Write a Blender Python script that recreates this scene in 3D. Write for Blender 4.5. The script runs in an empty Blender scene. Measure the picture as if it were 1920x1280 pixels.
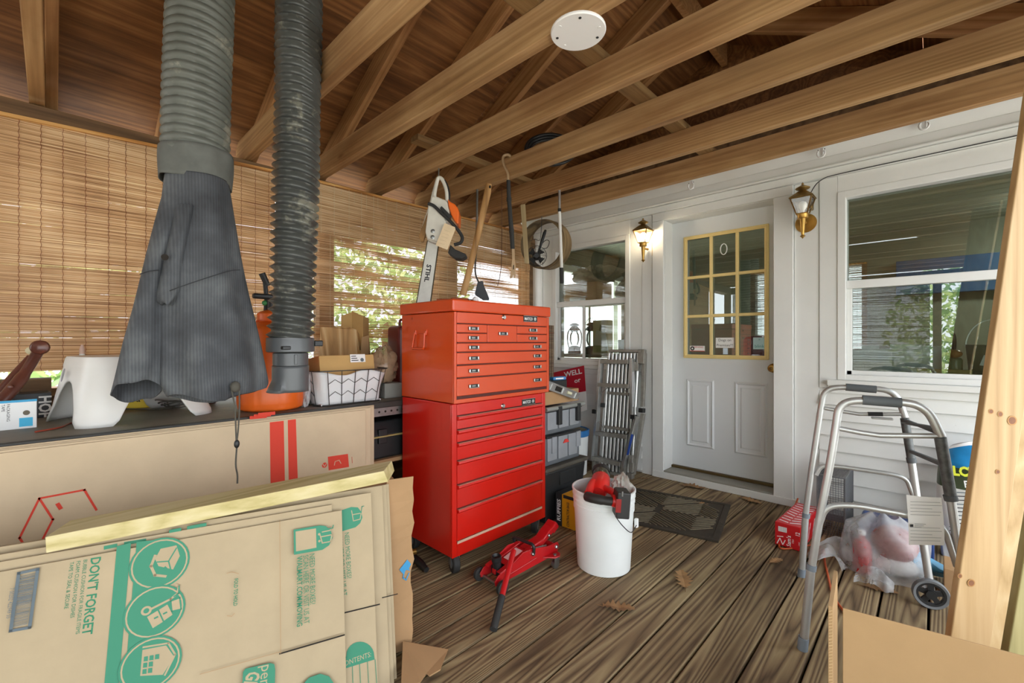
import bpy, bmesh, math, random
from mathutils import Vector, Matrix
R = math.radians
random.seed(7)
scn = bpy.context.scene
COL = scn.collection

# ------------------------------------------------------------------ camera
FPX = 827.0                      # focal length in pixels of the 1920 px wide frame
YAW = math.atan2(1752.13 - 960, FPX)
CAMZ = 1.12
cam_d = bpy.data.cameras.new('camera')
cam_d.sensor_width = 36.0
cam_d.lens = 36.0 * FPX / 1920.0
cam_d.clip_start = 0.02
cam_d.clip_end = 200
cam = bpy.data.objects.new('camera', cam_d)
COL.objects.link(cam)
cam.location = (0, 0, CAMZ)
cam.rotation_euler = (R(90), 0, YAW)
scn.camera = cam

# ------------------------------------------------------------------ light
scn.view_settings.view_transform = 'Standard'
scn.view_settings.look = 'None'
scn.view_settings.gamma = 1.0
scn.view_settings.use_curve_mapping = False
scn.view_settings.exposure = 1.58

world = bpy.data.worlds.new('world')
scn.world = world
world.use_nodes = True
wn = world.node_tree
wn.nodes.clear()
w_out = wn.nodes.new('ShaderNodeOutputWorld')
w_bg = wn.nodes.new('ShaderNodeBackground')
w_bg.inputs['Color'].default_value = (0.90, 0.95, 1.0, 1)
w_bg.inputs['Strength'].default_value = 1.6
wn.links.new(w_bg.outputs[0], w_out.inputs[0])

sun_d = bpy.data.lights.new('sun', 'SUN')
sun_d.energy = 4.5
sun_d.angle = R(4)
sun_d.color = (1.0, 0.97, 0.93)
sun = bpy.data.objects.new('sun', sun_d)
COL.objects.link(sun)
sun.rotation_euler = (R(28), R(-20), 0)

try:
    scn.cycles.max_bounces = 8
    scn.cycles.diffuse_bounces = 5
    scn.cycles.glossy_bounces = 4
    scn.cycles.transmission_bounces = 6
    scn.cycles.transparent_max_bounces = 16
    scn.cycles.sample_clamp_indirect = 6.0
    scn.cycles.adaptive_threshold = 0.02
    scn.cycles.caustics_reflective = False
    scn.cycles.caustics_refractive = False
except Exception:
    pass

# ------------------------------------------------------------------ helpers
def srgb(h):
    if isinstance(h, (tuple, list)):
        return (h[0], h[1], h[2], 1)
    h = h.lstrip('#')
    o = []
    for i in (0, 2, 4):
        c = int(h[i:i+2], 16) / 255
        o.append(c / 12.92 if c <= 0.04045 else ((c + 0.055) / 1.055) ** 2.4)
    return (o[0], o[1], o[2], 1)

FW = Vector((-math.sin(YAW), math.cos(YAW), 0))
RT = Vector((math.cos(YAW), math.sin(YAW), 0))
def at(px, py, **k):
    """world point where the sight line of a photograph pixel meets the plane x=, y= or z=."""
    d = FW + RT * ((px - 960) / FPX) + Vector((0, 0, (640 - py) / FPX))
    (ax, v), = k.items()
    i = 'xyz'.index(ax)
    c = Vector((0, 0, CAMZ))
    return c + d * ((v - c[i]) / d[i])

MATS = {}
def _nodes(name):
    m = bpy.data.materials.new(name)
    m.use_nodes = True
    nt = m.node_tree
    b = nt.nodes['Principled BSDF']
    return m, nt, b
def nn(nt, t, **kw):
    n = nt.nodes.new('ShaderNode' + t)
    for k, v in kw.items():
        if k in n.inputs.keys():
            n.inputs[k].default_value = v
        else:
            setattr(n, k, v)
    return n
def ramp(nt, stops):
    r = nt.nodes.new('ShaderNodeValToRGB')
    e = r.color_ramp.elements
    while len(e) > 1:
        e.remove(e[-1])
    e[0].position = stops[0][0]
    e[0].color = srgb(stops[0][1])
    for p, c in stops[1:]:
        x = e.new(p)
        x.color = srgb(c)
    return r
def coords(nt, scale, rnd=True, rot=0.0):
    tc = nn(nt, 'TexCoord')
    mp = nn(nt, 'Mapping')
    mp.inputs['Scale'].default_value = scale
    if rot:
        vr = nn(nt, 'VectorRotate', rotation_type='Y_AXIS')
        vr.inputs['Angle'].default_value = rot
        nt.links.new(tc.outputs['Object'], vr.inputs['Vector'])
        nt.links.new(vr.outputs[0], mp.inputs['Vector'])
    else:
        nt.links.new(tc.outputs['Object'], mp.inputs['Vector'])
    if not rnd:
        return mp.outputs[0]
    oi = nn(nt, 'ObjectInfo')
    mu = nn(nt, 'Math', operation='MULTIPLY')
    mu.inputs[1].default_value = 37.0
    nt.links.new(oi.outputs['Random'], mu.inputs[0])
    ad = nn(nt, 'VectorMath', operation='ADD')
    nt.links.new(mp.outputs[0], ad.inputs[0])
    nt.links.new(mu.outputs[0], ad.inputs[1])
    return ad.outputs[0]

def mat(name, col, rough=0.5, metal=0.0, var=0.0, vs=6.0, bump=0.0, bs=60.0, spec=0.5, coat=0.0, stretch=(1, 1, 1), rvar=0.0, wear=None, wearamt=0.62, wearscale=9.0, alpha=1.0, trans=0.0, sheen=0.0):
    if name in MATS:
        return MATS[name]
    m, nt, b = _nodes(name)
    c = srgb(col)
    b.inputs['Base Color'].default_value = c
    b.inputs['Roughness'].default_value = rough
    b.inputs['Metallic'].default_value = metal
    b.inputs['Specular IOR Level'].default_value = spec
    b.inputs['Coat Weight'].default_value = coat
    b.inputs['Alpha'].default_value = alpha
    if sheen:
        b.inputs['Sheen Weight'].default_value = sheen
    out = None
    if var > 0 or wear or rvar > 0:
        v = coords(nt, stretch)
        nz = nn(nt, 'TexNoise', Scale=vs, Detail=6.0, Roughness=0.6)
        nt.links.new(v, nz.inputs['Vector'])
        rp = ramp(nt, [(0.3, tuple(x * (1 - var) for x in c[:3])), (0.7, tuple(min(1, x * (1 + var)) for x in c[:3]))])
        nt.links.new(nz.outputs['Fac'], rp.inputs[0])
        out = rp.outputs[0]
        if wear:
            nw = nn(nt, 'TexNoise', Scale=wearscale, Detail=10.0, Roughness=0.7)
            nt.links.new(v, nw.inputs['Vector'])
            rw = ramp(nt, [(wearamt - 0.03, (0, 0, 0)), (wearamt + 0.04, (1, 1, 1))])
            nt.links.new(nw.outputs['Fac'], rw.inputs[0])
            mx = nn(nt, 'Mix', data_type='RGBA')
            nt.links.new(rw.outputs[0], mx.inputs[0])
            nt.links.new(out, mx.inputs[6])
            mx.inputs[7].default_value = srgb(wear)
            out = mx.outputs[2]
        nt.links.new(out, b.inputs['Base Color'])
        if rvar > 0:
            mr = nn(nt, 'MapRange')
            mr.inputs['To Min'].default_value = max(0.02, rough - rvar)
            mr.inputs['To Max'].default_value = min(1, rough + rvar)
            nt.links.new(nz.outputs['Fac'], mr.inputs['Value'])
            nt.links.new(mr.outputs[0], b.inputs['Roughness'])
    if bump > 0:
        v = coords(nt, stretch)
        nz = nn(nt, 'TexNoise', Scale=bs, Detail=4.0)
        nt.links.new(v, nz.inputs['Vector'])
        bp = nn(nt, 'Bump', Strength=bump, Distance=0.004)
        nt.links.new(nz.outputs['Fac'], bp.inputs['Height'])
        nt.links.new(bp.outputs[0], b.inputs['Normal'])
    if trans > 0:
        o = nt.nodes['Material Output']
        tr = nn(nt, 'BsdfTranslucent')
        tr.inputs['Color'].default_value = c
        if out:
            nt.links.new(out, tr.inputs['Color'])
        ms = nn(nt, 'MixShader')
        ms.inputs[0].default_value = trans
        nt.links.new(b.outputs[0], ms.inputs[1])
        nt.links.new(tr.outputs[0], ms.inputs[2])
        nt.links.new(ms.outputs[0], o.inputs['Surface'])
    MATS[name] = m
    return m

def wood(name, dark, mid, light, axis='x', grain=28.0, along=0.055, rough=0.6, rings=0.6, stain=None, bump=0.25, knots=True, hues=0.12, rot=0.0, stops=(0.12, 0.5, 0.88)):
    """boards: growth-ring bands stretched along one axis, fine fibres, knots; every board its own offset."""
    if name in MATS:
        return MATS[name]
    m, nt, b = _nodes(name)
    sc = [1, 1, 1]
    sc['xyz'.index(axis)] = along
    v = coords(nt, tuple(sc), rot=rot)
    big = nn(nt, 'TexNoise', Scale=5.0, Detail=2.0, Roughness=0.5)
    nt.links.new(v, big.inputs['Vector'])
    mul = nn(nt, 'Math', operation='MULTIPLY')
    mul.inputs[1].default_value = grain
    nt.links.new(big.outputs['Fac'], mul.inputs[0])
    fr = nn(nt, 'Math', operation='PINGPONG')
    fr.inputs[1].default_value = 1.0
    nt.links.new(mul.outputs[0], fr.inputs[0])
    fine = nn(nt, 'TexNoise', Scale=85.0, Detail=5.0, Roughness=0.65)
    nt.links.new(v, fine.inputs['Vector'])
    mx = nn(nt, 'Mix', data_type='FLOAT')
    mx.inputs[0].default_value = 1 - rings
    nt.links.new(fr.outputs[0], mx.inputs[2])
    nt.links.new(fine.outputs['Fac'], mx.inputs[3])
    rp = ramp(nt, [(stops[0], dark), (stops[1], mid), (stops[2], light)])
    nt.links.new(mx.outputs[0], rp.inputs[0])
    out = rp.outputs[0]
    # board to board tone
    oi = nn(nt, 'ObjectInfo')
    hv = nn(nt, 'HueSaturation')
    mr = nn(nt, 'MapRange')
    mr.inputs['To Min'].default_value = 1 - hues
    mr.inputs['To Max'].default_value = 1 + hues
    nt.links.new(oi.outputs['Random'], mr.inputs['Value'])
    nt.links.new(mr.outputs[0], hv.inputs['Value'])
    nt.links.new(out, hv.inputs['Color'])
    out = hv.outputs[0]
    if stain:
        sn = nn(nt, 'TexNoise', Scale=3.2, Detail=5.0, Roughness=0.6)
        v2 = coords(nt, tuple(0.35 if s != 1 else 1 for s in sc))
        nt.links.new(v2, sn.inputs['Vector'])
        sr = ramp(nt, [(0.42, (0, 0, 0)), (0.72, (1, 1, 1))])
        nt.links.new(sn.outputs['Fac'], sr.inputs[0])
        mm = nn(nt, 'Mix', data_type='RGBA', blend_type='MULTIPLY')
        sf = nn(nt, 'Math', operation='MULTIPLY')
        sf.inputs[1].default_value = 0.75
        nt.links.new(sr.outputs[0], sf.inputs[0])
        nt.links.new(sf.outputs[0], mm.inputs[0])
        nt.links.new(out, mm.inputs[6])
        mm.inputs[7].default_value = srgb(stain)
        out = mm.outputs[2]
    if knots:
        vk = coords(nt, tuple(0.3 if s != 1 else 1 for s in sc))
        vo = nn(nt, 'TexVoronoi', Scale=4.0)
        nt.links.new(vk, vo.inputs['Vector'])
        kr = ramp(nt, [(0.03, (1, 1, 1)), (0.075, (0, 0, 0))])
        nt.links.new(vo.outputs['Distance'], kr.inputs[0])
        km = nn(nt, 'Mix', data_type='RGBA')
        nt.links.new(kr.outputs[0], km.inputs[0])
        nt.links.new(out, km.inputs[6])
        d = srgb(dark)
        km.inputs[7].default_value = (d[0] * .75, d[1] * .6, d[2] * .5, 1)
        out = km.outputs[2]
    nt.links.new(out, b.inputs['Base Color'])
    b.inputs['Roughness'].default_value = rough
    b.inputs['Specular IOR Level'].default_value = 0.35
    if bump:
        bp = nn(nt, 'Bump', Strength=bump, Distance=0.003)
        nt.links.new(mx.outputs[0], bp.inputs['Height'])
        nt.links.new(bp.outputs[0], b.inputs['Normal'])
    MATS[name] = m
    return m

def glass_mat(name, tint=(0.93, 0.96, 0.95), refl=0.12, rough=0.0):
    if name in MATS:
        return MATS[name]
    m, nt, b = _nodes(name)
    nt.nodes.remove(b)
    o = nt.nodes['Material Output']
    tr = nn(nt, 'BsdfTransparent')
    tr.inputs[0].default_value = (*tint, 1)
    gl = nn(nt, 'BsdfGlossy')
    gl.inputs['Roughness'].default_value = rough
    fz = nn(nt, 'Fresnel', IOR=1.5)
    ad = nn(nt, 'Math', operation='ADD')
    ad.inputs[1].default_value = refl
    nt.links.new(fz.outputs[0], ad.inputs[0])
    ms = nn(nt, 'MixShader')
    nt.links.new(ad.outputs[0], ms.inputs[0])
    nt.links.new(tr.outputs[0], ms.inputs[1])
    nt.links.new(gl.outputs[0], ms.inputs[2])
    nt.links.new(ms.outputs[0], o.inputs['Surface'])
    MATS[name] = m
    return m
def film_mat(name, col, opac=0.4, rough=0.35):
    """thin translucent plastic film."""
    if name in MATS:
        return MATS[name]
    m, nt, b = _nodes(name)
    o = nt.nodes['Material Output']
    b.inputs['Base Color'].default_value = srgb(col)
    b.inputs['Roughness'].default_value = rough
    tr = nn(nt, 'BsdfTransparent')
    nz = nn(nt, 'TexNoise', Scale=14.0, Detail=4.0)
    v = coords(nt, (1, 1, 1))
    nt.links.new(v, nz.inputs['Vector'])
    mr = nn(nt, 'MapRange')
    mr.inputs['From Min'].default_value = 0.3
    mr.inputs['From Max'].default_value = 0.7
    mr.inputs['To Min'].default_value = opac * 0.55
    mr.inputs['To Max'].default_value = min(1, opac * 1.45)
    nt.links.new(nz.outputs['Fac'], mr.inputs['Value'])
    ms = nn(nt, 'MixShader')
    nt.links.new(mr.outputs[0], ms.inputs[0])
    nt.links.new(tr.outputs[0], ms.inputs[1])
    nt.links.new(b.outputs[0], ms.inputs[2])
    nt.links.new(ms.outputs[0], o.inputs['Surface'])
    MATS[name] = m
    return m

ORIG = {}                          # object -> world matrix of things (for building in world coordinates)
def wm(o):
    return ORIG.get(o.name, Matrix.Identity(4))
def tag(o, label=None, cat=None, group=None, kind=None):
    if label: o['label'] = label
    if cat: o['category'] = cat
    if group: o['group'] = group
    if kind: o['kind'] = kind
    return o
def thing(name, label, cat, loc=(0, 0, 0), rz=0.0, group=None, kind=None, M=None):
    o = bpy.data.objects.new(name, None)
    o.empty_display_size = 0.1
    COL.objects.link(o)
    if M is None:
        M = Matrix.Translation(loc) @ Matrix.Rotation(rz, 4, 'Z')
    o.matrix_world = M
    ORIG[o.name] = M.copy()
    return tag(o, label, cat, group, kind)

class MB:
    def __init__(s):
        s.v = []; s.f = []
    def add(s, vs, fs, M=None):
        n = len(s.v)
        for p in vs:
            p = Vector(p)
            s.v.append(M @ p if M else p)
        for f in fs:
            s.f.append([i + n for i in f])
        return s
    def box(s, a, b, M=None):
        x0, y0, z0 = (min(a[i], b[i]) for i in range(3))
        x1, y1, z1 = (max(a[i], b[i]) for i in range(3))
        return s.add([(x0,y0,z0),(x1,y0,z0),(x1,y1,z0),(x0,y1,z0),(x0,y0,z1),(x1,y0,z1),(x1,y1,z1),(x0,y1,z1)],
                     [(0,3,2,1),(4,5,6,7),(0,1,5,4),(1,2,6,5),(2,3,7,6),(3,0,4,7)], M)
    def cbox(s, c, d, M=None):
        return s.box([c[i]-d[i]/2 for i in range(3)], [c[i]+d[i]/2 for i in range(3)], M)
    def bar(s, p, q, w, h, up=(0, 0, 1), ends=None):
        """square bar from p to q: width w across, height h along up."""
        p = Vector(p); q = Vector(q)
        d = (q - p).normalized()
        u = Vector(up); u = (u - d * u.dot(d)).normalized()
        r = d.cross(u)
        vs = []
        for c in (p, q):
            for a, b in ((-1,-1),(1,-1),(1,1),(-1,1)):
                vs.append(c + r*a*w/2 + u*b*h/2)
        return s.add(vs, [(0,1,2,3),(7,6,5,4),(0,4,5,1),(1,5,6,2),(2,6,7,3),(3,7,4,0)])
    def tube(s, pts, r, n=10, closed=False, cap=True, sy=1.0, M=None):
        pts = [Vector(p) for p in pts]
        k = len(pts)
        rs = r if isinstance(r, (list, tuple)) else [r] * k
        tang = []
        for i in range(k):
            if closed:
                t = pts[(i+1) % k] - pts[i-1]
            else:
                t = pts[min(i+1, k-1)] - pts[max(i-1, 0)]
            tang.append(t.normalized() if t.length > 1e-9 else Vector((0,0,1)))
        u = tang[0].orthogonal().normalized()
        vs = []
        for i in range(k):
            t = tang[i]
            u = (u - t * u.dot(t))
            u = u.normalized() if u.length > 1e-6 else t.orthogonal().normalized()
            w = t.cross(u)
            for j in range(n):
                a = 2*math.pi*j/n
                vs.append(pts[i] + u*math.cos(a)*rs[i] + w*math.sin(a)*rs[i]*sy)
        fs = []
        for i in range(k if closed else k-1):
            for j in range(n):
                a = i*n+j; b = i*n+(j+1) % n
                c = ((i+1) % k)*n+(j+1) % n; d = ((i+1) % k)*n+j
                fs.append((a, b, c, d))
        if cap and not closed:
            fs.append(tuple(reversed(range(n))))
            fs.append(tuple((k-1)*n+j for j in range(n)))
        return s.add(vs, fs, M)
    def lathe(s, prof, n=20, M=None, cap=True):
        vs = []
        for r, z in prof:
            for j in range(n):
                a = 2*math.pi*j/n
                vs.append((r*math.cos(a), r*math.sin(a), z))
        fs = []
        for i in range(len(prof)-1):
            for j in range(n):
                fs.append((i*n+j, i*n+(j+1) % n, (i+1)*n+(j+1) % n, (i+1)*n+j))
        if cap:
            fs.append(tuple(reversed(range(n))))
            fs.append(tuple((len(prof)-1)*n+j for j in range(n)))
        return s.add(vs, fs, M)
    def prism(s, poly, h, M=None, z0=0.0):
        n = len(poly)
        vs = [(p[0], p[1], z0) for p in poly] + [(p[0], p[1], z0+h) for p in poly]
        fs = [tuple(reversed(range(n))), tuple(range(n, 2*n))]
        for i in range(n):
            fs.append((i, (i+1) % n, n+(i+1) % n, n+i))
        return s.add(vs, fs, M)
    def grid(s, nu, nv, fn, M=None, wrapu=False):
        vs = [fn(i/(nu if wrapu else nu-1), j/(nv-1)) for j in range(nv) for i in range(nu)]
        fs = []
        for j in range(nv-1):
            for i in range(nu if wrapu else nu-1):
                fs.append((j*nu+i, j*nu+(i+1) % nu, (j+1)*nu+(i+1) % nu, (j+1)*nu+i))
        return s.add(vs, fs, M)
    def ball(s, c, r, n=12, m=8, sc=(1,1,1)):
        c = Vector(c)
        def f(u, v):
            a = 2*math.pi*u; b = math.pi*(v*0.998+0.001)
            return c + Vector((r*sc[0]*math.sin(b)*math.cos(a), r*sc[1]*math.sin(b)*math.sin(a), -r*sc[2]*math.cos(b)))
        return s.grid(n, m, f, wrapu=True)
    def build(s, name, m, parent=None, smooth=0, bevel=0.0, seg=2, world=False, label=None, kind=None, solid=0.0, sub=0):
        if parent is None:                         # a thing of one mesh: origin at its base
            xs = [p.x for p in s.v]; ys = [p.y for p in s.v]; zs = [p.z for p in s.v]
            c = Vector(((min(xs)+max(xs))/2, (min(ys)+max(ys))/2, min(zs)))
            vs = [p - c for p in s.v]
        elif world:
            inv = wm(parent).inverted()
            vs = [inv @ p for p in s.v]
        else:
            vs = s.v
        me = bpy.data.meshes.new(name)
        me.from_pydata([tuple(p) for p in vs], [], s.f)
        if smooth:
            me.polygons.foreach_set('use_smooth', [True]*len(me.polygons))
            me.set_sharp_from_angle(angle=R(smooth))
        me.validate()
        me.update()
        if m: me.materials.append(m)
        o = bpy.data.objects.new(name, me)
        COL.objects.link(o)
        if parent is None:
            o.location = c
            ORIG[o.name] = Matrix.Translation(c)
        else:
            o.parent = parent
            ORIG[o.name] = wm(parent)
        if sub:
            d = o.modifiers.new('sub', 'SUBSURF'); d.levels = sub; d.render_levels = sub
        if solid:
            d = o.modifiers.new('solid', 'SOLIDIFY'); d.thickness = solid; d.offset = 0
        if bevel:
            d = o.modifiers.new('bevel', 'BEVEL'); d.width = bevel; d.segments = seg; d.limit_method = 'ANGLE'; d.angle_limit = R(40)
        if label: o['label'] = label
        if kind: o['kind'] = kind
        return o

def copy_tree(o, M, label=None):
    """a copy of a thing with copies of its parts and sub-parts, placed by the matrix M."""
    c = o.copy(); COL.objects.link(c)
    c.matrix_world = M
    ORIG[c.name] = M.copy()
    if label: c['label'] = label
    def kids(a, b):
        for ch in list(a.children):
            d = ch.copy(); COL.objects.link(d); d.parent = b
            kids(ch, d)
    kids(o, c)
    return c

def text(name, s, size, m, parent, M, align='CENTER', extrude=0.0, world=True, sx=1.0, shear=0.0, spacing=1.0, offset=0.0):
    """flat print: lettering as mesh, lying in the local XY plane of M."""
    cu = bpy.data.curves.new(name, 'FONT')
    cu.body = s; cu.size = size; cu.align_x = align; cu.align_y = 'CENTER'; cu.extrude = extrude
    cu.shear = shear; cu.space_character = spacing; cu.resolution_u = 3; cu.offset = offset
    o = bpy.data.objects.new(name, cu)
    me = bpy.data.meshes.new_from_object(o)
    bpy.data.objects.remove(o); bpy.data.curves.remove(cu)
    MM = M @ Matrix.Diagonal((sx, 1, 1, 1))
    if world: MM = wm(parent).inverted() @ MM
    me.transform(MM)
    me.materials.clear(); me.materials.append(m)
    me.name = name
    q = bpy.data.objects.new(name, me)
    COL.objects.link(q); q.parent = parent
    ORIG[q.name] = wm(parent)
    return q
def frame(o, x, y):
    """matrix with origin o and local X, Y axes (Z = X x Y)."""
    x = Vector(x).normalized(); y = Vector(y); y = (y - x*x.dot(y)).normalized(); z = x.cross(y)
    M = Matrix((x, y, z)).transposed().to_4x4()
    M.translation = Vector(o)
    return M
def arc(c, r, a0, a1, n, ax=(1,0,0), ay=(0,0,1)):
    c = Vector(c); ax = Vector(ax); ay = Vector(ay)
    return [c + ax*r*math.cos(R(a0+(a1-a0)*i/(n-1))) + ay*r*math.sin(R(a0+(a1-a0)*i/(n-1))) for i in range(n)]
def smooth_path(pts, n=8):
    """Catmull-Rom through the points."""
    P = [Vector(p) for p in pts]
    P = [P[0]*2-P[1]] + P + [P[-1]*2-P[-2]]
    out = []
    for i in range(1, len(P)-2):
        for k in range(n):
            t = k/n
            a, b, c, d = P[i-1], P[i], P[i+1], P[i+2]
            out.append(0.5*((2*b)+(c-a)*t+(2*a-5*b+4*c-d)*t*t+(3*b-a-3*c+d)*t**3))
    out.append(P[-2])
    return out
def fillet(pts, r, n=6):
    """polyline with rounded corners."""
    P = [Vector(p) for p in pts]
    out = [P[0]]
    for i in range(1, len(P)-1):
        a = (P[i-1]-P[i]); b = (P[i+1]-P[i])
        rr = min(r, a.length*0.49, b.length*0.49)
        a = P[i]+a.normalized()*rr; b = P[i]+b.normalized()*rr
        for k in range(n+1):
            t = k/n
            out.append(a*(1-t)**2 + P[i]*2*t*(1-t) + b*t*t)
    out.append(P[-1])
    return out
# ------------------------------------------------------------------ materials of the place
M_white = mat('white_paint', '#dfe0dd', 0.55, var=0.04, vs=3.0, bump=0.08, bs=90)
M_white_w = mat('white_paint_worn', '#dddeda', 0.6, var=0.05, vs=3.0, wear='#8d8674', wearamt=0.70, wearscale=22)
M_door = mat('door_paint', '#d5d8d9', 0.45, var=0.025, vs=2.0, wear='#a8a79b', wearamt=0.74, wearscale=30)
M_deck = wood('deck_wood', '#4d3e2e', '#806b50', '#a6936f', 'y', grain=70, along=0.026, rough=0.75, rings=0.55, stain='#94867a', bump=0.4, stops=(0.15, 0.40, 0.80), hues=0.10)
M_joist = wood('joist_wood', '#8a6a46', '#b08b5f', '#cba97b', 'x', grain=36, along=0.02, rough=0.6, rings=0.30, stain='#b08a68', bump=0.15, hues=0.10)
M_rafter, M_rafter_r = [wood('rafter_wood' + n_, '#845c38', '#ad7f51', '#c99e6e', 'x', grain=30, along=0.02, rough=0.6, rings=0.30, rot=r_, stain='#a88262', bump=0.15, hues=0.10) for n_, r_ in (('', math.atan(0.5)), ('_r', -math.atan(0.5)))]
M_ply = wood('roof_plywood', '#573820', '#895b33', '#b07f4e', 'y', grain=26, along=0.04, rough=0.6, rings=0.30, stain='#7c5f48', bump=0.15, hues=0.08)
M_plate = wood('dark_beam', '#41301f', '#6a5138', '#86694a', 'y', grain=14, along=0.05, rough=0.7, rings=0.4, bump=0.15)
M_glass = glass_mat('window_glass', (0.80, 0.86, 0.82), 0.10)
M_dark = mat('dark_gap', '#201a14', 0.9)
M_cream = mat('cream_lite_frame', '#ead28f', 0.45, var=0.06, vs=8, wear='#9b7e42', wearamt=0.72, wearscale=25)
M_brass = mat('aged_brass', '#b8914a', 0.33, metal=0.75, var=0.25, vs=14, rvar=0.12)
M_brassd = mat('dark_brass', '#8a7040', 0.42, metal=0.85, var=0.3, vs=18, rvar=0.1)
M_alu = mat('aluminium', '#c3c4c2', 0.34, metal=0.85, var=0.12, vs=20, rvar=0.1)
M_alud = mat('dull_aluminium', '#9b9890', 0.5, metal=0.6, var=0.18, vs=25, rvar=0.1)
M_steel = mat('steel', '#8f918f', 0.35, metal=0.9, var=0.15, vs=25)
M_black = mat('black_plastic', '#1e1f20', 0.45, var=0.15, vs=12)
M_rubber = mat('black_rubber', '#2a2a29', 0.75, var=0.2, vs=15)
M_ink = mat('black_ink', '#26272b', 0.7)
M_paper = mat('white_paper', '#eeefee', 0.7)
M_red_ink = mat('red_print', '#c8352c', 0.6)

# ------------------------------------------------------------------ floor: deck boards running to the house
floor = MB().box((-3.3, -2.4, -0.2), (1.4, 3.5, -0.045)).build('floor', M_dark)
tag(floor, 'weathered brown wooden deck boards running towards the white door', kind='structure')
PITCH, BW = 0.1520, 0.1435
FY0, FY1 = -2.35, 3.52
bm = MB().box((-BW/2, FY0, -0.03), (BW/2, FY1, 0.0))
first = None
for k in range(-17, 13):
    cx = -0.6255 + PITCH * (k + 0.5)
    if cx < -3.2 or cx > 1.3: continue
    if first is None:
        first = bm.build('deck_board', M_deck, floor, bevel=0.004, seg=2)
        first.matrix_parent_inverse = Matrix.Identity(4)
        b = first
    else:
        b = first.copy(); COL.objects.link(b); b.parent = floor
    b.location = Vector((cx, 0, 0)) - wm(floor).translation

# ------------------------------------------------------------------ house wall with door and windows
WY = 3.5
wb = MB()
for x0, x1, z0, z1 in ((-3.15, -2.76, 0, 2.5), (-2.76, -1.93, 0, 0.90), (-2.76, -1.93, 2.04, 2.5), (-1.93, -1.604, 0, 2.5),
                       (-1.604, -0.81, 2.115, 2.5), (-1.604, -0.81, -0.05, 0.045), (-0.81, -0.41, 0, 2.5), (-0.41, 0.86, 0, 0.885), (-0.41, 0.86, 2.06, 2.5), (0.86, 1.5, 0, 2.5)):
    wb.box((x0, WY, z0), (x1, WY + 0.16, z1))
wall_back = wb.build('wall_back', M_white)
tag(wall_back, 'white painted house wall with lap siding, door and two windows', kind='structure')
def wpart(name, a, b, m=None, bevel=0.003):
    return MB().box(a, b).build(name, m or M_white, wall_back, bevel=bevel, world=True)
# lap siding under the windows, every board its own wedge
def siding(x0, x1, z0, z1, pitch):
    z = z0
    while z < z1 - 0.01:
        zt = min(z + pitch, z1)
        z_ = z + 0.0045
        MB().add([(x0, WY-0.030, z_), (x1, WY-0.030, z_), (x1, WY, z_), (x0, WY, z_), (x0, WY-0.008, zt), (x1, WY-0.008, zt), (x1, WY, zt), (x0, WY, zt)],
                 [(0,3,2,1),(4,5,6,7),(0,1,5,4),(1,2,6,5),(2,3,7,6),(3,0,4,7)]).build('siding_board', M_white_w, wall_back, world=True)
        z += pitch
siding(-3.0, -1.80, 0.02, 0.83, 0.101)
siding(-0.545, 1.3, 0.02, 0.80, 0.0985)
# flat boards, casings and the stepped frieze over the door
for i, (a, b) in enumerate((
    ((-1.800, WY-0.018, 0.0), (-1.712, WY, 2.18)), ((-1.915, WY-0.012, 0.86), (-1.802, WY, 2.18)),
    ((-2.90, WY-0.014, 0.86), (-2.775, WY, 2.18)), ((-3.1, WY-0.02, 0.0), (-2.905, WY, 2.18)),
    ((-0.688, WY-0.010, 0.0), (-0.548, WY, 2.18)), ((-0.546, WY-0.016, 0.82), (-0.45, WY, 2.18)),
    ((-0.45, WY-0.016, 2.075), (0.95, WY, 2.18)), ((-2.775, WY-0.014, 2.055), (-1.915, WY, 2.18)))):
    wpart('flat_board', a, b)
wpart('frieze_board', (-3.1, WY-0.045, 2.182), (1.4, WY, 2.232))
wpart('frieze_board', (-3.1, WY-0.075, 2.234), (1.4, WY, 2.300))
wpart('bead', (-3.1, WY-0.095, 2.226), (1.4, WY-0.07, 2.240), bevel=0.005)
MB().add([(-3.1, WY-0.075, 2.30), (1.4, WY-0.075, 2.30), (1.4, WY-0.20, 2.40), (-3.1, WY-0.20, 2.40), (-3.1, WY, 2.30), (1.4, WY, 2.30), (1.4, WY, 2.40), (-3.1, WY, 2.40)],
         [(0,1,2,3),(4,7,6,5),(0,3,7,4),(1,5,6,2),(3,2,6,7),(0,4,5,1)]).build('crown_board', M_white, wall_back, world=True)
MB().box((-3.1, WY-0.22, 2.40), (1.4, WY, 2.55)).build('fascia_board', M_plate, wall_back, world=True)
# door casing
for a, b in (((-1.702, WY-0.03, 0.05), (-1.606, WY, 2.115)), ((-0.808, WY-0.03, 0.05), (-0.691, WY, 2.115)), ((-1.702, WY-0.03, 2.116), (-0.691, WY, 2.18))):
    wpart('door_casing', a, b)
MB().box((-1.702, WY-0.036, 0.0), (-0.655, WY+0.02, 0.052)).build('door_step', M_white_w, wall_back, world=True, bevel=0.004)
MB().box((-1.604, WY-0.03, 0.050), (-0.81, WY+0.16, 0.064)).build('threshold', mat('grey_sill', '#8d8a80', 0.6, var=0.1), wall_back, world=True, bevel=0.003)
MB().box((-1.604, WY+0.118, 0.064), (-0.81, WY+0.16, 0.083)).build('weather_strip', mat('bronze_strip', '#6a5736', 0.4, metal=0.6), wall_back, world=True, bevel=0.003)

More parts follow.
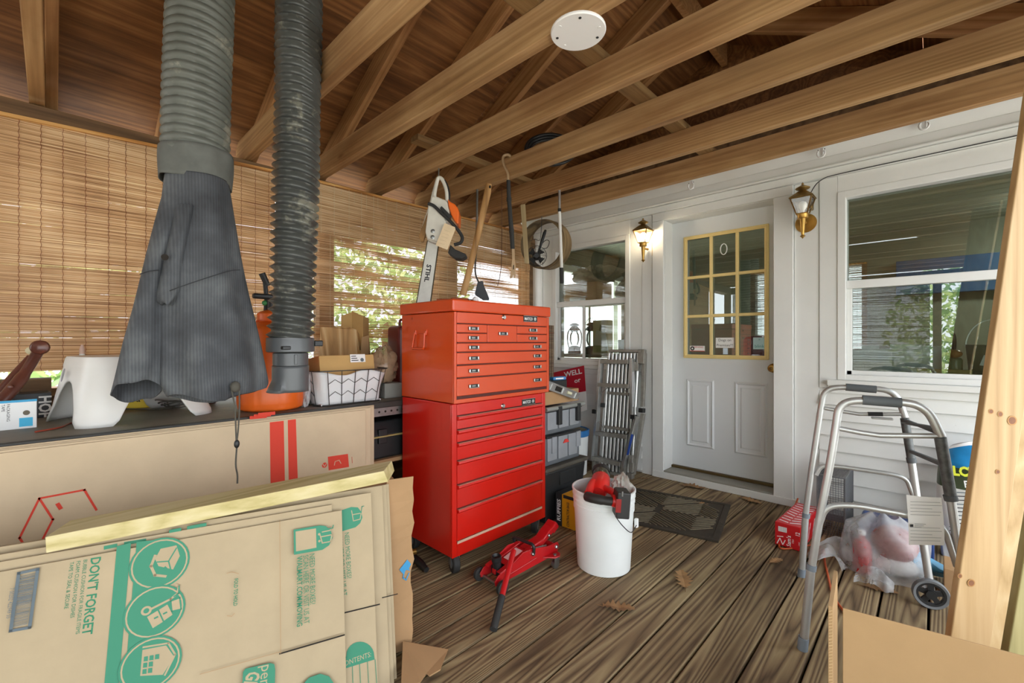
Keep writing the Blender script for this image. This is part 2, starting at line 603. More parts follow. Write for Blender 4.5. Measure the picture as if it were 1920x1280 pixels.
# ------------------------------------------------------------------ door
DY = 3.64
door = thing('door_1', 'white panelled house door with nine pane window', None, (-1.207, DY, 0.083), kind='structure')
dx0, dx1, dz0, dz1 = -1.604, -0.811, 0.085, 2.114
gx0, gx1, gz0, gz1 = -1.478, -0.898, 1.008, 1.960
sl = MB()
for a, b in (((dx0, DY, dz0), (gx0, DY+0.045, dz1)), ((gx1, DY, dz0), (dx1, DY+0.045, dz1)), ((gx0, DY, dz0), (gx1, DY+0.045, gz0)), ((gx0, DY, gz1), (gx1, DY+0.045, dz1))):
    sl.box(a, b)
sl.build('door_slab', M_door, door, world=True)
for px0, px1 in ((-1.482, -1.262), (-1.112, -0.885)):
    pm = MB()
    z0, z1 = 0.262, 0.812
    def ring(i, y): return [(px0+i, y, z0+i), (px1-i, y, z0+i), (px1-i, y, z1-i), (px0+i, y, z1-i)]
    loops = [ring(0, DY-0.0005), ring(0.012, DY-0.012), ring(0.024, DY-0.0035), ring(0.042, DY-0.0035), ring(0.052, DY-0.010)]
    vs = [p for l in loops for p in l]
    fs = []
    for k in range(len(loops)-1):
        for j in range(4):
            fs.append((k*4+j, k*4+(j+1) % 4, (k+1)*4+(j+1) % 4, (k+1)*4+j))
    fs.append((16, 17, 18, 19))
    pm.add(vs, fs).build('door_panel', M_door, door, world=True)
fm = MB()
ex0, ex1, ez0, ez1 = -1.504, -0.873, 0.984, 1.983
for a, b in (((ex0, DY-0.018, ez0), (gx0+0.006, DY, ez1)), ((gx1-0.006, DY-0.018, ez0), (ex1, DY, ez1)), ((gx0, DY-0.018, ez0), (gx1, DY, gz0+0.006)), ((gx0, DY-0.018, gz1-0.006), (gx1, DY, ez1))):
    fm.box(a, b)
lf = fm.build('window_frame', M_cream, door, world=True, bevel=0.006, seg=3)
for a, b in (((ex0+0.012, DY-0.026, ez0+0.012), (ex0+0.02, DY-0.01, ez1-0.012)), ((ex1-0.02, DY-0.026, ez0+0.012), (ex1-0.012, DY-0.01, ez1-0.012)),
             ((ex0+0.012, DY-0.026, ez0+0.012), (ex1-0.012, DY-0.01, ez0+0.02)), ((ex0+0.012, DY-0.026, ez1-0.02), (ex1-0.012, DY-0.01, ez1-0.012))):
    MB().box(a, b).build('bead', M_cream, lf, world=True, bevel=0.002)
gw, gh = (gx1-gx0)/3, (gz1-gz0)/3
for k in (1, 2):
    MB().box((gx0+gw*k-0.012, DY-0.014, gz0), (gx0+gw*k+0.012, DY+0.01, gz1)).build('muntin', M_cream, door, world=True, bevel=0.006, seg=3)
    MB().box((gx0, DY-0.0135, gz0+gh*k-0.012), (gx1, DY+0.01, gz0+gh*k+0.012)).build('muntin', M_cream, door, world=True, bevel=0.006, seg=3)
for i in range(3):
    for j in range(3):
        MB().box((gx0+gw*i, DY+0.012, gz0+gh*j), (gx0+gw*(i+1), DY+0.016, gz0+gh*(j+1))).build('pane', M_glass, door, world=True)
kn = MB().lathe([(0.0335, 0), (0.0335, 0.004), (0.028, 0.008), (0.012, 0.012), (0.011, 0.026), (0.018, 0.030), (0.026, 0.040), (0.027, 0.050), (0.022, 0.058), (0.012, 0.060)], 24, frame((-0.848, DY, 0.926), (1, 0, 0), (0, 0, 1))).build('door_knob', M_brass, door, smooth=40, world=True)
MB().lathe([(0.012, 0), (0.012, 0.002), (0.008, 0.004)], 16, frame((-0.848, DY-0.060, 0.926), (1, 0, 0), (0, 0, 1))).build('keyhole', M_brassd, kn, smooth=40, world=True)
# stickers behind the panes
def sticker(x0, x1, z0, z1, m, lines, col, size):
    s = MB().box((x0, DY+0.0095, z0), (x1, DY+0.0115, z1)).build('sticker', m, door, world=True)
    n = len(lines)
    for i, t in enumerate(lines):
        z = z1 - (z1-z0)*(i+0.5)/n
        text('lettering', t, size, col, s, frame(((x0+x1)/2, DY+0.0088, z), (1, 0, 0), (0, 0, 1)))
    return s
sticker(-1.255, -1.118, 1.070, 1.150, M_paper, ['Dogs on', 'Premises!!!'], M_ink, 0.028)
sticker(-0.985, -0.900, 1.062, 1.150, mat('pale_blue_sticker', '#b7dbe0', 0.5), ['*', 'blink'], mat('teal_print', '#4f9aa3', 0.6), 0.034)
s3 = sticker(-1.460, -1.340, 1.040, 1.085, M_paper, ['WARNING', ''], M_red_ink, 0.020)
MB().box((-1.460, DY+0.0088, 1.040), (-1.340, DY+0.0094, 1.045)).build('red_band', M_red_ink, s3, world=True)
MB().lathe([(0.017, 0), (0.017, 0.0006)], 20, frame((-1.439, DY+0.0093, 1.063), (1, 0, 0), (0, 0, 1))).build('emblem', M_ink, s3, world=True)
MB().lathe([(0.007, 0), (0.007, 0.0006)], 14, frame((-1.439, DY+0.0086, 1.063), (1, 0, 0), (0, 0, 1))).build('emblem_centre', M_paper, s3, world=True)
MB().tube([Vector((-1.195 + 0.024*math.cos(a), DY+0.010, 1.845 + 0.042*math.sin(a))) for a in [2*math.pi*i/28 for i in range(28)]], 0.004, 6, closed=True).build('sun_catcher', M_paper, door, smooth=60, world=True)
sticker(-1.200, -1.165, 1.020, 1.068, mat('blue_white_sticker', '#cfe0ee', 0.5), [''], M_ink, 0.02)

# ------------------------------------------------------------------ windows
def window(name, x0, x1, z0, z1, zr, label):
    w = thing(name, label, None, ((x0+x1)/2, WY, z0), kind='structure')
    y0 = WY + 0.0
    fw = 0.045
    for a, b in (((x0, y0-0.022, z0), (x0+fw, y0+0.06, z1)), ((x1-fw, y0-0.022, z0), (x1, y0+0.06, z1)), ((x0, y0-0.021, z1-fw), (x1, y0+0.06, z1)), ((x0, y0-0.021, z0), (x1, y0+0.06, z0+fw*0.8))):
        MB().box(a, b).build('window_frame', M_white, w, world=True, bevel=0.004)
    MB().box((x0+fw, y0-0.005, zr-0.026), (x1-fw, y0+0.05, zr+0.026)).build('meeting_rail', M_white, w, world=True, bevel=0.004)
    ls = MB()
    for a, b in (((x0+fw, y0+0.012, z0), (x0+fw+0.028, y0+0.045, zr)), ((x1-fw-0.028, y0+0.012, z0), (x1-fw, y0+0.045, zr)), ((x0+fw, y0+0.012, z0+fw*0.6), (x1-fw, y0+0.045, z0+fw*0.6+0.035))):
        ls.box(a, b)
    ls.build('lower_sash', M_white, w, world=True, bevel=0.003)
    MB().box((x0+fw, y0+0.026, z0+0.03), (x1-fw, y0+0.030, zr)).build('pane', M_glass, w, world=True)
    MB().box((x0+fw, y0+0.040, zr), (x1-fw, y0+0.044, z1-0.03)).build('pane', M_glass, w, world=True)
    MB().box((x0-0.05, y0-0.055, z0-0.035), (x1+0.05, y0+0.02, z0)).build('window_sill', M_white_w, w, world=True, bevel=0.005)
    MB().box((x0-0.05, y0-0.030, z0-0.085), (x1+0.05, y0, z0-0.037)).build('apron', M_white_w, w, world=True, bevel=0.004)
    return w
w1 = window('window_1', -2.775, -1.915, 0.90, 2.055, 1.485, 'white double hung window left of the door')
w2 = window('window_2', -0.450, 0.87, 0.875, 2.075, 1.480, 'wide white double hung window right of the door')
MB().box((-2.44, WY+0.024, 0.93), (-2.41, WY+0.034, 1.48)).build('muntin', M_white, w1, world=True)

# ------------------------------------------------------------------ roof: plywood, rafters, ceiling joists
JZ, JH, JT = 2.22, 0.135, 0.052
RX, RZ = -1.14, 3.36                # ridge (underside of the sheathing)
SL = 0.5
def roof_z(x):
    return RZ - SL * abs(x - RX)
ceiling = MB().box((RX-0.02, -2.4, RZ-0.17), (RX+0.02, 3.5, RZ-0.012)).build('ceiling', M_rafter)
tag(ceiling, 'open gable roof of brown plywood with bare rafters and joists', kind='structure')
for side in (-1, 1):
    for (u0, u1) in ((0, 1.22), (1.223, 2.6)):
        for (y0, y1) in ((-2.6, -0.30), (-0.297, 2.14), (2.143, 3.6)):
            xa, xb = RX + side*u0*0.8944, RX + side*u1*0.8944
            za, zb = roof_z(xa), roof_z(xb)
            vs = [(xa, y0, za), (xb, y0, zb), (xb, y1, zb), (xa, y1, za), (xa, y0, za+0.02), (xb, y0, zb+0.02), (xb, y1, zb+0.02), (xa, y1, za+0.02)]
            MB().add(vs, [(0,3,2,1),(4,5,6,7),(0,1,5,4),(1,2,6,5),(2,3,7,6),(3,0,4,7)]).build('roof_panel', M_ply, ceiling, world=True)
JY = [0.85, 1.285, 1.72, 2.165, 2.595, 3.02]         # far faces of the joists
ALLY = [-2.2, -1.76, -1.33, -0.89, -0.455, -0.02, 0.41] + JY
def rafter(y, side):
    xr = RX + side*0.02
    xe = RX + side*2.12
    h = 0.15
    p = []
    for yy in (y, y+0.042):
        p += [(xr, yy, roof_z(xr)-0.002), (xe, yy, roof_z(xe)-0.002), (xe, yy, roof_z(xe)-0.06), (RX+side*2.0, yy, roof_z(RX+side*2.0)-h), (xr, yy, roof_z(xr)-h)]
    MB().add(p, [(0,1,2,3,4),(9,8,7,6,5),(0,5,6,1),(1,6,7,2),(2,7,8,3),(3,8,9,4),(4,9,5,0)]).build('rafter', M_rafter if side < 0 else M_rafter_r, ceiling, world=True, bevel=0.003)
for y in ALLY:
    rafter(y, -1); rafter(y, 1)
def joist(y):
    x0, x1 = -3.16, 0.94
    p = []
    for yy in (y-JT, y):
        p += [(x0, yy, JZ+0.03), (x0+0.07, yy, JZ), (x1, yy, JZ), (x1, yy, JZ+JH), (x0+0.05, yy, JZ+JH), (x0, yy, JZ+0.09)]
    MB().add(p, [(0,1,2,3,4,5),(11,10,9,8,7,6),(0,6,7,1),(1,7,8,2),(2,8,9,3),(3,9,10,4),(4,10,11,5),(5,11,6,0)]).build('ceiling_joist', M_joist, ceiling, world=True, bevel=0.004)
for y in ALLY:
    if y in (0.41, -0.89): continue
    joist(y)
M_run = wood('runner_wood', '#6d5338', '#97784f', '#b3946a', 'y', grain=14, along=0.05, rough=0.65, rings=0.4)
MB().box((-1.13, 1.12, JZ+JH+0.001), (-1.04, 3.4, JZ+JH+0.039)).build('runner', M_run, ceiling, world=True, bevel=0.003)
MB().box((-2.36, 1.55, JZ+JH+0.001), (-2.28, 2.7, JZ+JH+0.039)).build('runner', M_run, ceiling, world=True, bevel=0.003)
# gable infill above the house wall
MB().add([(-3.3, WY+0.02, 2.5), (1.1, WY+0.02, 2.5), (RX, WY+0.02, RZ+0.35), (-3.3, WY+0.08, 2.5), (1.1, WY+0.08, 2.5), (RX, WY+0.08, RZ+0.35)],
         [(0,1,2),(5,4,3),(0,3,4,1),(1,4,5,2),(2,5,3,0)]).build('gable', M_ply, ceiling, world=True)

# ------------------------------------------------------------------ left side: knee wall, posts, plate; posts of the open sides
wall_left = MB().box((-3.12, -2.4, -0.05), (-3.04, 3.5, 0.86)).build('wall_left', M_plate)
tag(wall_left, 'low dark wooden wall with posts behind the bamboo blinds', kind='structure')
MB().box((-3.17, -2.4, 2.085), (-3.0, 3.5, 2.215)).build('top_plate', M_plate, wall_left, world=True, bevel=0.004)
MB().box((-3.14, -2.4, 0.86), (-3.02, 3.5, 0.90)).build('ledge', M_plate, wall_left, world=True, bevel=0.004)
for y0, y1 in ((-2.4, -2.28), (-0.62, -0.5), (1.264, 1.367), (2.26, 2.47), (3.36, 3.5)):
    MB().box((-3.13, y0, 0.90), (-3.03, y1, 2.085)).build('post', M_plate, wall_left, world=True, bevel=0.003)
wall_right = MB().box((0.92, -2.4, 2.085), (1.06, 3.5, 2.215)).build('wall_right', M_plate)
tag(wall_right, 'timber beam and posts of the open porch side', kind='structure')
for y in (-2.34, 1.0):
    MB().box((0.94, y-0.05, -0.05), (1.04, y+0.05, 2.085)).build('post', M_plate, wall_right, world=True, bevel=0.003)
wall_front = MB().box((-3.1, -2.42, 2.085), (1.06, -2.32, 2.215)).build('wall_front', M_plate)
tag(wall_front, 'timber beam and post of the porch end behind the viewer', kind='structure')
MB().box((-0.02, -2.42, -0.05), (0.08, -2.32, 2.085)).build('post', M_plate, wall_front, world=True, bevel=0.003)

# ------------------------------------------------------------------ bamboo blinds
def bamboo(name, dark, mid, light, trans):
    m, nt, b = _nodes(name)
    v = coords(nt, (1.0, 1.6, 1.0), False)
    w1_ = nn(nt, 'TexNoise', Scale=2.2, Detail=3.0)
    nt.links.new(v, w1_.inputs['Vector'])
    v2 = coords(nt, (14.0, 1.3, 230.0), False)
    n2 = nn(nt, 'TexNoise', Scale=1.0, Detail=3.0, Roughness=0.7)
    nt.links.new(v2, n2.inputs['Vector'])
    mx = nn(nt, 'Mix', data_type='FLOAT')
    mx.inputs[0].default_value = 0.22
    nt.links.new(n2.outputs['Fac'], mx.inputs[2])
    nt.links.new(w1_.outputs['Fac'], mx.inputs[3])
    rp = ramp(nt, [(0.36, dark), (0.5, mid), (0.63, light)])
    nt.links.new(mx.outputs[0], rp.inputs[0])
    nt.links.new(rp.outputs[0], b.inputs['Base Color'])
    b.inputs['Roughness'].default_value = 0.5
    tr = nn(nt, 'BsdfTranslucent')
    nt.links.new(rp.outputs[0], tr.inputs['Color'])
    ms = nn(nt, 'MixShader')
    ms.inputs[0].default_value = trans
    nt.links.new(b.outputs[0], ms.inputs[1])
    nt.links.new(tr.outputs[0], ms.inputs[2])
    nt.links.new(ms.outputs[0], nt.nodes['Material Output'].inputs['Surface'])
    return m
M_bam = bamboo('bamboo', '#8c5e38', '#d8b07e', '#f8e4bc', 0.30)
M_bamd = bamboo('bamboo_dark', '#4f3824', '#78604a', '#a48a68', 0.10)
M_hem = wood('blind_headrail', '#8a5a2b', '#c28a4a', '#dcae6c', 'y', knots=False)
M_cordr = mat('brown_cord', '#7a3b22', 0.8)
M_cordw = mat('pale_cord', '#d9cba6', 0.8)
def blind(name, label, p0, p1, zt0, zt1, zb, pitch, fill, m, cord, cords, layers=1, seed=1, twist=0.004, lean=0.0):
    """reed blind hanging between two points of a wall, top heights zt0 and zt1."""
    rnd = random.Random(seed)
    p0 = Vector(p0).to_3d(); p1 = Vector(p1).to_3d()
    d = (p1 - p0); L = d.length; d.normalize()
    n = Vector((d.y, -d.x, 0))
    t = thing(name, label, 'blind', (p0.x, p0.y, zb), group='bamboo blinds')
    mb = MB()
    NS = 12
    for layer in range(layers):
        pt = pitch * (1 + 0.035*layer)
        nz = int((min(zt0, zt1) - zb) / pt)
        off = -0.012*layer
        for k in range(nz):
            fz = k/nz
            wob = rnd.uniform(-0.5, 0.5)*pitch*0.16
            hh = pt*fill*rnd.uniform(0.88, 1.14)
            ph = rnd.uniform(0, 6.28); am = pt*0.10
            vs = []
            for i in range(NS+1):
                u = i/NS
                top = zt0 + (zt1-zt0)*u
                z = zb + (top - zb)*(k+0.5)/nz + wob + am*math.sin(u*7+ph)
                sag = 0.006*math.sin(u*math.pi*3+layer*1.7+fz*2.0) + lean*fz*0
                c = p0 + d*(L*u) + n*(off + sag)
                for a, b in ((-0.0010, -hh/2), (0.0010, -hh/2), (0.0010, hh/2), (-0.0010, hh/2)):
                    vs.append((c.x + n.x*a, c.y + n.y*a, z + b))
            fs = []
            for i in range(NS):
                for j in range(4):
                    fs.append((i*4+j, i*4+(j+1) % 4, (i+1)*4+(j+1) % 4, (i+1)*4+j))
            mb.add(vs, fs)
    mb.build('reeds', m, t, world=True, kind='stuff')
    zt0 += 0.01; zt1 += 0.01
    hr = MB()
    A = Vector((p0.x, p0.y, zt0)) + n*0.006; B = Vector((p1.x, p1.y, zt1)) + n*0.006
    hr.bar(A, B, 0.022, 0.016)
    hr.build('headrail', M_hem, t, world=True, bevel=0.002)
    for i in range(cords):
        u = (i+0.5)/cords + rnd.uniform(-0.1, 0.1)/cords
        top = zt0 + (zt1-zt0)*u
        c = p0 + d*(L*u) + n*0.010
        k = int((top-zb)/0.016)
        pts = []
        for j in range(k+1):
            z = top - (top-zb)*j/k
            o = (twist if j % 2 else -twist) * 0.5
            sag = 0.006*math.sin(u*math.pi*3)
            pts.append(c + d*o + n*sag + Vector((0, 0, z)))
        MB().tube(pts, 0.0011, 4).build('cord', cord, t, world=True)
    return t
blind('bamboo_blind', 'warm tan bamboo blind with brown stitching behind the grey jacket', (-2.965, -0.95), (-2.965, 0.965), 2.07, 2.165, 0.985, 0.0056, 1.16, M_bam, M_cordr, 26, 1, 3)
blind('bamboo_blind', 'see through bamboo blind with pale cords behind the chainsaw and basket', (-2.965, 0.975), (-2.965, 3.36), 2.165, 2.185, 0.72, 0.0062, 0.54, M_bam, M_cordw, 26, 2, 5, 0.001)
blind('bamboo_blind', 'bamboo blind on the porch end mirrored in the window', (-0.05, -2.38), (-3.0, -2.38), 2.08, 2.08, 0.55, 0.0075, 0.84, M_bamd, M_cordr, 14, 1, 9)

# doubled valance at the top of the see through blind
blind('bamboo_valance', 'doubled bamboo valance along the top of the see through blind', (-2.948, 0.98), (-2.948, 3.34), 2.165, 2.185, 1.84, 0.0058, 1.05, M_bam, M_cordw, 24, 1, 6, 0.001)

# ------------------------------------------------------------------ outdoors
ground = MB().box((-40, -40, -0.62), (40, 40, -0.55)).build('ground', mat('pale_gravel', '#bdbbb3', 0.9, var=0.15, vs=2.0))
tag(ground, 'pale gravel ground around the porch', kind='structure')
def foliage(name, label, c, s, n, seed, cols):
    rnd = random.Random(seed)
    mbs = [MB() for _ in cols]
    for i in range(n):
        while True:
            p = Vector((rnd.uniform(-1, 1), rnd.uniform(-1, 1), rnd.uniform(-1, 1)))
            if 0.25 < p.length < 1: break
        q = Vector((c[0]+p.x*s[0], c[1]+p.y*s[1], c[2]+p.z*s[2]))
        a = Vector((rnd.uniform(-1, 1), rnd.uniform(-1, 1), rnd.uniform(-1, 1))).normalized()
        b = a.orthogonal().normalized()
        r = rnd.uniform(0.05, 0.13)
        mbs[i % len(cols)].add([q-a*r, q+b*r*0.45, q+a*r, q-b*r*0.45], [(0,1,2,3)])
    t = thing(name, label, 'tree', (c[0], c[1], -0.55))
    for m_, mb in zip(cols, mbs):
        mb.build('leaves', m_, t, world=True, kind='stuff')
    MB().tube([(c[0], c[1], -0.55), (c[0]+0.05, c[1], c[2]*0.5), (c[0], c[1]+0.05, c[2])], [0.13, 0.1, 0.05], 10).build('trunk', M_plate, t, world=True, smooth=50)
    return t
G = [mat('leaf_green', '#93ad68', 0.6, trans=0.45), mat('leaf_light', '#c6d291', 0.6, trans=0.45), mat('leaf_deep', '#6c8c52', 0.6, trans=0.35)]
foliage('leafy_tree', 'green leafy tree outside behind the bamboo blinds, left one', (-7.2, 0.2, 1.4), (1.6, 1.9, 2.0), 3000, 1, G)
foliage('leafy_tree', 'green leafy tree outside seen through the blind behind the basket', (-7.6, 4.4, 1.5), (1.7, 1.9, 2.1), 3000, 2, G)
foliage('leafy_tree', 'green leafy tree beyond the open side mirrored in the window', (1.4, -8.0, 1.3), (2.4, 1.8, 2.2), 4200, 3, G)

# ------------------------------------------------------------------ the room behind the house wall
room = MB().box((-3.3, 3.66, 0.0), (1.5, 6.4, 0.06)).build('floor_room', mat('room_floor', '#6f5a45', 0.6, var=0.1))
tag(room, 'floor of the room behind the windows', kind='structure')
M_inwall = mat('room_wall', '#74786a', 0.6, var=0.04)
iw = MB()
for a, b in (((-3.4, 3.66, 0), (-3.3, 4.05, 2.42)), ((-3.4, 4.05, 0), (-3.3, 5.7, 0.80)), ((-3.4, 4.05, 2.02), (-3.3, 5.7, 2.42)), ((-3.4, 5.7, 0), (-3.3, 6.5, 2.42)),
             ((-3.3, 6.4, 0), (-1.7, 6.5, 2.42)), ((-1.7, 6.4, 0), (-0.6, 6.5, 0.85)), ((-1.7, 6.4, 2.0), (-0.6, 6.5, 2.42)), ((-0.6, 6.4, 0), (1.6, 6.5, 2.42)), ((1.5, 3.66, 0), (1.6, 6.5, 2.42))):
    iw.box(a, b)
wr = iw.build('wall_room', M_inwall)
tag(wr, 'pale walls of the room behind the windows', kind='structure')
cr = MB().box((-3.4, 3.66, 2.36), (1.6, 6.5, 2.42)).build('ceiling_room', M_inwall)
tag(cr, 'pale board ceiling of the room behind the windows', kind='structure')
for k in range(18):
    y = 3.70 + k*0.152
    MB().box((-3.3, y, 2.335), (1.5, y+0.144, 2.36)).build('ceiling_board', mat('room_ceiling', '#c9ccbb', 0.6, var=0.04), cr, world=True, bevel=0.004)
for z0, z1, y0, y1 in ((0.78, 0.84, 4.0, 5.75), (1.98, 2.06, 4.0, 5.75), (0.8, 2.02, 4.0, 4.07), (0.8, 2.02, 5.68, 5.75), (0.8, 2.02, 4.85, 4.90)):
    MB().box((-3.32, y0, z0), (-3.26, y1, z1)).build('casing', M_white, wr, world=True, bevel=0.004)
# ------------------------------------------------------------------ shared print helpers
def on_plane(px, py, M):
    """local XY of the spot where a photograph pixel's sight line meets the plane of M."""
    d = FW + RT * ((px - 960) / FPX) + Vector((0, 0, (640 - py) / FPX))
    c = Vector((0, 0, CAMZ))
    n = (M.to_3x3() @ Vector((0, 0, 1)))
    t = (M.translation - c).dot(n) / d.dot(n)
    return M.inverted() @ (c + d*t)
class Sheet:
    """a flat printed face: matrix M, prints lie at local z = lift."""
    def __init__(s, obj, M, lift=0.0006):
        s.o = obj; s.M = M; s.lift = lift; s.n = 0
    def _z(s):
        s.n += 1
        return s.lift + 0.00012*s.n
    def poly(s, pts, m, name='print', world=True):
        L = [on_plane(x, y, s.M) for x, y in pts]
        a = sum(L[i].x*L[(i+1) % len(L)].y - L[(i+1) % len(L)].x*L[i].y for i in range(len(L)))
        if a < 0: L.reverse()
        z = s._z()
        mb = MB(); mb.prism([(p.x, p.y) for p in L], 0.0001, s.M, z)
        return mb.build(name, m, s.o, world=True)
    def line(s, pts, w, m, name='print_line', closed=False):
        L = [on_plane(x, y, s.M) for x, y in pts]
        z = s._z()
        mb = MB()
        k = len(L)
        for i in range(k if closed else k-1):
            a, b = L[i].to_2d(), L[(i+1) % k].to_2d()
            d = (b-a).normalized(); nrm = Vector((-d.y, d.x))*w/2; e = d*w/2
            mb.prism([tuple(a-e-nrm), tuple(b+e-nrm), tuple(b+e+nrm), tuple(a-e+nrm)], 0.0001, s.M, z)
        return mb.build(name, m, s.o, world=True)
    def disc(s, px, py, r, m, name='print_disc', n=28, ring=None):
        c = on_plane(px, py, s.M); z = s._z()
        mb = MB()
        if ring:
            for i in range(n):
                a0, a1 = 2*math.pi*i/n, 2*math.pi*(i+1)/n
                mb.prism([(c.x+r*math.cos(a0), c.y+r*math.sin(a0)), (c.x+r*math.cos(a1), c.y+r*math.sin(a1)), (c.x+(r-ring)*math.cos(a1), c.y+(r-ring)*math.sin(a1)), (c.x+(r-ring)*math.cos(a0), c.y+(r-ring)*math.sin(a0))], 0.0001, s.M, z)
        else:
            mb.prism([(c.x+r*math.cos(2*math.pi*i/n), c.y+r*math.sin(2*math.pi*i/n)) for i in range(n)], 0.0001, s.M, z)
        return mb.build(name, m, s.o, world=True)
    def text(s, t, p0, p1, hpx, m, name='lettering', up=None, bold=0.0):
        """one line of lettering from pixel p0 to pixel p1 (reading direction), letters hpx high."""
        A = on_plane(*p0, s.M); B = on_plane(*p1, s.M)
        d = (B-A); L = d.length; d.normalize()
        dist = (s.M @ A - Vector((0, 0, CAMZ))).dot(FW)
        h = hpx*dist/FPX
        y = Vector((-d.y, d.x, 0))
        z = s._z()
        o = fit_text(name, t, L, h, m, s.o, s.M @ frame(A + Vector((0, 0, z)), d, y), bold)
        return o
def fit_text(name, t, L, h, m, parent, M, bold=0.0):
    """lettering scaled to length L and cap height h, starting at M's origin, centred on its X axis."""
    cu = bpy.data.curves.new(name, 'FONT')
    cu.body = t; cu.size = 1.0; cu.resolution_u = 2; cu.offset = bold
    o = bpy.data.objects.new(name, cu)
    me = bpy.data.meshes.new_from_object(o)
    bpy.data.objects.remove(o); bpy.data.curves.remove(cu)
    xs = [v.co.x for v in me.vertices]
    x0, x1 = min(xs), max(xs)
    sc = L/max(1e-6, x1-x0); sh = h/0.70
    T = Matrix.Diagonal((sc, sh, 1, 1)) @ Matrix.Translation((-x0, -0.35, 0))
    me.transform(wm(parent).inverted() @ M @ T)
    me.materials.clear(); me.materials.append(m); me.name = name
    q = bpy.data.objects.new(name, me)
    COL.objects.link(q); q.parent = parent; ORIG[q.name] = wm(parent)
    return q
def card_mat(name, c, var=0.06):
    return mat(name, c, 0.8, var=var, vs=7.0, bump=0.12, bs=40, spec=0.2, wear=None)
M_card = card_mat('cardboard_tan', '#cab597')
M_card2 = card_mat('cardboard_grey', '#ae9d80')
M_cardb = card_mat('cardboard_brown', '#a98762')
M_kraft = card_mat('kraft_board', '#b09068', 0.05)
M_kraft2 = card_mat('kraft_light', '#c4a068', 0.05)
M_green = mat('green_print', '#3a8468', 0.75)
M_greend = mat('dark_green_print', '#2f7d5c', 0.75)
M_grey = mat('grey_print', '#5d6970', 0.75)
M_redp = mat('red_box_print', '#d6402c', 0.75)

# ------------------------------------------------------------------ workbench along the blinds
BZ = 0.80
bench = thing('workbench', 'grey topped workbench along the blinds with a perforated steel edge', 'workbench', (-2.55, 0.4, 0))
MB().box((-2.93, -1.25, BZ-0.022), (-2.125, 2.2, BZ)).build('bench_top', mat('bench_top_grey', '#6f695d', 0.6, var=0.25, vs=5, wear='#9a8a6a', wearamt=0.66, wearscale=6), bench, world=True, bevel=0.003)
MB().box((-2.127, -1.25, BZ-0.030), (-2.100, 2.2, BZ+0.001)).build('edge_strip', mat('edge_black', '#2b2a26', 0.5, var=0.2), bench, world=True, bevel=0.004)
ag = MB().box((-2.118, -1.25, BZ-0.075), (-2.112, 2.2, BZ-0.031)).build('steel_angle', M_steel, bench, world=True)
hm = MB().lathe([(0.006, 0), (0.006, 0.0006)], 10, frame((0, 0, 0), (0, 1, 0), (0, 0, 1)))
hole = None
for i in range(12):
    y = 1.05 + i*0.036
    if hole is None:
        hole = MB().add([v.copy() for v in hm.v], hm.f).build('hole', M_dark, ag)
        h_ = hole
    else:
        h_ = hole.copy(); COL.objects.link(h_); h_.parent = ag
    h_.location = wm(ag).inverted() @ Vector((-2.1118, y, BZ-0.052))
for y in (-1.2, 0.5, 2.15):
    for x in (-2.95, -2.14):
        MB().box((x, y, 0.0), (x+0.03, y+0.03, BZ-0.022)).build('leg', M_steel, bench, world=True, bevel=0.002)
MB().box((-2.97, -1.2, 0.47), (-2.12, 2.18, 0.49)).build('lower_shelf', M_cardb, bench, world=True)

# black tool box on the lower shelf
tb = thing('toolbox', 'black plastic toolbox on the shelf beneath the workbench', 'toolbox', (-2.27, 1.27, 0.49))
MB().box((-2.40, 1.12, 0.4905), (-2.14, 1.60, 0.615)).build('body', M_black, tb, world=True, bevel=0.012)
MB().add([(-2.41, 1.11, 0.615), (-2.13, 1.11, 0.615), (-2.13, 1.61, 0.615), (-2.41, 1.61, 0.615), (-2.37, 1.15, 0.69), (-2.17, 1.15, 0.69), (-2.17, 1.57, 0.69), (-2.37, 1.57, 0.69)],
         [(0,3,2,1),(4,5,6,7),(0,1,5,4),(1,2,6,5),(2,3,7,6),(3,0,4,7)]).build('lid', M_black, tb, world=True, bevel=0.008)
MB().box((-2.135, 1.10, 0.609), (-2.122, 1.62, 0.617)).build('seam', mat('ochre_seam', '#9d8a54', 0.6), tb, world=True)
MB().box((-2.145, 1.20, 0.575), (-2.125, 1.25, 0.65)).build('latch', M_black, tb, world=True, bevel=0.003)

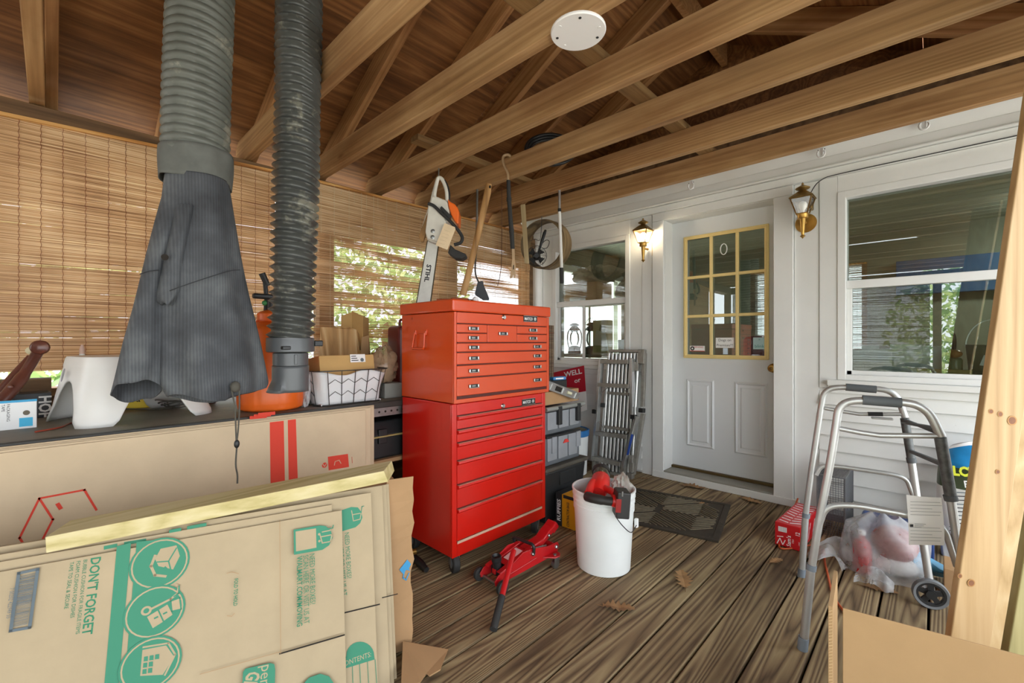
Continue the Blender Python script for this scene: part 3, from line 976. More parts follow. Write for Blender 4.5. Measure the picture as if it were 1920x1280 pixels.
# ------------------------------------------------------------------ white step stool
def step_stool():
    t = thing('step_stool', 'white plastic step stool standing on the workbench', 'stool', (-2.47, 0.245, BZ), R(14))
    H = 0.262
    def rad(th, a, b, p=5.0):
        c, s = abs(math.cos(th)), abs(math.sin(th))
        return 1.0/((c/a)**p + (s/b)**p)**(1/p)
    def fn(u, v):
        th = 2*math.pi*u + math.pi/4
        k = (th - math.pi/4) % (math.pi/2) - math.pi/4          # 0 in the middle of a side
        w = 0.55
        bot = 0.0
        if abs(k) < w:
            bot = 0.165*(1 - (abs(k)/w)**2.6)
        z = bot + (H - 0.012 - bot)*v
        fl = 1 + 0.26*(1 - z/H)
        r = rad(th, 0.165, 0.185)*fl
        if z < 0.022: r *= 1.02
        return Vector((r*math.cos(th), r*math.sin(th), z))
    MB().grid(96, 14, fn, wrapu=True).build('legs_shell', mat('stool_white', '#e8e7e2', 0.4, var=0.03), t, smooth=50, solid=0.006)
    def top(u, v):
        th = 2*math.pi*u + math.pi/4
        k = [0.0005, 0.93, 0.985, 1.0, 1.0][int(round(v*4))]
        z = [H, H, H-0.002, H-0.010, H-0.040][int(round(v*4))]
        r = rad(th, 0.168, 0.188)*k*(1 + 0.26*max(0, (H-z)/H))*1.006
        return Vector((r*math.cos(th), r*math.sin(th), z))
    MB().grid(96, 5, top, wrapu=True).build('top', MATS['stool_white'], t, smooth=40)
    sl = MB()
    M_ = frame((-0.02, -0.2155, 0.19), (1, 0, 0), (0, 0.2, 1))
    sl.prism([(0.010*math.cos(a)*1.0, 0.026*math.sin(a)) for a in [2*math.pi*i/18 for i in range(18)]], 0.001, M_)
    sl.build('grip_hole', mat('stool_slot', '#8f9094', 0.6), t, smooth=0)
    return t
stool = step_stool()

# packaging tape, boxes, lever tool, bottles behind the stool
tp = thing('tape_package', 'white and blue packaging tape packet at the bench corner', 'package', (-2.42, -0.10, BZ), R(92))
MB().box((-0.19, -0.006, 0), (0.062, 0.006, 0.105)).build('card', M_paper, tp, bevel=0.002)
MB().box((-0.19, -0.0068, 0.098), (0.0625, 0.0068, 0.106)).build('blue_rim', mat('cyan_print', '#2d9fd0', 0.5), tp)
MB().lathe([(0.009, 0), (0.009, 0.0005)], 18, frame((0.036, -0.0062, 0.058), (1, 0, 0), (0, 0, 1))).build('hang_hole', mat('hole_brown', '#6a6252', 0.7), tp)
MB().box((0.018, -0.0068, 0.008), (0.052, -0.006, 0.040)).build('cyan_patch', mat('cyan_patch', '#37b1dc', 0.5), tp, bevel=0.0003)
MB().lathe([(0.013, 0), (0.013, 0.0005)], 20, frame((-0.052, -0.0062, 0.080), (1, 0, 0), (0, 0, 1))).build('orange_dot', mat('orange_print', '#f0752a', 0.5), tp)
for i, (s_, xx) in enumerate((('PACKAGING', -0.008), ('TAPE', -0.020))):
    fit_text('lettering', s_, 0.062 if i == 0 else 0.026, 0.008, M_ink, tp, wm(tp) @ frame((xx, -0.0068, 0.094), (0, 0, -1), (1, 0, 0)))
bx = thing('black_carton', 'black carton with white letters behind the tape packet', 'box', (-2.76, -0.075, BZ), R(96))
MB().box((-0.13, -0.05, 0), (0.07, 0.05, 0.105)).build('carton', mat('black_card', '#2b2e33', 0.4), bx, bevel=0.003)
fit_text('lettering', 'HOH', 0.10, 0.036, M_paper, bx, wm(bx) @ frame((0.052, -0.051, 0.09), (0, 0, -1), (1, 0, 0)), 0.03)
MB().box((-2.96, -0.32, BZ), (-2.84, 0.0, BZ+0.155)).build('plank_crate', M_plate).update_tag()
tag(bpy.data.objects['plank_crate'], 'brown wooden block behind the black carton', 'box')
lv = thing('lever_tool', 'brown enamelled lever tool with two arms meeting at a ring', 'tool', (-2.60, -0.13, BZ))
M_brn = mat('brown_enamel', '#5c3327', 0.28, var=0.35, vs=9, wear='#a04a36', wearamt=0.66, wearscale=14)
q = at(70, 662, x=-2.58); p = at(2, 752, x=-2.52)
MB().tube(smooth_path([p + Vector((0, -0.05, -0.06)), p, (p+q)/2 + Vector((0, 0.006, -0.003)), q], 6), [0.024]*7 + [0.023]*6 + [0.019]*6, 12, sy=0.7).build('lever_arm', M_brn, lv, smooth=60, world=True)
q2 = at(58, 668, x=-2.64); p2 = at(-6, 742, x=-2.60)
MB().tube([p2 + Vector((0, -0.06, -0.07)), p2, (p2+q2)/2, q2], [0.02, 0.02, 0.017, 0.013], 12, sy=0.7).build('lever_arm', M_brn, lv, smooth=60, world=True)
MB().lathe([(0.010, -0.014), (0.026, -0.014), (0.029, -0.008), (0.029, 0.010), (0.024, 0.016), (0.010, 0.010)], 20, frame(at(75, 651, x=-2.575), (0, 1, 0), (0, 0, 1))).build('ring', M_brn, lv, smooth=40, world=True)
MB().lathe([(0.006, -0.012), (0.016, -0.010), (0.016, 0.012), (0.008, 0.016)], 16, frame(at(58, 657, x=-2.66), (0, 1, 0), (0, 0, 1))).build('pale_knob', mat('cream_knob', '#cfc39c', 0.4), lv, smooth=40, world=True)
MB().box((-2.62, -0.27, BZ), (-2.50, -0.155, BZ+0.045)).build('foot', M_brn, lv, world=True, bevel=0.01)
for x_, y_ in ((20, 725), (8, 750)):
    MB().lathe([(0.008, 0), (0.007, 0.006), (0.003, 0.008)], 12, frame(at(x_, y_, x=-2.515), (0, 1, 0), (0, 0, 1))).build('rivet', M_brn, lv, smooth=40, world=True)
bt = thing('glue_bottle', 'small white bottle standing behind the step stool', 'bottle', (-2.90, 0.10, BZ))
MB().lathe([(0.024, 0), (0.024, 0.22), (0.012, 0.24), (0.010, 0.262)], 16).build('bottle_body', mat('bottle_white', '#ecece8', 0.4), bt, smooth=40)
MB().lathe([(0.011, 0.262), (0.010, 0.285), (0.004, 0.305)], 14).build('nozzle', mat('nozzle_pink', '#e3c3b3', 0.4), bt, smooth=40)
yb = thing('yellow_leaflet_box', 'flat yellow box with black lettering behind the stool', 'box', (-2.80, 0.18, BZ), R(84))
MB().box((-0.16, -0.03, 0), (0.16, 0.03, 0.075)).build('carton', mat('yellow_card', '#e3c41f', 0.45), yb, bevel=0.002)
for i, (s_, w_, h_) in enumerate((('CR                etails', 0.27, 0.018), ("15'              bina a", 0.26, 0.014), ('Claw', 0.07, 0.014))):
    fit_text('lettering', s_, w_, h_, M_ink, yb, wm(yb) @ frame((-0.14, -0.0306, 0.06-0.022*i), (1, 0, 0), (0, 0, 1)), 0.02)
jar = thing('plastic_jar', 'clear plastic tub lying behind the jacket hem', 'jar', (-2.80, 0.385, BZ))
MB().lathe([(0.055, 0), (0.06, 0.004), (0.06, 0.055), (0.057, 0.06), (0.054, 0.055), (0.054, 0.006)], 24).build('tub', film_mat('clear_plastic', '#dfe3e3', 0.35, 0.15), jar, smooth=40)
can = thing('brown_can', 'short brown can standing beside the orange sprayer', 'can', (-2.72, 0.545, BZ))
MB().lathe([(0.048, 0), (0.05, 0.003), (0.05, 0.08), (0.045, 0.083)], 24).build('can_body', mat('can_brown', '#7d4a40', 0.35), can, smooth=40)
MB().lathe([(0.046, 0.083), (0.046, 0.092), (0.043, 0.094)], 24).build('can_lid', M_steel, can, smooth=40)
co = thing('wire_coil', 'loose coil of grey wire on the workbench beneath the jacket', 'coil', (-2.66, 0.47, BZ))
rr = random.Random(4)
for i in range(5):
    r_ = 0.085 + 0.011*i
    MB().tube([Vector((r_*1.05*math.cos(a), r_*math.sin(a), 0.006 + 0.012*math.sin(a*2+i) + 0.013 + 0.004*i)) for a in [2*math.pi*k/40 for k in range(40)]], 0.0035, 6, closed=True).build('loop', mat('wire_grey', '#6c6a62', 0.45, metal=0.5), co, smooth=60)
MB().tube([(-0.11, -0.24, 0.004), (-0.05, -0.20, 0.004), (0.05, -0.14, 0.006), (0.10, -0.08, 0.012)], 0.003, 6).build('wire_end', MATS['wire_grey'], co, smooth=60)
MB().tube(smooth_path([(-2.28, -0.04, BZ+0.003), (-2.33, 0.02, BZ+0.003), (-2.42, 0.05, BZ+0.003), (-2.46, 0.09, BZ+0.003)], 5), 0.0028, 6).build('red_wire', mat('red_wire', '#a4452f', 0.5), smooth=60)
tag(bpy.data.objects['red_wire'], 'thin red wire lying beside the stool leg', 'wire')

# ------------------------------------------------------------------ orange pump sprayer
sp = thing('pump_sprayer', 'orange plastic pump sprayer tank behind the black hose end', 'sprayer', (-2.285, 0.725, BZ))
M_or = mat('orange_plastic', '#e2661f', 0.35, var=0.10, vs=4)
def tank(u, v):
    prof = [(0.02, 0.0), (0.118, 0.0), (0.136, 0.010), (0.142, 0.04), (0.142, 0.16), (0.136, 0.26), (0.128, 0.34), (0.112, 0.385), (0.075, 0.405), (0.052, 0.415), (0.050, 0.43), (0.015, 0.43)]
    i = min(int(v*11), 10); f = v*11 - i
    r = prof[i][0]*(1-f) + prof[i+1][0]*f; z = prof[i][1]*(1-f) + prof[i+1][1]*f
    th = 2*math.pi*u
    r *= 1 - 0.018*max(0, math.cos(th*9))**14*(1 if 0.02 < z < 0.36 else 0)
    return Vector((r*math.cos(th), r*math.sin(th), z))
MB().grid(90, 45, tank, wrapu=True).build('tank', M_or, sp, smooth=50)
MB().lathe([(0.06, 0.42), (0.06, 0.45), (0.05, 0.46), (0.02, 0.47)], 20).build('cap', M_or, sp, smooth=40)
MB().tube([(0, 0, 0.44), (0, 0, 0.53)], 0.018, 12).build('pump_shaft', M_black, sp, smooth=40)
MB().box((-0.015, -0.08, 0.52), (0.015, 0.08, 0.545)).build('pump_handle', M_black, sp, bevel=0.008)
W = lambda px, py: at(px, py, x=-2.30)
MB().tube([W(498, 588), W(500, 560), W(497, 530)], 0.010, 10).build('wand', M_black, sp, smooth=60, world=True)
MB().tube([W(502, 536), W(491, 512)], [0.013, 0.015], 10).build('wand_grip', M_black, sp, smooth=60, world=True)
MB().ball(W(499, 568), 0.016, 12, 8, (1, 1.2, 0.9)).build('green_clip', mat('green_clip', '#3f8a4e', 0.4), sp, smooth=60, world=True)
MB().add([W(476, 605) + Vector((0.0, 0, 0)), W(502, 578), W(506, 598), W(500, 615), W(482, 612)], [(0,1,2,3,4)]).build('spout_flap', M_or, sp, world=True, solid=0.012)

# ------------------------------------------------------------------ wire basket with white liner and cartons
bk = thing('wire_basket', 'black wire basket with white cloth liner beside the tool chest', 'basket', (-2.31, 1.07, BZ))
BX0, BX1, BY0, BY1, BH = -0.185, 0.185, -0.20, 0.20, 0.175
M_wire = mat('black_wire', '#3a3936', 0.4, metal=0.4)
def ring_pts(z, k):
    p = []
    for cx, cy, a in ((BX1, BY1, 0), (BX0, BY1, 90), (BX0, BY0, 180), (BX1, BY0, 270)):
        ox = (cx*k) - math.copysign(0.05, cx); oy = (cy*k) - math.copysign(0.05, cy)
        for j in range(5):
            b = R(a + 90*j/4)
            p.append(Vector((ox + 0.05*math.cos(b), oy + 0.05*math.sin(b), z)))
    return p
def taper(z): return 0.86 + 0.14*z/BH
for z in (0.006, BH):
    MB().tube(ring_pts(z, taper(z)), 0.0032, 6, closed=True).build('rim', M_wire, bk, smooth=60)
def wall_pt(side, s, z):
    k = taper(z)
    if side == 0: return Vector((BX1*k, (BY0 + (BY1-BY0)*s)*k, z))
    if side == 1: return Vector(((BX0 + (BX1-BX0)*s)*k, BY0*k, z))
    if side == 2: return Vector((BX0*k, (BY0 + (BY1-BY0)*s)*k, z))
    return Vector(((BX0 + (BX1-BX0)*s)*k, BY1*k, z))
for side in range(4):
    N_ = 5
    for i in range(N_):
        s_ = 0.14 + 0.72*i/(N_-1)
        MB().tube([wall_pt(side, s_, 0.006), wall_pt(side, s_, BH)], 0.0020, 5).build('upright', M_wire, bk)
    for zb_ in (0.05, 0.11):
        pts = [wall_pt(side, 0.14 + 0.72*i/(2*(N_-1)), zb_ + (0.022 if i % 2 else 0)) for i in range(2*N_-1)]
        MB().tube(pts, 0.0018, 5).build('zigzag', M_wire, bk)
def liner(u, v):
    k = 0.965*taper(BH*v)
    th = 2*math.pi*u
    c, s_ = math.cos(th), math.sin(th)
    r = 1/((abs(c)/BX1)**6 + (abs(s_)/BY1)**6)**(1/6)
    r *= k*(1 + 0.012*math.sin(th*17 + v*4) + 0.010*math.sin(th*9 - v*7))
    z = 0.008 + (BH - 0.02 + 0.012*math.sin(th*5))*v
    return Vector((r*c, r*s_, z))
MB().grid(90, 10, liner, wrapu=True).build('liner', mat('white_cloth', '#e6e7e8', 0.8, var=0.03, trans=0.15), bk, smooth=60, solid=0.002)
MB().box((-0.15, -0.16, 0.004), (0.15, 0.16, 0.012)).build('floor_cloth', MATS['white_cloth'], bk)
def carton(name, label, o, ux, size, m, tilt=0.0, rz=0.0):
    M_ = Matrix.Translation(o) @ Matrix.Rotation(rz, 4, 'Z') @ Matrix.Rotation(tilt, 4, 'Y')
    t = thing(name, label, 'box', M=M_)
    MB().box((-size[0]/2, -size[1]/2, 0), (size[0]/2, size[1]/2, size[2])).build('carton', m, t, bevel=0.003)
    return t
c1 = carton('kraft_carton', 'long kraft carton with a white shipping label in the basket', (-2.25, 1.06, BZ+0.10), None, (0.15, 0.30, 0.14), M_kraft2, R(-9), R(2))
M_lab = wm(c1) @ frame((0.0806, 0.01, 0.10), (0, 1, 0), (0, 0, 1))
MB().box((0, 0, 0), (0.085, 0.042, 0.0006), M_lab).build('shipping_label', M_paper, c1, world=True)
for i in range(3):
    MB().box((0.006, 0.008+0.011*i, 0.0006), (0.045-0.006*i, 0.012+0.011*i, 0.0009), M_lab).build('print_line', M_ink, c1, world=True)
MB().lathe([(0.010, 0), (0.010, 0.0004)], 16, M_lab @ Matrix.Translation((0.066, 0.012, 0.0006))).build('stamp', M_grey, c1, world=True)
def bent(name, label, quads, m, th=0.004):
    vs, fs = [], []
    for q_ in quads:
        n = len(vs); vs += [Vector(a) for a in q_]; fs.append(tuple(range(n, n+len(q_))))
    o = MB().add(vs, fs).build(name, m, solid=th)
    return tag(o, label, 'cardboard')
X_ = -2.52
def dn(p): return Vector((p.x, p.y, BZ+0.001))
bent('bent_cardboard', 'curled striped cardboard piece standing behind the basket carton',
     [[dn(at(598, 660, x=X_)), dn(at(672, 656, x=X_)), at(668, 618, x=X_-0.03), at(655, 613, x=X_-0.05), at(600, 613, x=X_-0.05)], [at(672, 656, x=X_), at(668, 618, x=X_-0.03), at(676, 632, x=X_-0.06), at(678, 656, x=X_-0.06)]], wood('striped_card', '#a8814f', '#cfa66e', '#e8cb98', 'z', grain=18, knots=False, bump=0))
bent('bent_cardboard', 'upright open cardboard flap tallest above the basket',
     [[dn(at(638, 625, x=X_-0.1)), dn(at(660, 640, x=X_-0.1)), at(660, 585, x=X_-0.1), at(640, 592, x=X_-0.1)], [dn(at(660, 650, x=X_-0.1)), dn(at(680, 655, x=X_-0.02)), at(680, 592, x=X_-0.02), at(660, 583, x=X_-0.1)], [dn(at(680, 655, x=X_-0.02)), dn(at(691, 650, x=X_-0.09)), at(691, 597, x=X_-0.09), at(680, 592, x=X_-0.02)]], M_kraft2)
bent('bent_cardboard', 'small folded cardboard wedge above the label carton',
     [[dn(at(672, 652, x=X_+0.0)), dn(at(690, 646, x=X_+0.0)), at(691, 628, x=X_+0.0), at(678, 632, x=X_+0.0)], [dn(at(690, 646, x=X_+0.0)), dn(at(700, 650, x=X_-0.05)), at(691, 628, x=X_+0.0)]], M_kraft)
def crumple(name, label, cat_, c, s, m, seed, n=26, k=14, amp=0.28, solid=0.0, rot=None):
    """crumpled bag or rag."""
    rnd = random.Random(seed)
    ph = [rnd.uniform(0, 6.28) for _ in range(9)]
    fr = [rnd.uniform(2, 7) for _ in range(9)]
    def fn(u, v):
        th = 2*math.pi*u; b = math.pi*(0.02+0.96*v)
        d = Vector((math.sin(b)*math.cos(th), math.sin(b)*math.sin(th), -math.cos(b)))
        w = sum(abs(math.sin(d.x*fr[i]*1.3 + d.y*fr[(i+3) % 9] + d.z*fr[(i+5) % 9] + ph[i])) for i in range(6))/6 - 0.6
        r = 1 + amp*w*2
        p = Vector((d.x*s[0]*r, d.y*s[1]*r, d.z*s[2]*r))
        p.z = max(p.z, -s[2]*0.86)
        return Vector(c) + Vector((0, 0, s[2]*0.86)) + p
    o = MB().grid(n, k, fn, wrapu=True).build(name, m, smooth=35)
    return tag(o, label, cat_)
crumple('crumpled_bag', 'crumpled brown and clear plastic bag beside the tool chest', 'bag', (-2.30, 1.33, BZ+0.085), (0.065, 0.075, 0.11), film_mat('bag_film_brown', '#b79a7c', 0.7, 0.25), 5, 30, 18, 0.32)
MB().box((-2.40, 1.29, BZ), (-2.22, 1.40, BZ+0.084)).build('grey_block', mat('grey_block', '#8a8a83', 0.6, var=0.1), bevel=0.004)
tag(bpy.data.objects['grey_block'], 'grey block between the basket and the tool chest', 'block')
crumple('plastic_wrap', 'crumpled clear and white plastic wrap at the basket corner', 'plastic', (-2.24, 0.858, BZ), (0.055, 0.025, 0.11), film_mat('clear_wrap', '#dcdde0', 0.55, 0.2), 8, 26, 16, 0.3)
rc = thing('metal_can', 'dark red metal fuel can half hidden behind the tool chest', 'can', (-2.47, 1.62, BZ))
MB().box((-0.08, -0.13, 0), (0.08, 0.13, 0.42)).build('can_body', mat('dark_red_can', '#6e2a25', 0.4, var=0.15), rc, bevel=0.03, seg=4)
MB().tube(fillet([(0, -0.08, 0.41), (0, -0.08, 0.46), (0, 0.08, 0.46), (0, 0.08, 0.41)], 0.02), 0.008, 8).build('handle', MATS['dark_red_can'], rc, smooth=60)
for k in range(6):
    MB().box((0.0795, -0.08, 0.10+0.045*k), (0.0835, 0.08, 0.115+0.045*k)).build('rib', MATS['dark_red_can'], rc, bevel=0.002)

# ------------------------------------------------------------------ flattened boxes with red print against the bench
def leaning(x_top, z_top, k):
    """plane of a sheet leaning back: x grows by k per metre downwards."""
    v = Vector((-k, 0, 1)).normalized()
    return frame((x_top + k*z_top, 0, 0), (0, 1, 0), v), v
def sheet_thing(name, label, group, x_top, z_top, y0, y1, k, m, th=0.006, z0=0.001):
    M_, v = leaning(x_top, z_top, k)
    L = z_top/v.z
    t = thing(name, label, 'cardboard', (x_top + k*z_top, (y0+y1)/2, 0), group=group)
    MB().box((y0, z0, -th), (y1, L, 0), M_).build('board', m, t, world=True, bevel=0.0015)
    return t, M_
GR = 'flattened red printed boxes against the workbench'
for i, (xt, zt, y1, lb) in enumerate(((-2.085, 0.793, 1.150, 'flattened box at the back of the red printed stack'), (-2.073, 0.789, 1.143, 'flattened box third from the front of the red printed stack'), (-2.061, 0.786, 1.118, 'flattened box second from the front of the red printed stack'))):
    t, M_ = sheet_thing('flattened_box', lb, GR, xt, zt, -0.95, y1, 0.0, M_card)
    S = Sheet(t, M_ @ Matrix.Translation((0, 0, 0)))
    S.poly([(468+i*8, 786-i*3), (500+i*8, 783-i*3), (500+i*8, 777-i*3), (468+i*8, 780-i*3)], M_redp)
rf, M_ = sheet_thing('flattened_box', 'front flattened box with red bars and red box outline', GR, -2.050, 0.780, -0.95, 1.085, 0.0, M_card)
S = Sheet(rf, M_)
def c2(x, y): return (x/2.371, 740 + y/2.371)
def c3(x, y): return (380 + x/2.371, 740 + y/2.371)
S.poly([c3(298, 122), c3(360, 115), c3(366, 420), c3(302, 420)], M_redp, 'red_bar')
S.poly([c3(378, 112), c3(414, 108), c3(424, 420), c3(383, 420)], M_redp, 'red_bar')
S.line([c2(175, 460), c2(375, 422), c2(428, 510)], 0.006, M_redp, 'box_outline')
S.line([c2(175, 460), c2(87, 635), c2(145, 728), c2(235, 553), c2(175, 460)], 0.0055, M_redp, 'box_outline')
S.line([c2(145, 728), c2(330, 700)], 0.012, M_redp, 'box_outline')
S.line([c2(258, 487), c2(268, 502)], 0.010, M_redp, 'box_outline')
S.poly([c3(556, 275), c3(645, 262), c3(650, 320), c3(560, 335)], M_redp, 'red_square')
S.line([c3(585, 312), c3(588, 296), c3(606, 290), c3(614, 304)], 0.003, M_card, 'arrow')
S.disc(*c3(541, 312), 0.012, M_redp)
S.line([c3(534, 308), c3(541, 318), c3(548, 306)], 0.003, M_card, 'check')
S.line([c3(663, 276), c3(664, 302)], 0.002, M_redp)

# ------------------------------------------------------------------ brown carton behind the green stack
GU = Vector((0.279, 0.96, 0)).normalized(); GN = Vector((GU.y, -GU.x, 0)); GP = Vector((-1.35, 0.65, 0))
KL = 0.17
def gframe(off, k=KL, zt=0.577):
    """plane of a sheet in the green stack: s runs along the stack, v up the leaning face."""
    v = (Vector((0, 0, 1)) - GN*k).normalized()
    return frame(GP - GU*0.65 + GN*(off + k*zt), GU, v)
Mb = gframe(-0.10, 0.0)
bc = thing('brown_carton', 'tall brown carton with blue arrow mark and a torn flap on the floor', 'box', Mb @ Vector((0.5, 0, -0.1)))
MB().box((0.15, 0.001, -0.30), (0.885, 0.565, 0.0), Mb).build('carton', M_cardb, bc, world=True, bevel=0.004)
rnd = random.Random(3)
ev = [(0.03 + 0.60*i/14, rnd.uniform(-0.005, 0.010)) for i in range(15)]
vs = [Mb @ Vector((0.80, z, 0.004 + 0.003*math.sin(z*30))) for z, e in ev] + [Mb @ Vector((0.890+e, z, 0.006 + 0.004*math.sin(z*23))) for z, e in ev]
MB().add(vs, [(i, i+15, i+16, i+1) for i in range(14)]).build('torn_liner', M_cardb, bc, world=True, solid=0.003)
S = Sheet(bc, Mb, 0.013)
M_blue = mat('blue_print', '#3a8fc0', 0.7)
S.poly([c3(870, 770), c3(905, 725), c3(922, 745), c3(912, 765), c3(918, 775), c3(900, 770), c3(888, 790)], M_blue, 'arrow')
S.line([c3(892, 780), c3(886, 806), c3(900, 815), c3(912, 785)], 0.004, M_blue, 'arrow')
fl = [(755, 1203), (776, 1206), (840, 1218), (826, 1255), (806, 1267), (800, 1262), (788, 1279), (752, 1290)]
FV = [at(x, y, z=0.02 + 0.05*max(0, (790-x)/60)) for x, y in fl]
MB().add(FV, [tuple(reversed(range(len(FV))))]).build('floor_flap', M_cardb, bc, world=True, solid=0.005)

# ------------------------------------------------------------------ moving box stack with green print
GG = 'flattened green printed moving boxes in the front stack'
def gsheet(label, off, tr, m=M_card2, s0=-0.85):
    M_ = gframe(off)
    q = on_plane(*tr, M_)
    t = thing('flattened_box', label, 'cardboard', M_ @ Vector((0.2, 0, 0)), group=GG)
    MB().box((s0, 0.001, -0.006), (q.x, q.y, 0.0), M_).build('board', m, t, world=True, bevel=0.0015)
    return t, M_
for lb, off, tr in (('rearmost flattened moving box of the green printed stack', -0.080, (729, 906.6)), ('fifth flattened moving box from the front of the green stack', -0.065, (724, 908)), ('fourth flattened moving box from the front of the green stack', -0.050, (717, 909.5))):
    t, M_ = gsheet(lb, off, tr)
S = Sheet(t, M_)
S.line([(717, 1120), (745, 1113)], 0.003, M_dark, 'slit')
# second sheet: cart logo, writing, contents label
t, M_ = gsheet('moving box second from the front showing a contents label', -0.024, (696, 923))
S = Sheet(t, M_)
S.poly([c3(596, 520), c3(660, 498), c3(690, 500), c3(705, 520), c3(710, 545), c3(700, 570), c3(680, 588), c3(600, 612)], M_green, 'logo_panel')
S.line([c3(662, 515), c3(670, 560), c3(700, 552), c3(704, 525), c3(668, 532)], 0.0025, M_card2, 'cart'); S.line([c3(704, 525), c3(708, 496), c3(716, 494)], 0.0025, M_green, 'cart')
S.text('NEED MORE BOXES?', c3(641, 612), c3(652, 815), 8, M_greend); S.text('SCAN HERE OR VISIT US AT', c3(610, 600), c3(632, 892), 8, M_greend)
S.line([c3(560, 985), c3(785, 930)], 0.004, M_dark, 'flap_gap')
arcp = [c3(700 + 62*math.cos(R(a)), 1160 + 62*math.sin(R(a))) for a in range(180, 361, 15)]
S.poly([c3(600, 1225), c3(638, 1160)] + [c3(*((xx-380)*2.371 if False else (700+62*math.cos(R(a)), 1158+62*math.sin(R(a))))) for a in range(195, 346, 15) for xx in (0,)] + [c3(764, 1175)], M_green, 'label_tab')
S.text('CONTENTS:', c3(612, 1200), c3(748, 1150), 9, M_card2)
for x0, x1 in ((665, 668), (697, 702), (732, 738), (766, 774)):
    S.line([c3(x0, 1205-(x0-665)*0.3), c3(x1, 1290)], 0.0018, M_green)
t, M_ = gsheet('third flattened moving box just behind the front printed one', -0.012, (622.5, 945.5))
S = Sheet(t, M_)
for p_ in ([c2(462, 672), c2(522, 660), c2(522, 676), c2(462, 688)], [c2(552, 654), c2(650, 638), c2(650, 652), c2(552, 668)], [c2(752, 600), c2(806, 590), c2(806, 604), c2(752, 614)], [c2(832, 584), c2(918, 568), c2(918, 582), c2(832, 598)]):
    S.poly(p_, M_green)
gf, M_ = gsheet('front flattened moving box printed with green packing icons and lettering', 0.0, (641, 956))
S = Sheet(gf, M_)
S.text("DON'T FORGET", c2(428, 722), c2(388, 1066), 14, M_greend, bold=0.02)
S.text('BUBBLE CUSHION FOR FRAGILE ITEMS', c2(381, 732), c2(346, 1062), 5.5, M_greend)
S.text('FOAM CUSHION FOR DISHES', c2(350, 738), c2(322, 990), 5.5, M_greend)
S.text('TAPE TO SEAL & SECURE', c2(321, 742), c2(295, 950), 5.5, M_greend)
S.poly([c2(520, 672), c2(583, 656), c2(527, 1300), c2(463, 1300)], M_green, 'green_bar')
S.poly([c2(608, 652), c2(706, 643), c2(690, 840), c2(660, 1110), c2(638, 1300), c2(552, 1300)], M_green, 'green_bar')
def icon_disc(cx, cy, r, split=None):
    x, y = c2(cx, cy)
    S.disc(x, y, r*1.10, M_green); S.disc(x, y, r*1.02, M_card2); S.disc(x, y, r*0.96, M_green)
RD = 0.058
icon_disc(712, 748, RD)
S.poly([c2(690, 728), c2(715, 683), c2(785, 668), c2(800, 715), c2(770, 775), c2(705, 760)], M_card2, 'box_icon')
S.line([c2(700, 742), c2(750, 738), c2(762, 785)], 0.003, M_green); S.line([c2(750, 738), c2(785, 680)], 0.003, M_green); S.line([c2(735, 765), c2(742, 772)], 0.004, M_green)
S.line([c2(690, 715), c2(672, 760), c2(690, 800), c2(735, 805)], 0.006, M_card2, 'arrow')
icon_disc(690, 962, RD)
S.poly([c2(655, 985), c2(705, 955), c2(728, 1005), c2(680, 1035)], M_card2, 'box_icon'); S.poly([c2(705, 955), c2(745, 930), c2(768, 975), c2(728, 1003)], M_card2, 'box_icon')
S.poly([c2(760, 915), c2(800, 900), c2(806, 950), c2(765, 960)], M_card2, 'box_icon'); S.line([c2(760, 915), c2(800, 900), c2(806, 950), c2(765, 960)], 0.003, M_green, closed=True)
S.line([c2(705, 955), c2(728, 1005)], 0.003, M_green); S.line([c2(690, 990), c2(700, 985)], 0.004, M_green); S.line([c2(730, 970), c2(740, 965)], 0.004, M_green)
S.line([c2(652, 960), c2(760, 905), c2(790, 880), c2(796, 848), c2(784, 842)], 0.005, M_card2, 'trolley'); S.line([c2(775, 893), c2(795, 880), c2(797, 848)], 0.003, M_green, 'trolley')
S.disc(*c2(652, 957), 0.011, M_card2); S.disc(*c2(652, 957), 0.006, M_green)
icon_disc(672, 1192, RD)
S.poly([c2(635, 1130), c2(740, 1110), c2(775, 1160), c2(725, 1240), c2(625, 1245)], M_card2, 'house_icon')
S.line([c2(640, 1118), c2(750, 1100), c2(780, 1150), c2(735, 1240)], 0.004, M_card2, 'house_icon')
for i in range(3):
    for j in range(3):
        if i == 2 and j > 0: continue
        bx_, by_ = 642 + i*25 - j*3, 1160 + j*28 - i*5
        S.poly([c2(bx_, by_), c2(bx_+18, by_-3), c2(bx_+17, by_+19), c2(bx_-2, by_+21)], M_green, 'window_icon')
# barcode
S.line([c2(88, 790), c2(172, 772), c2(136, 1030), c2(52, 1045)], 0.006, M_grey, 'barcode_frame', closed=True)
rnd = random.Random(11)
v_ = 0.06
while v_ < 0.93:
    w_ = rnd.choice((0.006, 0.010, 0.016))
    def bp(s_, v__): return c2(88 + 84*s_ - 36*v__ + 6*s_*0, 790 - 18*s_ + 255*v__)
    S.poly([bp(0.10, v_), bp(0.9, v_), bp(0.9, v_+w_), bp(0.10, v_+w_)], M_grey, 'barcode_bar')
    v_ += w_ + rnd.choice((0.008, 0.012, 0.018))
S.text('7 00202 422949 55', c2(64, 852), c2(48, 985), 6, M_grey)
S.text('FOLD TO HOLD', c3(150, 812), c3(146, 932), 6, M_greend, bold=0.02)
S.line([c3(108, 788), c3(130, 782), c3(160, 790)], 0.0012, M_cardb, 'perforation'); S.line([c3(110, 975), c3(130, 978), c3(142, 965)], 0.0012, M_cardb, 'perforation')
S.poly([c3(403, 596), c3(520, 577), c3(545, 580), c3(568, 600), c3(575, 632), c3(560, 665), c3(530, 685), c3(405, 707)], M_green, 'logo_panel')
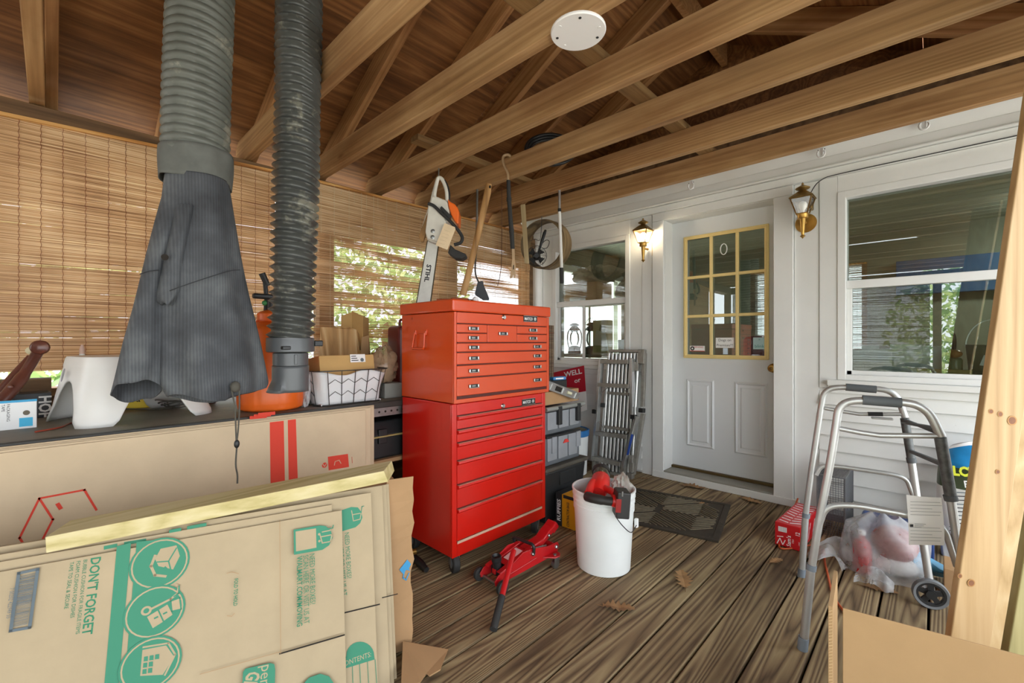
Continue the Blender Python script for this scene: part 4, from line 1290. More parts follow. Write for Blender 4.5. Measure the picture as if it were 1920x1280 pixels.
S.poly([c3(412, 604), c3(502, 590), c3(504, 675), c3(414, 692)], M_card2, 'blank_square')
S.line([c3(520, 620), c3(530, 655), c3(566, 648), c3(572, 618), c3(522, 628)], 0.003, M_card2, 'cart'); S.line([c3(538, 596), c3(576, 588), c3(578, 577)], 0.003, M_green, 'cart')
S.line([c3(530, 606), c3(568, 598)], 0.003, M_card2, 'cart')
S.disc(*c3(516, 616), 0.0035, M_card2); S.disc(*c3(517, 646), 0.0035, M_card2)
S.text('NEED MORE BOXES?', c3(485, 702), c3(488, 925), 9, M_greend); S.text('SCAN HERE OR VISIT US AT', c3(457, 708), c3(461, 1010), 9, M_greend)
S.text('WALMART.COM/MOVING', c3(430, 712), c3(430, 1022), 9, M_greend, bold=0.015)
S.line([c3(343, 1142), c3(626, 1060)], 0.004, M_dark, 'flap_gap'); S.line([c3(-10, 1232), c3(343, 1134)], 0.0012, M_cardb, 'crease'); S.line([c3(342, 552), c3(346, 1142)], 0.0012, M_cardb, 'crease')
pp = [c3(176, 1290), c3(180, 1222), c3(190, 1208), c3(300, 1182), c3(318, 1188), c3(322, 1210), c3(320, 1290)]
S.poly(pp, M_green, 'logo_panel')
S.text('pen', c3(286, 1190), c3(278, 1282), 18, M_card2); S.text('GE', c3(232, 1222), c3(206, 1290), 22, M_card2, bold=0.03)
S.poly([c3(432, 1290), c3(470, 1248), c3(520, 1230), c3(560, 1242), c3(592, 1290)], M_green, 'label_tab')

# ------------------------------------------------------------------ lumber on top of the green stack
Mv = gframe(0.03, 0.0)
A = Mv @ on_plane(86, 1037, Mv); B = Mv @ on_plane(728, 903, Mv)
d = (B - A).normalized()
up = Vector((0, 0, 1)) - GN*0.04; up = (up - d*up.dot(d)).normalized(); bk_ = up.cross(d).normalized()
if bk_.dot(GN) > 0: bk_ = -bk_
hh, dd = 0.038, 0.118
E0, E1, E2, E3 = A, A + up*hh, A + up*hh + bk_*dd, A + bk_*dd
L = (B-A).length
vs = [A, A + up*hh, A + d*0.012 + up*hh + bk_*dd, A + d*0.012 + bk_*dd]
vs += [A + d*L, A + d*(L-0.012) + up*hh, A + d*(L+0.045) + up*hh + bk_*dd, A + d*(L+0.052) + bk_*dd]
lm = MB().add(vs, [(0,1,2,3),(7,6,5,4),(0,4,5,1),(1,5,6,2),(2,6,7,3),(3,7,4,0)]).build('lumber_board', wood('fresh_pine', '#a89a5e', '#c8ba86', '#d6caa0', 'y', grain=26, along=0.03, rough=0.55, rings=0.4, bump=0.08, hues=0.02), bevel=0.0015)
tag(lm, 'pale pine board with mitred end lying on the cardboard stack', 'lumber')
# ------------------------------------------------------------------ hoses and jacket
def hose(name, pts, Rr, amp, pitch, m, parent, n=28, slant=1.0, irregular=0.0, rounded=False):
    P = smooth_path(pts, 12)
    ln = [0]
    for i in range(1, len(P)): ln.append(ln[-1] + (P[i]-P[i-1]).length)
    total = ln[-1]
    N_ = int(total/pitch*7)
    mb = MB(); vs = []
    j = 0
    for i in range(N_+1):
        s = total*i/N_
        while j < len(ln)-2 and ln[j+1] < s: j += 1
        f = (s-ln[j])/max(1e-9, ln[j+1]-ln[j])
        c = P[j].lerp(P[j+1], f)
        t = (P[j+1]-P[j]).normalized()
        u = Vector((1, 0, 0)); u = (u - t*u.dot(t)).normalized(); w = t.cross(u)
        for k in range(n):
            th = 2*math.pi*k/n
            ph = s/pitch + slant*th/(2*math.pi)
            r = Rr + amp*((2*abs(math.sin(math.pi*ph))**0.7 - 1) if rounded else (1 - 2*abs(math.sin(math.pi*ph))**1.3)) + irregular*math.sin(s*9+th*2)
            vs.append(c + u*r*math.cos(th) + w*r*math.sin(th))
    fs = [(i*n+k, i*n+(k+1) % n, (i+1)*n+(k+1) % n, (i+1)*n+k) for i in range(N_) for k in range(n)]
    return mb.add(vs, fs).build(name, m, parent, smooth=70, world=True)
M_hose1 = mat('grey_hose', '#5c5f58', 0.5, var=0.2, vs=5, wear='#8a877a', wearamt=0.60, wearscale=5)
M_hose2 = mat('black_hose', '#4a4c49', 0.36, var=0.2, vs=6, wear='#7d7c70', wearamt=0.61, wearscale=7)
hx = -1.9
h1 = thing('duct_hose', 'thick grey corrugated hose hanging from the roof above the jacket', 'hose', at(368, 292, x=hx))
hose('hose', [at(370, 320, x=hx), at(368, 280, x=hx), at(371, 150, x=hx), at(377, 0, x=hx), Vector((hx, 0.385, roof_z(hx)-0.05))], 0.098, 0.006, 0.0305, M_hose1, h1, slant=1, rounded=True)
h2 = thing('duct_hose', 'thinner black corrugated hose with a plastic end fitting', 'hose', at(548, 745, x=hx))
hose('hose', [at(545, 634, x=hx), at(549, 560, x=hx), at(553, 430, x=hx), at(557, 280, x=hx), at(559, 150, x=hx), at(561, 0, x=hx), Vector((hx, 0.715, roof_z(hx)-0.05))], 0.081, 0.010, 0.0345, M_hose2, h2, slant=1, irregular=0.0015)
e = at(545, 640, x=hx)
M_fit = mat('fitting_grey', '#55585a', 0.35, var=0.1)
cl = MB().lathe([(0.080, 0.010), (0.0885, 0.008), (0.0885, 0.0), (0.0895, -0.004), (0.0895, -0.046), (0.082, -0.050), (0.068, -0.050)], 36, Matrix.Translation(e + Vector((0, 0, 0.006)))).build('collar', M_fit, h2, smooth=40, world=True)
MB().box((e.x+0.055, e.y-0.060, e.z-0.032), (e.x+0.089, e.y-0.030, e.z-0.018)).build('clip', M_black, cl, world=True, bevel=0.003)
MB().box((e.x+0.02, e.y+0.078, e.z-0.020), (e.x+0.05, e.y+0.112, e.z+0.004)).build('clip', M_black, cl, world=True, bevel=0.004)
MB().lathe([(0.064, -0.046), (0.066, -0.048), (0.066, -0.096), (0.064, -0.098)], 36, Matrix.Translation(e), cap=False).build('adapter', M_fit, h2, smooth=40, world=True)
def endp(u, v):
    th = 2*math.pi*u
    z = -0.098 - (0.105 + 0.0*math.cos(th))*v
    if 3.4 < th < 4.9: z = min(-0.098, z + 0.0)
    r = 0.067
    if v > 0.55 and 4.0 < th < 5.5: r += 0.02*(v-0.55)/0.45
    return e + Vector((r*math.cos(th), r*math.sin(th), z))
MB().grid(48, 10, endp, wrapu=True).build('spout', M_fit, h2, smooth=40, world=True, solid=0.003)
MB().box((e.x+0.064, e.y-0.010, e.z-0.092), (e.x+0.070, e.y+0.002, e.z-0.052)).build('rib', M_fit, h2, world=True, bevel=0.002)

# jacket hung on the hose end
jx = -1.885
def knit(name):
    m, nt, b = _nodes(name)
    v = coords(nt, (1, 1, 1), False)
    nz = nn(nt, 'TexNoise', Scale=7.0, Detail=5.0)
    nt.links.new(v, nz.inputs['Vector'])
    wv = nn(nt, 'TexWave', Scale=38.0, Distortion=1.0)
    wv.bands_direction = 'Y'
    nt.links.new(v, wv.inputs['Vector'])
    mx = nn(nt, 'Mix', data_type='FLOAT'); mx.inputs[0].default_value = 0.09
    nt.links.new(nz.outputs['Fac'], mx.inputs[2]); nt.links.new(wv.outputs['Fac'], mx.inputs[3])
    rp = ramp(nt, [(0.25, '#2a2c2f'), (0.5, '#45484c'), (0.75, '#666a6c')])
    nt.links.new(mx.outputs[0], rp.inputs[0]); nt.links.new(rp.outputs[0], b.inputs['Base Color'])
    b.inputs['Roughness'].default_value = 0.85
    bp = nn(nt, 'Bump', Strength=0.2, Distance=0.002)
    nt.links.new(wv.outputs['Fac'], bp.inputs['Height']); nt.links.new(bp.outputs[0], b.inputs['Normal'])
    return m
M_knit = knit('grey_knit')
jk = thing('jacket', 'dark grey ribbed jacket hanging from the thick grey hose', 'jacket', at(370, 735, x=jx))
def yz(px, py): 
    p = at(px, py, x=jx); return p.y, p.z
def loft(rows, thick, amp, nf, phase, top_round=0.0, nu=72, nv=40, tilt=0.0, dx=0.0, hem=0.0):
    """rows: (y px, left px, right px)."""
    R_ = [(yz(l, py)[0], yz(r, py)[0], yz((l+r)/2, py)[1]) for py, l, r in rows]
    def fn(u, v):
        t = v*(len(R_)-1); i = min(int(t), len(R_)-2); f = t-i
        # smooth interpolation
        def cr(k):
            a = R_[max(i-1, 0)][k]; b = R_[i][k]; c = R_[i+1][k]; d_ = R_[min(i+2, len(R_)-1)][k]
            return 0.5*((2*b)+(c-a)*f+(2*a-5*b+4*c-d_)*f*f+(3*b-a-3*c+d_)*f**3)
        y0, y1, z = cr(0), cr(1), cr(2)
        th = 2*math.pi*u
        cy, hw = (y0+y1)/2, (y1-y0)/2
        tx = thick[0]*(1-v) + thick[1]*v
        fold = amp*v*(math.sin(nf*th + phase + 2.2*v) + 0.6*math.sin((nf+4)*th + 2*phase - 3*v)) + 0.004*math.sin(3*th + 9*v)
        return Vector((jx + dx*v + (tx + fold)*math.cos(th), cy + (hw + 0.25*fold)*math.sin(th), z + 0.004*math.sin(5*th)*v + tilt*math.cos(th)*v**8 - hem*(1-abs(math.sin(th)))*v**6))
    return MB().grid(nu, nv, fn, wrapu=True)
loft([(338, 311, 427), (360, 308, 431), (420, 300, 440), (480, 292, 449), (540, 286, 460), (600, 292, 473), (650, 296, 483), (700, 296, 491), (722, 300, 492), (733, 306, 486)], (0.098, 0.085), 0.024, 3, 0.3, tilt=0.012, hem=0.035, dx=0.045).build('body', M_knit, jk, smooth=80, world=True, solid=0.004)
loft([(352, 312, 372), (400, 297, 352), (460, 280, 330), (520, 264, 318), (580, 249, 315), (640, 232, 312), (700, 217, 308), (733, 207, 303)], (0.06, 0.062), 0.007, 3, 2.0, nu=52, tilt=0.040, dx=0.0).build('sleeve', M_knit, jk, smooth=80, world=True, solid=0.004)
# folded front edge and second sleeve flap lying over the body
mb = loft([(395, 322, 358), (450, 310, 352), (505, 298, 346), (545, 290, 338), (565, 289, 326), (573, 297, 316)], (0.05, 0.05), 0.006, 3, 1.0, nu=40, nv=26)
for v in mb.v: v.x += 0.058
mb.build('tucked_sleeve', M_knit, jk, smooth=80, world=True)
# collar band round the hose
c0 = at(368, 345, x=hx); c1_ = at(370, 287, x=hx)
def coll(u, v):
    th = 2*math.pi*u
    c = c0.lerp(c1_, v)
    r = 0.1065 + 0.003*math.sin(4*th+v*3) + 0.002*math.sin(9*th)
    return c + Vector((r*math.cos(th), r*math.sin(th), 0.004*math.sin(3*th)))
MB().grid(56, 10, coll, wrapu=True).build('collar', mat('collar_grey', '#5b5d58', 0.8, var=0.2, vs=12, wear='#8f8d83', wearamt=0.68, wearscale=14), jk, smooth=80, world=True, solid=0.004)
# yoke seams
def seam(pts):
    MB().tube(smooth_path([at(x, y, x=jx+o) for x, y, o in pts], 6), 0.0016, 6).build('seam', mat('seam_dark', '#2c2e31', 0.9), jk, smooth=60, world=True)
seam([(318, 545, 0.112), (345, 535, 0.134), (390, 520, 0.140), (430, 508, 0.125), (450, 506, 0.098)])
seam([(262, 514, 0.050), (280, 508, 0.068), (298, 506, 0.070)])
MB().lathe([(0.010, 0), (0.010, 0.001)], 12, frame(at(309, 482, x=jx+0.112), (0, 1, 0), (0.15, 0, 1))).build('burn_hole', M_dark, jk, world=True)
# draw cord with lock
cp = at(440, 735, x=-1.742)
MB().tube(smooth_path([at(432, 722, x=-1.742), at(440, 760, x=-1.742), at(442, 800, x=-1.742), at(443, 828, x=-1.742)], 6), 0.0026, 7).build('draw_cord', mat('cord_grey', '#4d4a42', 0.8), jk, smooth=60, world=True)
MB().tube(smooth_path([at(448, 722, x=-1.742), at(449, 760, x=-1.742), at(447, 800, x=-1.742), at(444, 828, x=-1.742)], 6), 0.0026, 7).build('draw_cord', MATS['cord_grey'], jk, smooth=60, world=True)
MB().tube(smooth_path([at(444, 835, x=-1.742), at(442, 870, x=-1.742), at(445, 890, x=-1.742), at(445, 906, x=-1.742)], 6), 0.0028, 7).build('draw_cord', MATS['cord_grey'], jk, smooth=60, world=True)
MB().ball(at(444, 832, x=-1.742), 0.010, 12, 8, (0.8, 0.9, 1.5)).build('cord_lock', M_black, jk, smooth=60, world=True)
MB().ball(at(441, 725, x=-1.742), 0.016, 12, 8, (0.9, 1, 1.2)).build('cord_knot', MATS['cord_grey'], jk, smooth=60, world=True)
# ------------------------------------------------------------------ tool chest on red roller cabinet
M_chor = mat('chest_orange', '#cb4512', 0.28, var=0.05, vs=3, wear='#8e3b1d', wearamt=0.74, wearscale=12, coat=0.25)
M_chrd = mat('cabinet_red', '#c41a0e', 0.28, var=0.06, vs=3, wear='#b9a79a', wearamt=0.745, wearscale=16, coat=0.25)
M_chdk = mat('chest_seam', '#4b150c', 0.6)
M_chrome = mat('chrome', '#cfcfcc', 0.2, metal=0.95)
M_pale = mat('pale_wear', '#c9a48c', 0.6, var=0.15)
def c4(x, y): return (680 + x/2.371, 540 + y/2.371)
FXU, FXL = -1.640, -1.660
up_ = thing('tool_chest', 'orange metal tool chest with small drawers standing on the red cabinet', 'tool chest', (-1.87, 1.66, 0.824))
MB().box((-2.094, 1.318, 0.824), (FXU-0.008, 2.028, 1.262)).build('body', M_chor, up_, world=True, bevel=0.004)
MB().box((-2.096, 1.306, 1.264), (FXU+0.004, 2.040, 1.322)).build('lid', M_chor, up_, world=True, bevel=0.008, seg=3)
MB().box((FXU-0.008, 1.318, 0.824), (FXU, 1.332, 1.262)).build('corner_post', M_chor, up_, world=True, bevel=0.002)
MB().box((FXU-0.008, 2.010, 0.824), (FXU, 2.028, 1.262)).build('corner_post', M_chor, up_, world=True, bevel=0.002)
MB().box((FXU-0.0079, 1.332, 0.824), (FXU-0.001, 2.010, 0.843)).build('bottom_rail', M_chor, up_, world=True, bevel=0.001)
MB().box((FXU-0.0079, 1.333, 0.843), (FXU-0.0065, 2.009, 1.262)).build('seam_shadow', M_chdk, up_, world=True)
def drawer(root, fx, xl, yt, yb, xr, m, handles=(), name='drawer', y0c=None, y1c=None):
    a = at(*c4(xl, yt), x=fx); b = at(*c4(xl, yb), x=fx); c = at(*c4(xr, yt), x=fx)
    y0, y1 = a.y if y0c is None else y0c, c.y if y1c is None else y1c
    z1, z0 = a.z, b.z
    d = MB().box((fx-0.007, y0+0.0015, z0+0.0015), (fx, y1-0.0015, z1-0.0015)).build(name, m, root, world=True, bevel=0.0025)
    for hs in handles:
        hy = y0 + (y1-y0)*hs; hz = z0 + (z1-z0)*0.52
        w = 0.062
        hb = MB()
        hb.box((fx, hy-w/2, hz-0.008), (fx+0.003, hy+w/2, hz+0.008))
        h = hb.build('handle', M_black, d, world=True, bevel=0.001)
        MB().box((fx+0.003, hy-w/2, hz-0.010), (fx+0.012, hy+w/2, hz-0.007)).build('pull_lip', M_chrome, d, world=True, bevel=0.001)
        MB().box((fx+0.003, hy-w/2, hz-0.008), (fx+0.009, hy-w/2+0.009, hz+0.008)).build('pull_end', M_chrome, d, world=True, bevel=0.002)
        MB().box((fx+0.003, hy+w/2-0.009, hz-0.008), (fx+0.009, hy+w/2, hz+0.008)).build('pull_end', M_chrome, d, world=True, bevel=0.002)
        MB().box((fx+0.003, hy-0.011, hz-0.004), (fx+0.0036, hy+0.011, hz+0.004)).build('label_mark', M_steel, d, world=True)
    return d
ya, yb2 = 1.333, 2.009
Z = lambda y: at(*c4(411, y), x=FXU).z
def dr_u(yt, yb, y0, y1, hs):
    z1, z0 = Z(yt), Z(yb)
    x_ = FXU
    d = MB().box((x_-0.007, y0+0.0015, z0+0.0015), (x_, y1-0.0015, z1-0.0015)).build('drawer', M_chor, up_, world=True, bevel=0.0025)
    for hs_ in hs:
        hy = y0 + (y1-y0)*hs_; hz = z0 + (z1-z0)*0.52; w = 0.064
        MB().box((x_, hy-w/2, hz-0.008), (x_+0.003, hy+w/2, hz+0.008)).build('handle', M_black, d, world=True, bevel=0.001)
        MB().box((x_+0.003, hy-w/2, hz-0.010), (x_+0.012, hy+w/2, hz-0.007)).build('pull_lip', M_chrome, d, world=True, bevel=0.001)
        for e_ in (-1, 1):
            MB().box((x_+0.003, hy+e_*(w/2-0.0045)-0.0045, hz-0.008), (x_+0.009, hy+e_*(w/2-0.0045)+0.0045, hz+0.008)).build('pull_end', M_chrome, d, world=True, bevel=0.002)
        MB().box((x_+0.003, hy-0.011, hz-0.004), (x_+0.0036, hy+0.011, hz+0.004)).build('label_mark', M_steel, d, world=True)
    return d
Yx = lambda x: at(*c4(x, 200), x=FXU).y
yA, yC = Yx(554), Yx(686.5)
dr_u(157, 198, ya, yA, (0.52,)); dr_u(199, 242, ya, yA, (0.52,))
dr_u(157, 242, yA, yC, (0.5,))
dr_u(157, 198, yC, yb2, (0.5,)); dr_u(199, 242, yC, yb2, (0.5,))
for yt, yb in ((244, 285), (287, 342), (345, 400), (403, 484)):
    dr_u(yt, yb, ya, yb2, (0.155, 0.865))
tpn = MB().box((FXU-0.007, ya+0.0015, Z(154)), (FXU, yb2-0.0015, 1.2605)).build('front_panel', M_chor, up_, world=True, bevel=0.002)
def badge(root, fx, px, py, w, h):
    p = at(*c4(px, py), x=fx)
    b = MB().box((fx, p.y-w/2, p.z-h/2), (fx+0.003, p.y+w/2, p.z+h/2)).build('badge', M_black, root, world=True, bevel=0.001)
    MB().box((fx+0.003, p.y-w/2, p.z-h/2), (fx+0.0035, p.y+w/2, p.z-h/2+0.0015)).build('badge_rim', M_chrome, b, world=True)
    MB().box((fx+0.003, p.y-w/2, p.z+h/2-0.0015), (fx+0.0035, p.y+w/2, p.z+h/2)).build('badge_rim', M_chrome, b, world=True)
    fit_text('lettering', 'MATCO', w*0.58, h*0.45, M_paper, b, frame((fx+0.0036, p.y-w*0.44, p.z), (0, 1, 0), (0, 0, 1)), 0.02)
    MB().lathe([(h*0.3, 0), (h*0.3, 0.0005)], 14, frame((fx+0.0036, p.y+w*0.32, p.z), (0, 1, 0), (0, 0, 1))).build('emblem', M_chrome, b, world=True)
badge(tpn, FXU, 745, 137, 0.115, 0.034)
def lock(root, fx, px, py):
    p = at(*c4(px, py), x=fx)
    MB().lathe([(0.013, 0), (0.013, 0.004), (0.009, 0.008), (0.009, 0.011), (0.003, 0.011)], 18, frame(p, (0, 1, 0), (0, 0, 1))).build('lock', M_chrome, root, smooth=40, world=True)
lock(tpn, FXU, 626, 130)
# bail handle and screws on the side
sy_ = 1.318
def sd(x, y): return at(*c4(x, y), y=sy_)
a, b = sd(240, 197), sd(284, 200)
for p in (a, b):
    MB().cbox((p.x, sy_-0.006, p.z), (0.016, 0.012, 0.024)).build('handle_bracket', M_chor, up_, world=True, bevel=0.003)
MB().cbox(((a.x+b.x)/2, sy_-0.003, a.z+0.004), (b.x-a.x+0.02, 0.006, 0.022)).build('handle_plate', M_chor, up_, world=True, bevel=0.002)
MB().tube(fillet([a + Vector((0, -0.012, 0)), sd(231, 268) + Vector((0, -0.016, 0)), sd(283, 270) + Vector((0, -0.016, 0)), b + Vector((0, -0.012, 0))], 0.012), 0.0052, 8).build('bail_handle', M_chor, up_, smooth=60, world=True)
for x, y in ((235, 90), (220, 135)):
    MB().lathe([(0.005, 0), (0.003, 0.002)], 10, frame(sd(x, y), (-1, 0, 0), (0, 0, 1))).build('rivet', M_steel, up_, world=True)
# ---- red roller cabinet
lo = thing('roller_cabinet', 'tall red metal roller cabinet with full width drawers on casters', 'cabinet', (-1.88, 1.67, 0))
MB().box((-2.094, 1.321, 0.083), (FXL-0.008, 2.018, 0.820)).build('body', M_chrd, lo, world=True, bevel=0.005)
Zl = lambda y: at(*c4(408, y), x=FXL).z
lya, lyb = 1.352, 1.985
for y0, y1 in ((1.321, lya-0.002), (lyb+0.002, 2.018)):
    MB().box((FXL-0.008, y0, 0.083), (FXL, y1, 0.820)).build('corner_post', M_chrd, lo, world=True, bevel=0.003)
MB().box((FXL-0.0079, lya-0.002, 0.083), (FXL, lyb+0.002, Zl(1137))).build('bottom_rail', M_chrd, lo, world=True, bevel=0.002)
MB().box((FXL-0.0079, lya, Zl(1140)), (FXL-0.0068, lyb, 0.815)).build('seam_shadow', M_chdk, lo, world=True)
MB().box((FXL-0.002, lya, Zl(1143)), (FXL+0.002, lyb, Zl(1132))).build('worn_edge', M_pale, lo, world=True)
edges = [572, 634, 692, 772, 880, 988]
pn = MB().box((FXL-0.008, lya, Zl(572)+0.004), (FXL-0.001, lyb, 0.817)).build('front_panel', M_chrd, lo, world=True, bevel=0.002)
badge(pn, FXL-0.001, 737, 504, 0.112, 0.034); lock(pn, FXL-0.001, 622, 523)
for i, yt in enumerate(edges):
    ybm = edges[i+1] if i < 5 else 1134
    zt, zb_ = Zl(yt), Zl(ybm)
    d = MB().box((FXL-0.008, lya+0.001, zb_+0.004), (FXL-0.001, lyb-0.001, zt-0.001)).build('drawer', M_chrd, lo, world=True, bevel=0.002)
    zz = zt - 0.001
    MB().add([(FXL-0.001, lya+0.001, zz), (FXL+0.012, lya+0.001, zz-0.002), (FXL+0.014, lya+0.001, zz-0.012), (FXL-0.001, lya+0.001, zz-0.022),
              (FXL-0.001, lyb-0.001, zz), (FXL+0.012, lyb-0.001, zz-0.002), (FXL+0.014, lyb-0.001, zz-0.012), (FXL-0.001, lyb-0.001, zz-0.022)],
             [(0,1,2,3),(7,6,5,4),(0,4,5,1),(1,5,6,2),(2,6,7,3),(3,7,4,0)]).build('pull_rail', M_chrd, d, world=True, bevel=0.002)
    MB().box((FXL-0.001, lya+0.002, zz-0.0015), (FXL+0.010, lyb-0.002, zz+0.0006)).build('dust_line', mat('dusty_edge', '#a87f6c', 0.8, var=0.2), d, world=True)
for (x, y, rz) in ((-1.70, 1.36, 20), (-1.70, 1.975, 60), (-2.06, 1.36, 0), (-2.06, 1.975, 0)):
    k = R(rz); ax = Vector((math.sin(k), math.cos(k), 0)); fwd = Vector((math.cos(k), -math.sin(k), 0))
    c = Vector((x, y, 0.046)) + fwd*0.015
    w = MB().lathe([(0.012, -0.017), (0.041, -0.017), (0.046, -0.012), (0.046, 0.012), (0.041, 0.017), (0.012, 0.017)], 28, frame(c, fwd, (0, 0, 1))).build('caster_wheel', M_rubber, lo, smooth=40, world=True)
    MB().lathe([(0.024, -0.0185), (0.024, 0.0185)], 20, frame(c, fwd, (0, 0, 1))).build('hub', M_steel, w, smooth=40, world=True)
    fm = MB()
    for s in (-1, 1):
        q = ax*s*0.0215
        pts = [c + q + fwd*0.014 - Vector((0, 0, 0.012)), c + q - fwd*0.016 - Vector((0, 0, 0.008)), Vector((x, y, 0.082)) + q - fwd*0.022, Vector((x, y, 0.082)) + q + fwd*0.026]
        n0 = ax*0.0015
        fm.add([p - n0 for p in pts] + [p + n0 for p in pts], [(0,1,2,3),(7,6,5,4),(0,4,5,1),(1,5,6,2),(2,6,7,3),(3,7,4,0)])
    fm.build('caster_fork', M_steel, lo, world=True)
# things on the chest
pl = thing('pliers', 'pair of pliers with red brown handles on top of the tool chest', 'pliers', (-1.80, 1.44, 1.322))
M_plh = mat('plier_grip', '#a8502e', 0.5)
MB().tube(smooth_path([(-0.06, -0.06, 0.010), (-0.01, -0.02, 0.012), (0.02, 0.03, 0.012), (0.02, 0.08, 0.012)], 5), 0.008, 8).build('handle', M_plh, pl, smooth=60)
MB().tube(smooth_path([(0.05, -0.05, 0.010), (0.03, -0.01, 0.016), (0.005, 0.03, 0.018), (0.02, 0.085, 0.018)], 5), 0.008, 8).build('handle', M_plh, pl, smooth=60)
MB().box((0.005, 0.075, 0.003), (0.040, 0.125, 0.022)).build('jaws', M_steel, pl, bevel=0.005)
MB().ball((-1.74, 1.54, 1.339), 0.017, 14, 10).build('white_ball', M_paper, smooth=60)
tag(bpy.data.objects['white_ball'], 'small white ball next to the pliers on the tool chest', 'ball')

# ------------------------------------------------------------------ tools hanging from the joists
CAMP = Vector((0, 0, CAMZ))
def vframe(d): return frame(CAMP + FW*d, RT, (0, 0, 1))
def vp(px, py, d, off=0.0): return CAMP + (FW + RT*((px-960)/FPX) + Vector((0, 0, (640-py)/FPX)))*(d) - FW*off
def vpoly(root, name, pts, d, th, m, off=0.0, bevel=0.0, smooth=0):
    """plate of thickness th standing across the line of sight at distance d, its outline from the photograph."""
    L = [((x-960)/FPX*d, (640-y)/FPX*d) for x, y in pts]
    a = sum(L[i][0]*L[(i+1) % len(L)][1] - L[(i+1) % len(L)][0]*L[i][1] for i in range(len(L)))
    if a < 0: L.reverse()
    return MB().prism(L, th, vframe(d), off - th/2).build(name, m, root, world=True, bevel=bevel, smooth=smooth)
def depth_of(p): return (p - CAMP).dot(FW)
# chainsaw
def s1(x, y): return (770 + x/4.74, 310 + y/4.74)
hk = at(823, 330, y=1.70)
D = depth_of(hk)
saw = thing('chainsaw', 'white and orange chainsaw with long bar hanging from a hook', 'chainsaw', vp(*s1(110, 1330), D))
M_sawg = mat('saw_grey', '#cfcdc2', 0.4, var=0.10, vs=12, wear='#8f7c5c', wearamt=0.68, wearscale=25)
M_saworange = mat('saw_orange', '#ea6a1c', 0.35)
bar = vpoly(saw, 'guide_bar', [s1(*p) for p in ((150, 670), (246, 700), (170, 1230), (150, 1330), (110, 1365), (60, 1350), (40, 1310), (52, 1228))], D, 0.006, mat('bar_steel', '#c9c9c1', 0.45, metal=0.35, var=0.1, vs=14))
ch = [s1(*p) for p in ((150, 670), (52, 1228), (38, 1312), (60, 1356), (110, 1372), (154, 1335), (174, 1230), (248, 700))]
MB().tube([vp(x, y, D) for x, y in ch], 0.0045, 6).build('saw_chain', mat('chain_dark', '#4d4638', 0.5, metal=0.6), saw, world=True)
fit_text('lettering', 'STIHL', (vp(*s1(165, 880), D) - vp(*s1(140, 1035), D)).length, 0.028, M_ink, bar, frame(vp(*s1(166, 882), D, 0.0036), vp(*s1(140, 1035), D) - vp(*s1(165, 880), D), RT), 0.035)
vpoly(saw, 'body', [s1(*p) for p in ((196, 292), (250, 300), (335, 335), (356, 430), (340, 520), (318, 600), (262, 705), (240, 712), (160, 682), (142, 610), (158, 480), (180, 360))], D, 0.10, M_sawg, 0.0, 0.010)
vpoly(saw, 'sprocket_cover', [s1(*p) for p in ((172, 378), (225, 400), (310, 480), (330, 530), (312, 600), (252, 700), (164, 672), (148, 610), (165, 470))], D, 0.016, M_sawg, 0.058, 0.005)
vpoly(saw, 'engine_cover', [s1(*p) for p in ((340, 318), (362, 345), (400, 365), (428, 400), (437, 440), (432, 540), (410, 530), (372, 470), (346, 380))], D, 0.13, M_saworange, -0.01, 0.012)
def vtube(root, name, pts, r, d, m, off=0.0, n=10, sm=6):
    return MB().tube(smooth_path([vp(x, y, d, off) for x, y in pts], sm), r, n).build(name, m, root, smooth=60, world=True)
vtube(saw, 'rear_handle', [s1(*p) for p in ((215, 320), (212, 250), (232, 150), (248, 112), (275, 120), (300, 165), (320, 235), (325, 330))], 0.0125, D, M_sawg)
vtube(saw, 'handle_edge', [s1(*p) for p in ((85, 625), (120, 510), (170, 350), (205, 215), (236, 110))], 0.006, D, M_sawg)
vtube(saw, 'trigger_strip', [s1(*p) for p in ((300, 130), (325, 180), (342, 250), (340, 315))], 0.007, D, M_black)
vpoly(saw, 'bumper_plate', [s1(*p) for p in ((80, 640), (98, 590), (178, 385), (186, 400), (165, 470), (148, 600), (120, 690), (100, 690))], D, 0.03, mat('rusty_plate', '#8d6a3e', 0.7, var=0.35, vs=20), 0.02, 0.003)
vtube(saw, 'front_handle', [s1(*p) for p in ((175, 372), (225, 392), (290, 455), (335, 495), (390, 550), (440, 610), (470, 665), (455, 710), (400, 728))], 0.0105, D, M_rubber, 0.075)
vpoly(saw, 'vent_grille', [s1(*p) for p in ((290, 390), (380, 480), (345, 500), (275, 410))], D, 0.02, M_rubber, 0.062, 0.003)
vpoly(saw, 'hand_guard', [s1(*p) for p in ((360, 715), (400, 755), (500, 800), (498, 822), (460, 842), (400, 835), (338, 790))], D, 0.09, M_rubber, 0.0, 0.010)
tg = vpoly(saw, 'paper_tag', [s1(*p) for p in ((322, 548), (410, 582), (416, 600), (346, 778), (245, 738))], D, 0.0015, mat('tag_paper', '#dcc6a2', 0.8, var=0.06, vs=20), 0.095)
for i in range(5):
    MB().tube([vp(*s1(318 - i*13, 605 + i*28), D, 0.0965), vp(*s1(372 - i*12, 628 + i*26), D, 0.0965)], 0.0006, 4).build('writing_line', mat('tag_writing', '#b09a7c', 0.8), tg, world=True)
for x, y in ((214, 608), (212, 660)):
    MB().lathe([(0.013, 0), (0.013, 0.003), (0.008, 0.004), (0.008, 0.010), (0.002, 0.011)], 14, frame(vp(*s1(x, y), D, 0.066), RT, (0, 0, 1))).build('bar_nut', M_steel, saw, smooth=40, world=True)
